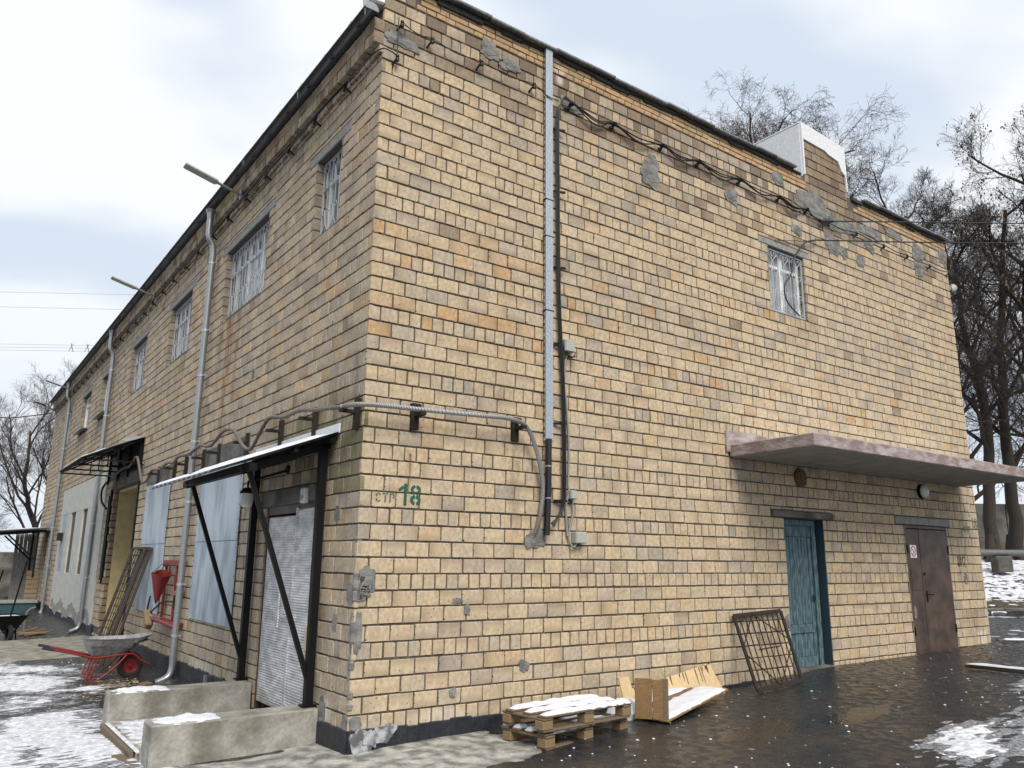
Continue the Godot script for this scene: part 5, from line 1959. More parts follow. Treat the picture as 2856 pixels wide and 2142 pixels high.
func make_ground() -> void:
	var xs := steps([[-400, -100, 60], [-100, -24, 12], [-24, -8, 2], [-8, 14, .5], [14, 34, .4], [34, 60, 4], [60, 120, 12], [120, 400, 56]])
	var zs := steps([[-400, -100, 60], [-100, -50, 10], [-50, -20, 2], [-20, 8, .5], [8, 30, 2], [30, 120, 15], [120, 400, 56]])
	var g := sheet(xs, zs, func(x, z): return ground_y(x, z), func(_a, _b, _c, _d): return true)
	tag(obj("ground", g, M.asphalt, self), "wet black asphalt of the yard around the building", "ground", "", "structure")

	# concrete apron at the corner and the concrete ramp before the gateway
	var fn := FastNoiseLite.new()
	fn.seed = 5
	fn.frequency = 1.2
	fn.fractal_octaves = 4
	var apron := func(x: float, z: float) -> float:
		var d := 0.0
		if x >= 0.0:
			d = minf(1.35 - x * .5 - z * .75, .85 - absf(z - .35)) if x < 1.7 else 1.5 - x - absf(z - .9)
			d = minf(d, 1.55 - x + .3 * z)
		else:
			d = minf(1.0 - z - .2 * x, minf(z + .6, x + 1.75))
		return d * .03 + fn.get_noise_2d(x, z) * .012
	drift("concrete_apron", Rect2(-1.9, -.7, 4.2, 2.8), .05, apron, M.apron, "worn pale concrete strip round the foot of the building corner", "pavement", "structure")
	var rmp := func(x: float, z: float) -> float:
		var d := minf(minf(z + 14.4, -10.35 - z - .25 * x * 0.0), minf(x + 3.4 + .0, .6 - x))
		return minf(d * .12, .05 + .10 * clampf((x + .8) / .9, 0, 1)) + fn.get_noise_2d(x, z) * .01
	drift("concrete_ramp", Rect2(-3.6, -14.6, 4.0, 4.4), .07, rmp, M.ramp, "rough concrete ramp in front of the yellow gateway", "ramp", "structure")

	# snow on the yard at the left
	var f2 := FastNoiseLite.new()
	f2.seed = 21
	f2.frequency = .9
	f2.fractal_octaves = 5
	f2.fractal_gain = .62
	var streak := FastNoiseLite.new()
	streak.seed = 22
	streak.frequency = 2.6
	streak.fractal_octaves = 3
	var left := func(x: float, z: float) -> float:
		var base := -.9
		for q in [[-2.2, -3.4, 1.0, 2.6], [-2.6, -1.4, 1.2, 1.6], [-1.75, -2.1, .45, 1.3], [-1.9, -7.4, .75, 1.1], [-1.6, -8.9, .6, .55], [-2.6, -9.6, .9, 1.0], [-3.2, -5.5, 1.2, 3.0], [-3.0, -12.0, .9, .7], [-1.25, -6.25, .45, .22], [-5.0, -8.0, 2.0, 8.0], [-4.5, .5, 2.0, 2.5]]:
			base = maxf(base, 1.0 - Vector2((x - q[0]) / q[2], (z - q[1]) / q[3]).length())
		# two wheel tracks have worn through
		var tr := minf(absf(x + 2.32 - .06 * sin(z * 2)), absf(x + 3.9)) / .12
		if z < -.5:
			base -= .38 * exp(-tr * tr)
		if z < -4.4 and z > -5.0:
			base -= .5
		return (base - .12 + f2.get_noise_2d(x * 1.2, z * .8) * 1.0 + streak.get_noise_2d(x * 1.1, z * 4.0) * .75) * .02
	drift("yard_slush", Rect2(-6.0, -13.5, 5.4, 15.0), .05, func(x, z): return clampf(left.call(x, z) + .006, -.01, .004), M.slush, "grey slush round the trodden snow at the left", "slush")
	drift("yard_snow", Rect2(-6.0, -13.5, 5.4, 15.0), .03, left, M.snow_dirty, "trodden snow on the asphalt left of the concrete barriers", "snow")
	# snow in the right foreground
	var right := func(x: float, z: float) -> float:
		var base := -.9
		for q in [[6.0, 3.75, 1.6, .6], [5.0, 3.05, .8, .2], [7.6, 2.95, 1.1, .22], [8.7, 2.35, .9, .16], [9.6, 3.3, 2.3, .6], [4.5, 3.35, .6, .2], [6.0, 5.0, 2.6, .9]]:
			base = maxf(base, 1.0 - Vector2((x - q[0]) / q[2], (z - q[1] + (x - q[0]) * .12) / q[3]).length())
		return (base - .12 + f2.get_noise_2d(x + 40, z * 1.2) * .8 + streak.get_noise_2d(x * 1.0, z * 3.4) * .8) * .02
	drift("yard_slush", Rect2(3.4, 1.4, 8.0, 4.6), .05, func(x, z): return clampf(right.call(x, z) + .007, -.01, .004), M.slush, "grey melting slush round the snow in the right foreground", "slush")
	drift("yard_snow", Rect2(3.4, 1.4, 8.0, 4.6), .028, right, M.snow_dirty, "patchy melting snow on the wet asphalt in the right foreground", "snow")
	var road := func(x: float, z: float) -> float:
		var s := along(x, z)
		var base := -.55 + .5 * exp(-pow((s - 21.4) / .35, 2)) + .25 * exp(-pow((s - 17.0) / 1.6, 2))
		return (base + f2.get_noise_2d(x * .8, z * .8) * .6 + streak.get_noise_2d(s * 2.5, (x + z) * .3) * .35) * .03
	drift("road_snow", Rect2(12.8, -7.0, 12.0, 9.0), .07, road, M.snow, "traces of snow on the lane behind the right end of the building", "snow")
	# the bank: soil with leaf litter, snow between
	var bank_s := func(x: float, z: float) -> float:
		var s := along(x, z)
		if s < 22.6:
			return -.02
		var base := .12 * smoothstep(22.6, 23.8, s) + (.15 if s > 23.4 else -.2)
		return (base + f2.get_noise_2d(x * 2.2, z * 2.2) * .75 + streak.get_noise_2d(x * 2.5, z * 2.5) * .75) * .05
	var bg := sheet(steps([[13, 44, .5]]), steps([[-22, 14, .5]]), func(x, z): return ground_y(x, z) + .006, func(x0, x1, z0, z1): return along(x0, z0) > 22.2 and x0 > 15.5)
	tag(obj("bank", bg, M.litter_ground, self), "earth bank under the trees behind the right end of the building", "bank", "", "structure")
	drift("bank_snow", Rect2(17.0, -11.0, 15.0, 15.0), .08, bank_s, M.snow, "broken snow among fallen leaves on the bank under the trees", "snow")
	var kb := MB.new()
	var d := Vector3(.811, 0, .585)
	var o := Vector3(20.4, 0, -3.05)
	for i in 22:
		var p := o + d * (i - 11) * 1.0
		if p.x < 14.0:
			continue
		var q := p + d * .985
		kb.bar(G(p.x, p.z, -.02), G(q.x, q.z, -.02), .2, .16, Vector3.UP, .015)
	tag(obj("kerb", kb, M.concrete_dark, self), "low kerb between the lane and the snowy bank", "kerb", "", "structure")

	# puddles
	var pud := func(x: float, z: float) -> float:
		var base := -.9
		for q in [[3.7, 1.75, .8, .3], [4.9, 1.95, .8, .22]]:
			base = maxf(base, 1.0 - Vector2((x - q[0]) / q[2], (z - q[1]) / q[3]).length())
		return clampf((base - .1 + f2.get_noise_2d(x * 1.3 + 9, z * 1.3) * .7) * .01, -.01, .003)
	drift("puddle", Rect2(2.2, .9, 6.0, 2.4), .05, pud, M.puddle, "shallow puddle on the asphalt before the boards", "puddle", "structure")

	# litter: crumbs of snow and fallen leaves
	scatter("snow_crumbs", 520, 31, M.snow, "scattered crumbs of snow and ice on the asphalt", "snow", func(r): return Vector2(r.randf_range(-2.4, -.15), r.randf_range(-10.0, -4.8)) if r.randf() < .5 else Vector2(r.randf_range(1.0, 12.5), r.randf_range(.15, 3.4)), .004, .017, true)
	scatter("leaf_litter", 1500, 32, M.leaf, "dead leaves lying on the yard and along the walls", "leaves", func(r): return [Vector2(r.randf_range(-1.3, -.1), r.randf_range(-7.0, -5.2)), Vector2(r.randf_range(-2.6, -.2), r.randf_range(-23.5, -14.5)), Vector2(r.randf_range(.4, 12.5), .06 + 2.6 * pow(r.randf(), 2.6)), Vector2(r.randf_range(-2.2, -.4), r.randf_range(-12.0, -5.0))][r.randi() % 4], .012, .045, false)
	scatter("leaf_litter", 900, 33, M.leaf_pale, "pale dead leaves on the yard at the left", "leaves", func(r): return Vector2(r.randf_range(-2.6, -.15), r.randf_range(-23.5, -14.3)) if r.randf() < .6 else Vector2(r.randf_range(-1.0, -.1), r.randf_range(-6.9, -5.5)), .015, .05, false)
	scatter("leaf_litter", 7000, 34, M.leaf, "leaf litter on the snowy bank under the trees", "leaves", func(r):
		var a: float = r.randf_range(22.4, 30.0)
		var t: float = r.randf_range(-6.0, 6.0)
		return Vector2(-3.29 + .585 * a + .811 * (t + 13.0), 7.04 - .811 * a + .585 * (t + 13.0)), .02, .07, false)


func scatter(called: String, count: int, seed_: int, m: Material, label: String, category: String, place: Callable, lo: float, hi: float, lump: bool) -> void:
	var r := RandomNumberGenerator.new()
	r.seed = seed_
	var b := MB.new()
	if lump:
		b.lathe(PackedVector2Array([Vector2(1, 0), Vector2(.9, .35), Vector2(.5, .6), Vector2(0, .65)]), 7)
	else:
		for s in [-1.0, 1.0]:
			b.quad(Vector3(-1, .1, 0), Vector3(0, .12, s * .55), Vector3(1, .25, 0), Vector3(0, 0, 0), Vector3.UP)
	var mm := MultiMesh.new()
	mm.transform_format = MultiMesh.TRANSFORM_3D
	mm.mesh = b.mesh()
	mm.instance_count = count
	for i in count:
		var p: Vector2 = place.call(r)
		var s := lerpf(lo, hi, pow(r.randf(), 2.5))
		var bs := Basis(Vector3.UP, r.randf() * TAU) * Basis(Vector3.RIGHT, r.randf_range(-.35, .35) * (0.0 if lump else 1.0))
		mm.set_instance_transform(i, Transform3D(bs.scaled(Vector3(s, s * .7, s)), G(p.x, p.y, .004)))
	var o := MultiMeshInstance3D.new()
	o.name = numbered(called)
	o.multimesh = mm
	o.material_override = m
	add_child(o, true)
	tag(o, label, category, "", "stuff")


# ---------------------------------------------------------------- things in the yard
func make_barriers() -> void:
	for q in [[-.82, .245, "concrete cheek wall beside the foil door, the one nearer the corner"], [-2.78, .2, "concrete cheek wall beside the foil door, the one nearer the wheelbarrow"]]:
		var b := MB.new()
		var w: float = q[1] * 1.35
		b.box(Vector3(-.765, -.22, q[0]), Vector3(1.52, .64, w), Basis(), .014)
		var o := obj("cheek_wall", b, M.concrete, self)
		tag(o, q[2], "concrete wall", "pair of concrete cheek walls")
		var s := MB.new()
		snow_cap(s, Transform3D(Basis(), Vector3(-1.2, .1, q[0])), .62, w * .98, .026, 80 + int(q[1] * 100), 40, 18, .007)
		tag(obj("cheek_snow", s, M.snow, self), "snow on the front end of the %s cheek wall" % ("nearer" if q[1] > .22 else "farther"), "snow", "", "stuff")
	var st := thing("entrance_step", "low concrete step with snow between the two cheek walls", "step")
	var b := MB.new()
	b.box(Vector3(-.78, -.27, -1.8), Vector3(1.5, .16, 1.72), Basis(Vector3(0, 0, 1), -.03), .015)
	obj("slab", b, M.apron, st)
	b = MB.new()
	b.box(Vector3(-1.555, -.265, -1.9), Vector3(.04, .15, 1.5), Basis(Vector3(0, 0, 1), .12), .006)
	b.box(Vector3(-1.6, -.3, -1.15), Vector3(.1, .1, .5), Basis(Vector3(0, 1, 0), .15), .006)
	obj("edge_board", b, M.wood_pallet, st)
	b = MB.new()
	snow_cap(b, Transform3D(Basis(Vector3(0, 0, 1), -.03), Vector3(-1.25, -.178, -1.8)), .6, 1.6, .022, 85, 30, 50, .008)
	tag(obj("step_snow", b, M.snow_dirty, self), "dirty snow on the step between the cheek walls", "snow", "", "stuff")
	b = MB.new()
	b.bar(G(-.35, -5.5, .05), G(-.75, -5.0, .06), .03, .025)
	b.bar(G(-.3, -5.45, .03), G(-.55, -5.9, .03), .08, .012)
	b.box(G(-.5, -5.75, .05), Vector3(.16, .05, .12), Basis(Vector3(.3, 1, 0).normalized(), .6), .008)
	tag(obj("wood_scrap", b, M.wood_pallet, self), "bits of broken wood lying by the downspout foot", "wood scrap")
	b = MB.new()
	b.box(G(-.1, -4.6, .06), Vector3(.12, .14, .2), Basis(Vector3(0, 1, 0), .3), .012)
	tag(obj("brick_lump", b, sm_pier(), self), "loose brick lying against the black plinth behind the farther cheek wall", "brick")
	b = MB.new()
	b.box(G(-.09, -4.25, .12), Vector3(.04, .32, .05), Basis(Vector3(0, 0, 1), .05), .006)
	tag(obj("peg", b, M.concrete_grey, self), "short grey peg standing by the plinth behind the farther cheek wall", "peg")


func make_barrow() -> void:
	var t := thing("wheelbarrow", "grey wheelbarrow on a red tube frame, parked with its wheel at the wall", "wheelbarrow", Vector3(-.47, -.33, -7.1))
	# local x runs from the wheel towards the wall; the grips point away from it
	var b := MB.new()
	var R := .185
	b.lathe(PackedVector2Array([Vector2(.11, -.035), Vector2(.15, -.045), Vector2(.178, -.04), Vector2(R, -.02), Vector2(R + .003, 0), Vector2(R, .02), Vector2(.178, .04), Vector2(.15, .045), Vector2(.11, .035)]), 28, Transform3D(Basis(Vector3(1, 0, 0), PI / 2), Vector3(0, R, 0)))
	for i in 28:
		var a := TAU * i / 28
		for s in [-1.0, 1.0]:
			b.box(Vector3(cos(a) * R, R + sin(a) * R, s * .022), Vector3(.012, .018, .03), Basis(Vector3(0, 0, 1), a) * Basis(Vector3(1, 0, 0), s * .4), .003)
	var wh := obj("wheel", b, M.tyre, t)
	b = MB.new()
	b.lathe(PackedVector2Array([Vector2(.0, -.03), Vector2(.03, -.03), Vector2(.05, -.012), Vector2(.09, -.012), Vector2(.112, -.036), Vector2(.118, -.036)]), 24, Transform3D(Basis(Vector3(1, 0, 0), PI / 2), Vector3(0, R, 0)))
	b.lathe(PackedVector2Array([Vector2(.118, .036), Vector2(.112, .036), Vector2(.09, .012), Vector2(.05, .012), Vector2(.03, .03), Vector2(.0, .03)]), 24, Transform3D(Basis(Vector3(1, 0, 0), PI / 2), Vector3(0, R, 0)))
	b.tube(pts([Vector3(0, R, -.12), Vector3(0, R, .12)]), .012, .012, 8)
	obj("rim", b, M.red, wh)
	for s in [-1.0, 1.0]:
		b = MB.new()
		var z: float = .25 * s
		b.tube(smooth([Vector3(-1.15, .5, z * 1.05), Vector3(-.85, .425, z * 1.03), Vector3(-.62, .36, z), Vector3(-.5, .345, z * .95), Vector3(-.1, .37, z * .75), Vector3(.02, .355, z * .66), Vector3(.12, .27, z * .6), Vector3(.27, .185, z * .55)], 6), .017, .017, 9)
		obj("handle_tube", b, M.red, t)
		b = MB.new()
		b.tube(pts([Vector3(-1.27, .527, z * 1.06), Vector3(-1.12, .494, z * 1.05)]), .021, .021, 10)
		obj("grip", b, M.grip, t)
		b = MB.new()
		b.tube(smooth([Vector3(-.55, .345, z), Vector3(-.6, .2, z * 1.0), Vector3(-.63, .06, z * 1.0), Vector3(-.58, .012, z * 1.0), Vector3(-.48, .02, z * .98), Vector3(-.25, .2, z * .9), Vector3(-.1, .36, z * .75)], 5), .014, .014, 8)
		b.tube(pts([Vector3(-.5, .345, z * .97), Vector3(-.6, .02, z)]), .013, .013, 7)
		obj("leg", b, M.red_faded if s < 0 else M.red, t)
	b = MB.new()
	b.tube(pts([Vector3(-.6, .1, -.25), Vector3(-.6, .1, .25)]), .012, .012, 7)
	b.tube(pts([Vector3(-.5, .345, -.24), Vector3(-.5, .345, .24)]), .013, .013, 7)
	obj("cross_tube", b, M.red, t)
	# the tray: rings of a rounded rectangle from floor to rim, then back down inside
	var rings := []
	for q in [[-.58, -.13, .17, .365, 0.0], [-.64, -.02, .22, .44, .0], [-.68, .1, .27, .53, .02], [-.70, .27, .315, .60, .05], [-.715, .29, .33, .612, .05], [-.7, .27, .31, .612, .05], [-.66, .1, .255, .53, .02], [-.57, -.12, .16, .378, 0.0]]:
		var ring := []
		for i in 32:
			var a := TAU * i / 32
			var ex := signf(cos(a)) * pow(absf(cos(a)), .45)
			var ez := signf(sin(a)) * pow(absf(sin(a)), .45)
			var cx: float = (q[0] + q[1]) * .5 + ex * (q[1] - q[0]) * .5
			var nose := clampf((cx - .0) / .28, 0, 1)
			ring.append(Vector3(cx, q[3] + q[4] * (nose * .9 - .25 * clampf((-.35 - cx) / .3, 0, 1) * -1.0), ez * q[2] * (1.0 - .35 * nose)))
		rings.append(ring)
	b = MB.new()
	for k in rings.size() - 1:
		for i in 32:
			var j := (i + 1) % 32
			var p: Vector3 = rings[k][i]
			var q: Vector3 = rings[k][j]
			var r: Vector3 = rings[k + 1][j]
			var s: Vector3 = rings[k + 1][i]
			var nn := (q - p).cross(s - p).normalized()
			var mid := (p + r) * .5
			var out := Vector3(mid.x + .2, 0, mid.z)
			if (k < 4) == (nn.dot(out) < 0) and k != 4:
				nn = -nn
			if k == 4:
				nn = Vector3.UP
			b.quad(p, q, r, s, nn)
	for k in [0, rings.size() - 1]:
		var c := Vector3(-.35, rings[k][0].y, 0)
		for i in 32:
			b.poly3(c, rings[k][i], rings[k][(i + 1) % 32], Vector3.UP if k else Vector3.DOWN)
	var tray := obj("tray", b, M.tray, t)
	var tm := TextMesh.new()
	var sf := SystemFont.new()
	sf.font_names = ["Droid Sans"]
	sf.font_weight = 700
	tm.font = sf
	tm.text = "ОПТИМАЛ"
	tm.font_size = 48
	tm.pixel_size = .0016
	tm.depth = .008
	var lt := obj("embossed_lettering", tm, M.tray, tray)
	lt.transform = Transform3D(Basis(Vector3(1, 0, 0), .54).scaled(Vector3(1.1, 1, 1)), Vector3(-.25, .487, .248))
	b = MB.new()
	var ic := sheet(steps([[-.64, .2, .04]]), steps([[-.28, .28, .04]]), func(x, z): return .535 + .03 * sin(x * 9.0) * cos(z * 8.0) + .05 * clampf(x + .1, 0, 1), func(x0, x1, z0, z1): return absf((z0 + z1) * .5) < .26 - .3 * clampf(x0, 0, 1))
	var so := obj("barrow_load", ic, M.ramp, self)
	so.position = t.position
	tag(so, "frozen mortar and snow in the tray of the red-framed wheelbarrow", "mortar", "", "stuff")

	# the second barrow, further off, seen from the front
	t = thing("wheelbarrow", "black wheelbarrow far to the left, seen over its front wheel", "wheelbarrow", Vector3(-1.6, -.35, -14.2), 0.2)
	b = MB.new()
	b.lathe(PackedVector2Array([Vector2(.1, -.04), Vector2(.17, -.04), Vector2(.19, -.015), Vector2(.19, .015), Vector2(.17, .04), Vector2(.1, .04)]), 20, Transform3D(Basis(Vector3(0, 0, 1), PI / 2), Vector3(0, .19, 0)))
	obj("wheel", b, M.tyre, t)
	b = MB.new()
	for s in [-1.0, 1.0]:
		b.tube(smooth([Vector3(.1 * s, .4, .15), Vector3(.09 * s, .19, .0), Vector3(.12 * s, .3, -.3), Vector3(.28 * s, .5, -1.1)], 5), .015, .015, 7)
		b.tube(smooth([Vector3(.18 * s, .42, -.25), Vector3(.28 * s, .06, -.5), Vector3(.27 * s, .0, -.45)], 5), .014, .014, 7)
		b.tube(pts([Vector3(.15 * s, .38, .1), Vector3(.08 * s, .19, .0)]), .014, .014, 6)
	b.tube(pts([Vector3(-.1, .2, .05), Vector3(.1, .2, .05)]), .012, .012, 6)
	obj("frame", b, M.black_steel, t)
	b = MB.new()
	var pr := [[.16, .32, .1, .26], [.27, .52, .3, .36]]
	for k in 4:
		var sg := [Vector2(-1, 1), Vector2(1, 1), Vector2(1, -1), Vector2(-1, -1)]
		var p: Vector2 = sg[k]
		var q: Vector2 = sg[(k + 1) % 4]
		var lo := func(e: Vector2) -> Vector3: return Vector3(e.x * .17, .3, -.28 + e.y * .24)
		var hi := func(e: Vector2) -> Vector3: return Vector3(e.x * .3, .565, -.28 + e.y * .42)
		var nn: Vector3 = ((q - p).x * Vector3(0, 0, 0) + Vector3(p.x + q.x, 0, p.y + q.y).normalized() * .9 - Vector3(0, .4, 0)).normalized()
		b.quad(lo.call(p), lo.call(q), hi.call(q), hi.call(p), nn)
		b.quad(lo.call(p) * .995, lo.call(q) * .995, hi.call(q) * .995, hi.call(p) * .995, -nn)
		b.tube(pts([hi.call(p), hi.call(q)]), .012, .012, 6)
	b.quad(Vector3(-.17, .3, -.04), Vector3(.17, .3, -.04), Vector3(.17, .3, -.52), Vector3(-.17, .3, -.52), Vector3.DOWN)
	obj("tray", b, M.black_steel, t)
	b = MB.new()
	b.box(Vector3(0, .535, -.28), Vector3(.55, .02, .78), Basis(), .008)
	var l2 := obj("barrow_load", b, M.snow, self)
	l2.transform = t.transform
	tag(l2, "snow lying in the tray of the black wheelbarrow", "snow", "", "stuff")
	for q in [[Vector3(-1.58, .3, -14.5), Vector3(-1.44, 1.42, -14.3), "dark shovel handle standing in the black wheelbarrow, the longer one"], [Vector3(-2.0, .3, -14.6), Vector3(-1.88, 1.21, -14.3), "dark tool handle at the left edge behind the black wheelbarrow"]]:
		b = MB.new()
		b.tube(pts([q[0] - (q[1] - q[0]) * .3, q[1]]), .018, .018, 7)
		var sh := thing("shovel", q[2], "shovel")
		obj("handle", b, M.black_steel, sh)
		b = MB.new()
		b.prism(PackedVector2Array([Vector2(-.1, .1), Vector2(-.1, -.12), Vector2(0, -.2), Vector2(.1, -.12), Vector2(.1, .1), Vector2(.03, .16), Vector2(-.03, .16)]), -.004, .004, Transform3D(Basis(), q[0] - (q[1] - q[0]) * .25))
		obj("blade", b, M.rust_steel, sh)


func make_fire_board() -> void:
	var t := thing("fire_board", "red fire-tool frame fixed low on the side wall behind the downspout", "fire board", Vector3(-.06, 0, 0))
	var b := MB.new()
	b.box(Vector3(-.0, 1.43, -6.7), Vector3(.04, .09, 1.25), Basis(), .005)
	obj("top_bar", b, M.red, t)
	for z in [-7.22, -6.5]:
		b = MB.new()
		b.box(Vector3(.012, .98, z), Vector3(.03, .84, .08), Basis(), .004)
		obj("upright", b, M.red, t)
	b = MB.new()
	b.tube(pts([Vector3(-.1, .54, -7.3), Vector3(-.06, .49, -6.0)]), .035, .035, 10)
	b.box(Vector3(-.0, .53, -6.6), Vector3(.14, .03, 1.25), Basis(), .004)
	obj("shelf", b, M.red, t)
	b = MB.new()
	b.box(Vector3(-.02, .96, -6.25), Vector3(.03, .1, .5), Basis(), .004)
	obj("rail", b, M.red_faded, t)
	for q in [[-6.78, 1.27, -.13, .35, "red conical fire bucket, the front one on the red frame"], [-7.2, 1.26, -.09, .12, "red conical fire bucket, the rear one half hidden on the red frame"]]:
		var fb := thing("fire_bucket", q[4], "bucket", Vector3(-.06 + q[2], q[1], q[0]), 0.0, "conical fire buckets")
		b = MB.new()
		var tf := Transform3D(Basis(Vector3(1, 0, 0), q[3] * 1.2), Vector3.ZERO)
		b.lathe(PackedVector2Array([Vector2(.0, -.5), Vector2(.015, -.48), Vector2(.13, 0)]), 20, tf)
		b.lathe(PackedVector2Array([Vector2(.0, -.44), Vector2(.124, 0), Vector2(.13, 0)]), 20, tf)
		obj("cone", b, M.red, fb)
		b = MB.new()
		b.tube(smooth([tf * Vector3(-.125, 0, 0), tf * Vector3(-.04, .1, .05), Vector3(.04, .15, .05), tf * Vector3(.125, 0, 0)], 5), .005, .005, 5)
		obj("bail", b, M.rust_steel, fb)
	b = MB.new()
	b.tube(smooth([Vector3(-.16, .62, -7.75), Vector3(-.17, .62, -7.5), Vector3(-.15, .72, -7.2), Vector3(-.13, .82, -6.85), Vector3(-.12, .85, -6.2)], 5), .014, .014, 7)
	b.tube(smooth([Vector3(-.16, .88, -7.65), Vector3(-.17, .7, -7.7), Vector3(-.16, .6, -7.74)], 4), .013, .018, 6)
	b.box(Vector3(-.12, .85, -6.2), Vector3(.02, .2, .05), Basis(), .006)
	tag(obj("iron_hook", b, M.rust_steel, self), "bent iron fire hook across the red frame", "hook")
	t = thing("wooden_mallet", "pale wooden mallet on the left end of the red frame", "mallet")
	b = MB.new()
	b.box(Vector3(-.2, .52, -7.45), Vector3(.12, .32, .14), Basis(Vector3(1, 0, 0), -.75), .02)
	obj("mallet_head", b, M.wood_end, t)
	b = MB.new()
	b.tube(pts([Vector3(-.18, .58, -7.4), Vector3(-.12, .52, -7.1)]), .018, .018, 7)
	obj("handle", b, M.apron, t)


func make_grates() -> void:
	# tall welded grate leaning on the side wall
	var t := thing("welded_grate", "tall rusty welded rebar grate leaning on the side wall by the gateway", "grate")
	for s in 2:
		var z0 := -8.72 + .24 * s
		var off := Vector3(-.0 + .05 * s, -.02 * s, 0)
		var P := func(u: float, v: float) -> Vector3: return Vector3(lerpf(-.62, -.09, v), lerpf(-.34, 1.68, v), z0 - u * 1.12 - .05 * v * (1 - s)) + off
		var b := MB.new()
		for u in ([0.0, 1.0] if s == 0 else [0.0]):
			b.bar(P.call(u, 0), P.call(u, 1), .04, .045, Vector3(0, 0, 1))
		b.bar(P.call(0, 1), P.call(1, 1), .04, .04)
		b.bar(P.call(0, .0), P.call(1, .0), .04, .04)
		obj("side_rail", b, M.rebar, t)
		if s == 0:
			for i in 15:
				b = MB.new()
				b.tube(pts([P.call(-.02, (i + .6) / 15.5), P.call(1.02, (i + .5) / 15.5)]), .011, .011, 6)
				obj("rung", b, M.rebar, t)
			for i in 5:
				b = MB.new()
				b.tube(pts([P.call((i + .7) / 5.4, .0), P.call((i + .7) / 5.4, 1.0)]), .009, .009, 6)
				obj("rod", b, M.rebar, t)
		else:
			for i in 7:
				b = MB.new()
				b.tube(pts([P.call((i + .3) / 7.0, .0), P.call((i * .7 + 1.0) / 7.0, 1.02)]), .01, .01, 6)
				obj("rod", b, M.rebar, t)

	# window grate leaning on the end wall by the blue-green door
	t = thing("window_grate", "dark window grate of angle iron with crossed rods leaning on the end wall", "grate")
	var tl := Vector3(5.38, .84, .05)
	var tr := Vector3(6.38, .88, .05)
	var bl := G(5.24, .47, .03)
	var br := G(6.22, .43, .03)
	var Q := func(u: float, v: float) -> Vector3: return bl.lerp(br, u).lerp(tl.lerp(tr, u), v)
	var nrm := (br - bl).cross(tl - bl).normalized()
	for e in [[0, 0, 0, 1], [1, 0, 1, 1], [0, 0, 1, 0], [0, 1, 1, 1]]:
		var b := MB.new()
		b.bar(Q.call(e[0], e[1]), Q.call(e[2], e[3]), .05, .02, nrm)
		obj("frame_bar", b, M.rust_steel, t)
	for i in 8:
		var b := MB.new()
		var u := (i + .9) / 8.8
		b.tube(pts([Q.call(u, 0), Q.call(u, 1)]), .009, .009, 6)
		obj("rod", b, M.rust_steel, t)
	for e in [[.36, 1, 0, .58], [.36, 1, 1, .56], [0, .46, .5, 0], [.52, 0, 1, .5], [.28, .5, .74, .5]]:
		var b := MB.new()
		b.tube(pts([Q.call(e[0], e[1]) + nrm * .012, Q.call(e[2], e[3]) + nrm * .012]), .008, .008, 6)
		obj("brace_rod", b, M.rust_steel, t)


func make_pallets() -> void:
	var first: Node3D = null
	var B := func(n: String, at: Vector3, size: Vector3, m: Material, p: Node3D, turn := 0.0) -> void:
		var b := MB.new()
		b.box(Vector3.ZERO, size, Basis(), .006)
		var o := obj(n, b, m, p)
		o.position = at
		o.rotation.y = turn
	for k in 2:
		var t := thing("wooden_pallet", ["lower of two stacked wooden pallets, lying on the asphalt", "upper of two stacked wooden pallets, thick with snow"][k], "pallet", Vector3(2.02, [-.155, .005][k], .66), [.16, .1][k], "stacked wooden pallets")
		if k == 1:
			t.position += Vector3(-.03, .0, .06)
		var zs := [.235, .06, -.1, -.245]
		var n := 4 if k == 0 else 3
		for i in n:
			B.call("deck_board", Vector3(rng.randf_range(-.02, .02), .134, zs[i] if k == 0 else [.24, .03, -.18][i]), Vector3(1.22, .02, .1 if k == 0 else .11), M.wood_pallet, t, rng.randf_range(-.01, .01))
		for x in [-.55, .0, .55]:
			B.call("stringer_board", Vector3(x, .112, 0), Vector3(.12, .02, .58), M.wood_pallet, t)
			for z in [-.22, .23]:
				B.call("block", Vector3(x, .06, z), Vector3(.13, .08, .11), M.wood_end, t)
		for z in [-.22, .23]:
			B.call("bottom_board", Vector3(0, .01, z), Vector3(1.2, .02, .1), M.wood_pallet, t)
		var s := MB.new()
		for i in n:
			var z: float = zs[i] if k == 0 else [.24, .03, -.18][i]
			if k == 0 and i > 0:
				snow_cap(s, Transform3D(Basis(), Vector3(-.545, .143, z)), .12, .1, .035, 91 + i, 8, 4)
				snow_cap(s, Transform3D(Basis(), Vector3(.25, .143, z)), .5, .08, .012, 97 + i, 10, 4)
				continue
			snow_cap(s, Transform3D(Basis(), Vector3(.01 + (.03 if k == 0 else .0), .142, z)), 1.2 if k else 1.12, .10 if k == 0 else .105, .04, 100 + i + k * 7, 34, 6)
		var so := obj("pallet_snow", s, M.snow, self)
		so.transform = t.transform
		tag(so, ["strip of snow along the front board of the lower pallet", "thick rolls of snow on the three boards of the upper pallet"][k], "snow", "", "stuff")


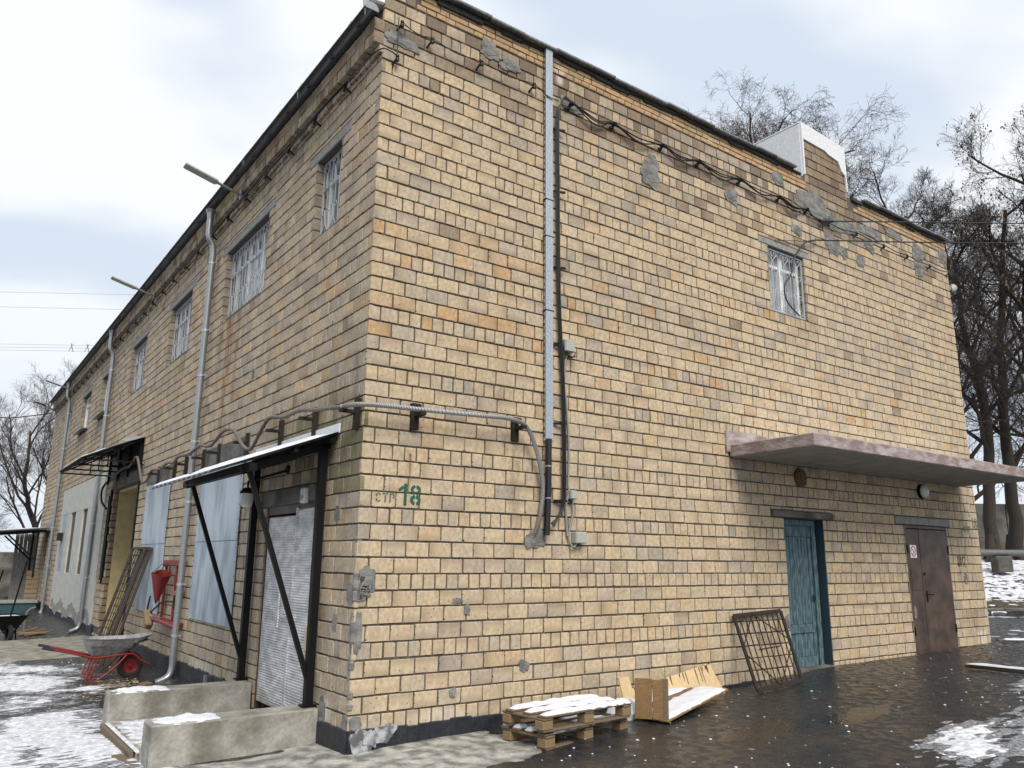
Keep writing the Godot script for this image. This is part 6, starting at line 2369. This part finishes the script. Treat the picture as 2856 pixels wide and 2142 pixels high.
func make_boards() -> void:
	var up := Vector3.UP
	# open crate: a base board full of snow and an end board standing on it
	var a := G(3.13, .97, .03)
	var c := G(2.95, .69, .03)
	var t := thing("snowy_board", "flat snow-covered board lying before the end wall", "board")
	var b := MB.new()
	var tip := Vector3(4.64, .06, .52)
	var dirx := (tip - a).normalized()
	var dirz := (c - a).normalized()
	var nn := dirx.cross(dirz).normalized()
	if nn.y < 0: nn = -nn
	var bs := Basis(dirx, nn, dirx.cross(nn)).orthonormalized()
	var ln := a.distance_to(tip)
	b.box(Vector3.ZERO, Vector3(ln, .022, .36), bs, .004)
	var o := obj("board", b, M.board_brown, t)
	var mid := (a + tip) * .5 + dirz * .17
	o.position = mid
	var s := MB.new()
	snow_cap(s, Transform3D(bs, mid + nn * .012), ln * .98, .35, .03, 111, 30, 9)
	tag(obj("board_snow", s, M.snow, self), "smooth snow on the flat board before the end wall", "snow", "", "stuff")
	t = thing("cracked_board", "small brown cracked board standing upright at the end of the flat board", "board")
	var wv := (a - c)
	var fx := wv.normalized()
	var fz := fx.cross(up).normalized()
	var f := Transform3D(Basis(fx, Vector3.UP, fz * -1.0 if fz.dot(CAM - a) < 0 else fz), (a + c) * .5 + Vector3(-.015, .2, -.01))
	b = MB.new()
	b.box(Vector3(-.075, .0, 0), Vector3(wv.length() * .54, .4, .02), Basis(), .004)
	b.box(Vector3(.095, -.004, .002), Vector3(wv.length() * .44, .39, .02), Basis(), .004)
	var eo := obj("plank", b, M.board_brown, t)
	eo.transform = f * Transform3D(Basis(Vector3(1, 0, 0), -.06), Vector3.ZERO)
	b = MB.new()
	b.box(Vector3(wv.length() * .5 - .01, 0, -.01), Vector3(.05, .41, .05), Basis(), .006)
	obj("post", b, M.wood_pallet, t).transform = eo.transform
	# light plywood leaning on the wall, streaked with tar
	t = thing("plywood_sheet", "large pale plywood sheet with dark drips leaning on the end wall", "plywood")
	b = MB.new()
	b.prism(PackedVector2Array([Vector2(0, 0), Vector2(1.52, .02), Vector2(1.42, .38), Vector2(1.1, .35), Vector2(.6, .28), Vector2(.22, .22), Vector2(-.02, .2)]), -.008, .008)
	var pf := Transform3D(Basis(Vector3(1, 0, 0), -.42), Vector3(3.42, -.075, .22))
	o = obj("sheet", b, M.plywood, t)
	o.transform = pf
	b = MB.new()
	var r := RandomNumberGenerator.new()
	r.seed = 9
	for i in 30:
		var x := r.randf_range(.02, 1.35) if i > 14 else r.randf_range(.0, .55)
		var y := .2 + x * .125
		var l := r.randf_range(.04, .2)
		b.prism(PackedVector2Array([Vector2(x, y), Vector2(x + r.randf_range(.008, .03), y + .01), Vector2(x + .006, y - l), Vector2(x + .001, y - l)]), .0075, .0095 + .0001 * i)
	obj("drips", b, M.drip, o)
	t = thing("plywood_strip", "narrow pale board end leaning beside the plywood, left of the brown board", "board")
	b = MB.new()
	b.box(Vector3.ZERO, Vector3(.16, .4, .018), Basis(Vector3(0, 0, 1), .05), .004)
	o = obj("board", b, M.plywood, t)
	o.transform = Transform3D(Basis(Vector3(1, 0, 0), -.25), Vector3(3.2, .07, .3))
	t = thing("brown_pipe", "old brown pipe lying among the boards by the end wall", "pipe")
	b = MB.new()
	b.tube(pts([Vector3(3.2, -.02, .58), Vector3(4.1, .02, .33)]), .045, .045, 12)
	b.tube(pts([Vector3(4.08, .019, .335), Vector3(4.25, .027, .29)]), .052, .052, 12)
	obj("pipe", b, M.pipe_brown, t)
	b = MB.new()
	b.box(Vector3(3.75, -.04, .36), Vector3(1.3, .05, .09), Basis(Vector3.UP, .25), .006)
	b.box(Vector3(4.6, -.02, .2), Vector3(.8, .04, .08), Basis(Vector3.UP, .12), .006)
	tag(obj("batten", b, M.wood_pallet, self), "dark battens lying under the plywood at the foot of the wall", "batten")
	s = MB.new()
	snow_cap(s, Transform3D(Basis(Vector3.UP, .27), Vector3(3.75, .03, .3)), 1.1, .22, .05, 112, 20, 6)
	tag(obj("board_snow", s, M.snow, self), "snow behind the brown pipe at the foot of the plywood", "snow", "", "stuff")
	b = MB.new()
	b.lathe(PackedVector2Array([Vector2(.17, -.02), Vector2(.19, .06), Vector2(.15, .15), Vector2(.08, .2), Vector2(0, .21)]), 16, Transform3D(Basis(Vector3.UP, .5).scaled(Vector3(1.1, 1, .7)), G(2.93, .5)))
	tag(obj("snow_heap", b, M.snow, self), "small heap of snow between the pallets and the brown board", "snow", "", "stuff")
	# poles and scraps on the right
	b = MB.new()
	b.tube(pts([G(8.93, 1.25, .05), G(8.9, 2.02, .05), G(8.84, 3.1, .05)]), .035, .045, 10)
	tag(obj("wooden_pole", b, M.wood_pallet, self), "long thin pole with snow on it at the right edge of the yard", "pole")
	s = MB.new()
	snow_cap(s, Transform3D(Basis(Vector3.UP, PI / 2 + .03), G(8.88, 2.2, .08)), 1.8, .07, .025, 113, 20, 4)
	tag(obj("pole_snow", s, M.snow, self), "ridge of snow on the long pole at the right", "snow", "", "stuff")
	t = thing("plank_scrap", "short plank with snow on it lying beyond the corner of the end wall", "plank")
	b = MB.new()
	b.box(G(13.0, .3, .04), Vector3(.12, .03, .75), Basis(Vector3.UP, .9), .006)
	obj("plank", b, M.wood_pallet, t)
	s = MB.new()
	snow_cap(s, Transform3D(Basis(Vector3.UP, .9 + PI / 2), G(12.98, .32, .052)), .55, .1, .03, 114, 10, 4)
	tag(obj("plank_snow", s, M.snow, self), "snow on the short plank beyond the corner", "snow", "", "stuff")


func make_far_left() -> void:
	var t := thing("sand_bin", "low teal box with a grey lid at the far end of the side wall", "bin", Vector3(-1.9, -.34, -24.9))
	var b := MB.new()
	b.box(Vector3(0, .16, 0), Vector3(3.5, .34, 1.2), Basis(), .01)
	obj("body", b, mat_t(grain(66, Color(.012, .05, .06), Color(.03, .09, .1), .02, .1, .3), 1.2, .6), t)
	b = MB.new()
	b.box(Vector3(0, .36, 0), Vector3(3.6, .07, 1.3), Basis(), .01)
	obj("lid", b, M.concrete_grey, t)
	t = thing("bent_pipe", "grey bent pipe standing behind the black wheelbarrow", "pipe")
	b = MB.new()
	b.tube(smooth([G(-1.05, -17.2, .0), G(-1.05, -17.2, .35), G(-.98, -17.2, .5), G(-.85, -17.2, .55)], 5), .03, .03, 8)
	obj("tube", b, M.hose_old, t)
	# concrete fence of wide panels behind the yard
	t = thing("concrete_fence", "dark concrete panel fence closing the yard behind the black wheelbarrow", "fence")
	for i in 9:
		b = MB.new()
		b.box(Vector3(0, .62, 0), Vector3(3.9, 2.1, .14), Basis(), .015)
		b.box(Vector3(0, .62, .08), Vector3(3.5, 1.7, .03), Basis(), .01)
		var o := obj("panel", b, M.concrete_dark, t)
		o.position = Vector3(3.0 - i * 3.95, 0, -34.5)
		o.rotation.z = .004 * sin(i * 3.0)
	t = thing("old_door_leaf", "grey weathered board panel standing at the porch of the side wall", "panel")
	b = MB.new()
	for i in 5:
		b.box(Vector3(-.75 + .13 * i, 1.05, -26.6), Vector3(.12, 2.5, .03), Basis(Vector3(0, 0, 1), .02), .005)
	obj("boards", b, M.concrete_grey, t)
	b = MB.new()
	for i in 3:
		b.bar(G(-1.2 - .15 * i, -15.2 - .2 * i, .03), G(-.5 - .2 * i, -15.9, .05 + .05 * i), .05, .02)
	b.box(G(-1.0, -15.6, .04), Vector3(.5, .05, .3), Basis(Vector3.UP, .4), .01)
	tag(obj("wood_scrap", b, M.wood_end, self), "heap of wood scraps on the asphalt beyond the ramp", "wood scrap")
	t = thing("wall_box", "small dark rusty box on the plastered bay", "box", Vector3(-.08, 2.1, -21.0))
	b = MB.new()
	b.box(Vector3.ZERO, Vector3(.16, .24, .3), Basis(), .01)
	obj("case", b, M.rust_steel, t)


func make_far_right() -> void:
	var d := Vector3(.811, 0, .585)
	var t := thing("boundary_wall", "dark concrete wall behind the trees on the right", "wall")
	for i in 9:
		var p := Vector3(-3.29 + .585 * 33.0, 0, 7.04 - .811 * 33.0) + d * (4.0 + i * 3.0)
		var b := MB.new()
		b.box(Vector3(0, 1.1, 0), Vector3(2.96, 2.6, .15), Basis(), .015)
		var o := obj("panel", b, M.concrete_dark, t)
		o.position = G(p.x, p.z, -.1)
		o.rotation.y = -atan2(d.z, d.x)
	t = thing("heating_pipe", "thick grey pipe on a concrete block in front of the trees on the right", "pipe")
	var b := MB.new()
	var q := Vector3(24.6, 1.92, -4.8)
	b.tube(pts([q - d * 8.0, q + d * 1.05]), .105, .105, 14)
	obj("pipe", b, M.pipe_dull, t)
	b = MB.new()
	b.box(q + d * .1 - Vector3(0, .35, 0), Vector3(.5, .5, .4), Basis(Vector3.UP, -.62), .03)
	obj("block", b, M.concrete_dark, t)
	b = MB.new()
	b.box(q - d * 5.0 - Vector3(0, .42, 0), Vector3(.7, .55, .5), Basis(Vector3.UP, -.62), .03)
	obj("block", b, M.concrete_dark, t)


# ---------------------------------------------------------------- trees
func grow(big: MB, twig: MB, r: RandomNumberGenerator, p: Vector3, dir: Vector3, len: float, rad: float, lvl: int, o: Dictionary, ends: Array) -> void:
	var last: int = o.levels
	var n := 5 if lvl <= 1 else (4 if lvl == 2 else 3)
	var path := PackedVector3Array([p])
	var dirs := [dir]
	var trop: float = o.up if lvl < 3 else o.tip
	for i in n:
		dir = (dir + Vector3(r.randf_range(-1, 1), r.randf_range(-1, 1), r.randf_range(-1, 1)) * o.wob + Vector3.UP * trop).normalized()
		p += dir * len / n
		path.append(p)
		dirs.append(dir)
	var tip := maxf(rad * (.45 if lvl < last else .5), .0035)
	if lvl <= 2:
		big.tube(path, rad, tip, 6 if lvl < 2 else 4, false)
	else:
		twig.tube(path, rad, tip, 3, false)
	if lvl >= last:
		if o.seeds > 0.0 and r.randf() < o.seeds:
			ends.append(p)
		return
	var kids: int = o.kids[lvl]
	for k in kids:
		var t := lerpf(.25, 1.0, (k + r.randf()) / kids)
		var f := t * n
		var i := mini(int(f), n - 1)
		var at := path[i].lerp(path[i + 1], f - i)
		var ax := (dirs[i] as Vector3).cross(Vector3(r.randf_range(-1, 1), r.randf_range(-1, 1), r.randf_range(-1, 1))).normalized()
		var nd := (dirs[i] as Vector3).rotated(ax, deg_to_rad(r.randf_range(o.open * .6, o.open * 1.3)))
		grow(big, twig, r, at, nd, len * r.randf_range(.45, .72) * (1.15 - .4 * t), maxf(lerpf(rad, tip, t) * .52, .0036), lvl + 1, o, ends)


func tree(called: String, label: String, trunk: Array, rad: float, seed_: int, o: Dictionary, m: Material) -> void:
	var base: Vector3 = trunk[0]
	var t := thing(called, label, "tree", base, 0.0, "bare trees behind the building")
	var r := RandomNumberGenerator.new()
	r.seed = seed_
	var rel := []
	for q in trunk:
		rel.append(q - base)
	var path := smooth(rel, 5)
	for i in range(1, path.size()):
		path[i] += Vector3(r.randf_range(-1, 1), 0, r.randf_range(-1, 1)) * .06
	var tb := MB.new()
	tb.tube(path, rad, rad * .22, 12)
	for k in 6:
		var a := TAU * k / 6 + r.randf()
		tb.tube(pts([Vector3(cos(a) * rad * 1.9, -.1, sin(a) * rad * 1.9), Vector3(cos(a) * rad * .9, .22, sin(a) * rad * .9), Vector3(cos(a) * rad * .3, .9, sin(a) * rad * .3)]), rad * .35, rad * .5, 6)
	obj("trunk", tb, M.bark, t)
	var big := MB.new()
	var twig := MB.new()
	var ends := []
	var n := path.size() - 1
	var limbs: int = o.limbs
	for k in limbs:
		var f: float = lerpf(o.start, 1.0, (k + r.randf() * .8) / limbs) * n
		var i := mini(int(f), n - 1)
		var at := path[i].lerp(path[i + 1], f - i)
		var d := (path[i + 1] - path[i]).normalized()
		var a := k * 2.4 + r.randf()
		var side := Vector3(cos(a), 0, sin(a))
		var nd: Vector3 = (d * o.lift + side).normalized()
		var reach: float = o.reach * lerpf(1.0, o.get("top", .5), f / n) * r.randf_range(.75, 1.2)
		grow(big, twig, r, at, nd, reach, rad * lerpf(.42, .2, f / n), 1, o, ends)
	obj("branch", big, M.bark, t, "stuff")
	obj("twig", twig, m, t, "stuff")
	if ends.size():
		var sb := MB.new()
		sb.quad(Vector3(-.03, 0, 0), Vector3(0, -.09, .02), Vector3(.03, -.02, 0), Vector3(0, .02, .0), Vector3(0, 0, 1))
		sb.quad(Vector3(0, 0, -.03), Vector3(.02, -.08, 0), Vector3(0, -.02, .03), Vector3(.0, .02, 0), Vector3(1, 0, 0))
		var mm := MultiMesh.new()
		mm.transform_format = MultiMesh.TRANSFORM_3D
		mm.mesh = sb.mesh()
		mm.instance_count = ends.size() * 3
		for i in ends.size() * 3:
			mm.set_instance_transform(i, Transform3D(Basis(Vector3.UP, r.randf() * TAU).scaled(Vector3.ONE * r.randf_range(.5, 1.2)), ends[i / 3] + Vector3(r.randf_range(-.12, .12), r.randf_range(-.1, .1), r.randf_range(-.12, .12))))
		var mi := MultiMeshInstance3D.new()
		mi.name = numbered("seed_clusters")
		mi.multimesh = mm
		mi.material_override = M.seed
		t.add_child(mi, true)
		mi.set_meta("kind", "stuff")


func make_trees() -> void:
	var V := func(x, y, z): return Vector3(x, y, z)
	var std := {"levels": 5, "kids": [0, 6, 6, 6, 4], "wob": .22, "up": .07, "tip": .03, "open": 46.0, "limbs": 12, "start": .3, "lift": .9, "reach": 4.6, "seeds": 0.0}
	var o := std.duplicate()
	o.merge({"tip": -.13, "wob": .3, "limbs": 20, "start": .62, "reach": 3.9, "top": .8, "lift": .7, "kids": [0, 7, 6, 6, 4], "up": .03, "open": 52.0}, true)
	tree("weeping_tree", "bare tree with fine hanging twigs rising behind the roof and chimney", [G(19.0, -9.5), V.call(18.9, 6, -9.4), V.call(18.6, 10.5, -9.1), V.call(18.3, 14.2, -8.4)], .24, 401, o, M.twig_red)
	o = std.duplicate()
	o.merge({"limbs": 14, "reach": 4.4}, true)
	tree("bare_tree", "bare tree just right of the chimney behind the far end of the roof", [G(24.2, -7.0), V.call(24.1, 6, -6.8), V.call(23.6, 10.0, -6.3), V.call(23.2, 13.6, -5.9)], .22, 402, o, M.twig)
	o = std.duplicate()
	o.merge({"seeds": .015, "limbs": 12, "reach": 4.4}, true)
	tree("bare_tree", "leaning dark trunk nearest the right end of the building", [G(26.6, -5.8), V.call(26.75, 3.1, -5.8), V.call(26.5, 6.9, -5.4), V.call(25.5, 9.6, -5.4), V.call(25.0, 12.2, -5.2)], .25, 403, o, M.twig)
	tree("bare_tree", "straight dark trunk second from the building on the right", [G(28.1, -5.7), V.call(27.8, 3.7, -5.4), V.call(27.0, 7.0, -5.0), V.call(26.6, 10.0, -4.6), V.call(26.4, 14.0, -3.9)], .26, 404, o, M.twig)
	o = o.duplicate()
	o.merge({"seeds": .05, "limbs": 14}, true)
	tree("seed_tree", "tall tree at the right edge hung with brown seed clusters", [G(28.6, -3.4), V.call(28.0, 5, -3.5), V.call(27.1, 10.0, -3.9), V.call(26.6, 12.5, -3.4), V.call(26.4, 15.4, -3.0)], .25, 405, o, M.twig)
	o = std.duplicate()
	o.merge({"limbs": 14, "reach": 5.0, "start": .2}, true)
	tree("bare_tree", "bare tree farther back between the trunks on the right", [G(32.5, -9.5), V.call(32.3, 7, -9.3), V.call(32.0, 14.0, -9.2)], .3, 406, o, M.twig)
	tree("bare_tree", "bare tree farthest back at the right edge", [G(35.0, -6.0), V.call(35.2, 7, -6.3), V.call(35.0, 15.0, -6.6)], .32, 407, o, M.twig)
	o = std.duplicate()
	o.merge({"limbs": 9, "reach": 5.6, "start": .12, "lift": 1.6, "up": .1, "tip": .04, "open": 38.0}, true)
	tree("forked_tree", "bare tree with a forked trunk behind the fence at the far left", [Vector3(1.1, -.4, -42.0), Vector3(1.15, 2.6, -42.0), Vector3(.4, 5.0, -41.8), Vector3(.2, 8.0, -41.6)], .22, 408, o, M.twig_pale)
	tree("forked_tree", "second stem of the forked bare tree at the far left, the one leaning right", [Vector3(1.35, -.4, -42.2), Vector3(1.6, 2.6, -42.0), Vector3(2.2, 5.0, -41.8), Vector3(2.5, 7.6, -41.6)], .2, 409, o, M.twig_pale)
	o = o.duplicate()
	o.merge({"limbs": 8, "reach": 4.0}, true)
	tree("bare_tree", "thin bare tree at the left edge of the picture", [Vector3(-2.4, -.4, -44.0), Vector3(-2.3, 4, -44.0), Vector3(-2.6, 7.4, -43.5)], .14, 410, o, M.twig_pale)


# ---------------------------------------------------------------- sky
func cloudy() -> ImageTexture:
	var w := 1024
	var h := 512
	var fn := FastNoiseLite.new()
	fn.seed = 12
	fn.frequency = 2.1
	fn.fractal_octaves = 5
	fn.fractal_gain = .42
	var out := PackedFloat32Array()
	out.resize(w * h * 3)
	for y in h:
		var el := PI * (.5 - (y + .5) / h)
		var up := sin(el)
		for x in w:
			var az := TAU * (x + .5) / w
			var d := Vector3(cos(az) * cos(el), up, sin(az) * cos(el))
			var c := Vector3(.16, .15, .14)
			if up > -.02:
				# clouds lie on a layer overhead, so they flatten towards the horizon
				var k := 1.0 / (maxf(up, 0.0) + .35)
				var q := Vector3(d.x * k * 1.1 + d.z * k * .5, up * .5, d.z * k * .7 - d.x * k * .4)
				var t := clampf(.6 + fn.get_noise_3d(q.x, q.y, q.z) * 1.7, 0, 1)
				t = t * t * (3 - 2 * t)
				var blue := Vector3(.64, .74, .88)
				var white := Vector3(.97, 1.0, 1.03)
				var haze := Vector3(.80, .87, .96)
				c = blue.lerp(white, .12 + .88 * t)
				c = c.lerp(haze, clampf(1.0 - up * 2.4, 0, 1) * .75)
			var i := (y * w + x) * 3
			out[i] = c.x
			out[i + 1] = c.y
			out[i + 2] = c.z
	return ImageTexture.create_from_image(Image.create_from_data(w, h, false, Image.FORMAT_RGBF, out.to_byte_array()))


func _ready() -> void:
	rng.seed = 20240117
	# camera
	var cam := Camera3D.new()
	cam.name = "camera"
	var yaw := 0.62485
	var pitch := 0.22057
	var roll := 0.010086
	var fw := Vector3(sin(yaw) * cos(pitch), sin(pitch), -cos(yaw) * cos(pitch))
	var rt := Vector3(cos(yaw), 0, sin(yaw))
	var up := rt.cross(fw)
	cam.transform = Transform3D(Basis(cos(roll) * rt + sin(roll) * up, -sin(roll) * rt + cos(roll) * up, -fw), CAM)
	cam.fov = 51.978
	cam.near = .05
	cam.far = 1500.0
	add_child(cam, true)
	# sky, air and exposure
	var env := Environment.new()
	env.background_mode = Environment.BG_SKY
	var sky := Sky.new()
	var pan := PanoramaSkyMaterial.new()
	pan.panorama = cloudy()
	sky.sky_material = pan
	env.sky = sky
	env.background_energy_multiplier = .45
	env.tonemap_mode = Environment.TONE_MAPPER_LINEAR
	env.tonemap_exposure = 2.25
	env.sdfgi_enabled = true
	env.ssao_enabled = true
	env.ssil_enabled = true
	var we := WorldEnvironment.new()
	we.name = "world_environment"
	we.environment = env
	add_child(we, true)
	# the sun behind thin cloud
	var sun := DirectionalLight3D.new()
	sun.name = "sun"
	sun.light_energy = .5
	sun.light_angular_distance = 30.0
	sun.light_color = Color(1.0, .965, .92)
	sun.shadow_enabled = true
	sun.basis = Basis.looking_at(-Vector3(-.2, .72, .66), Vector3.UP)
	add_child(sun, true)

	make_materials()
	make_ground()
	make_building()
	make_far_right()
	make_trees()
	make_gutter()
	downspout(-6.0, -.32, "zinc downspout nearest the corner, between the two blue-grey sheets", [6.31, 5.14, 4.38, 3.3, 2.35, 1.1, .35])
	downspout(-15.05, -.27, "zinc downspout between the gateway and the plastered bay", [6.2, 5.0, 4.0, 2.3, 1.0])
	downspout(-22.95, -.38, "zinc downspout nearest the far end of the side wall", [6.2, 5.0, 3.8, 2.4, 1.2])
	floodlight(-4.56, 7.0, 1.0, "street lamp head on an arm, the nearest under the eaves", M.box_grey)
	floodlight(-10.47, 6.97, 1.0, "street lamp head on an arm, second from the corner", M.box_grey)
	floodlight(-22.41, 6.93, .95, "street lamp head on an arm, third from the corner", M.box_grey)
	floodlight(-27.6, 7.05, .8, "dark lamp head at the far end of the eaves", M.black_steel)
	canopy_near()
	canopy_far()
	canopy_porch()
	wall_cables()
	overhead_wires()
	make_barriers()
	make_fire_board()
	make_grates()
	make_barrow()
	make_pallets()
	make_boards()
	make_far_left()
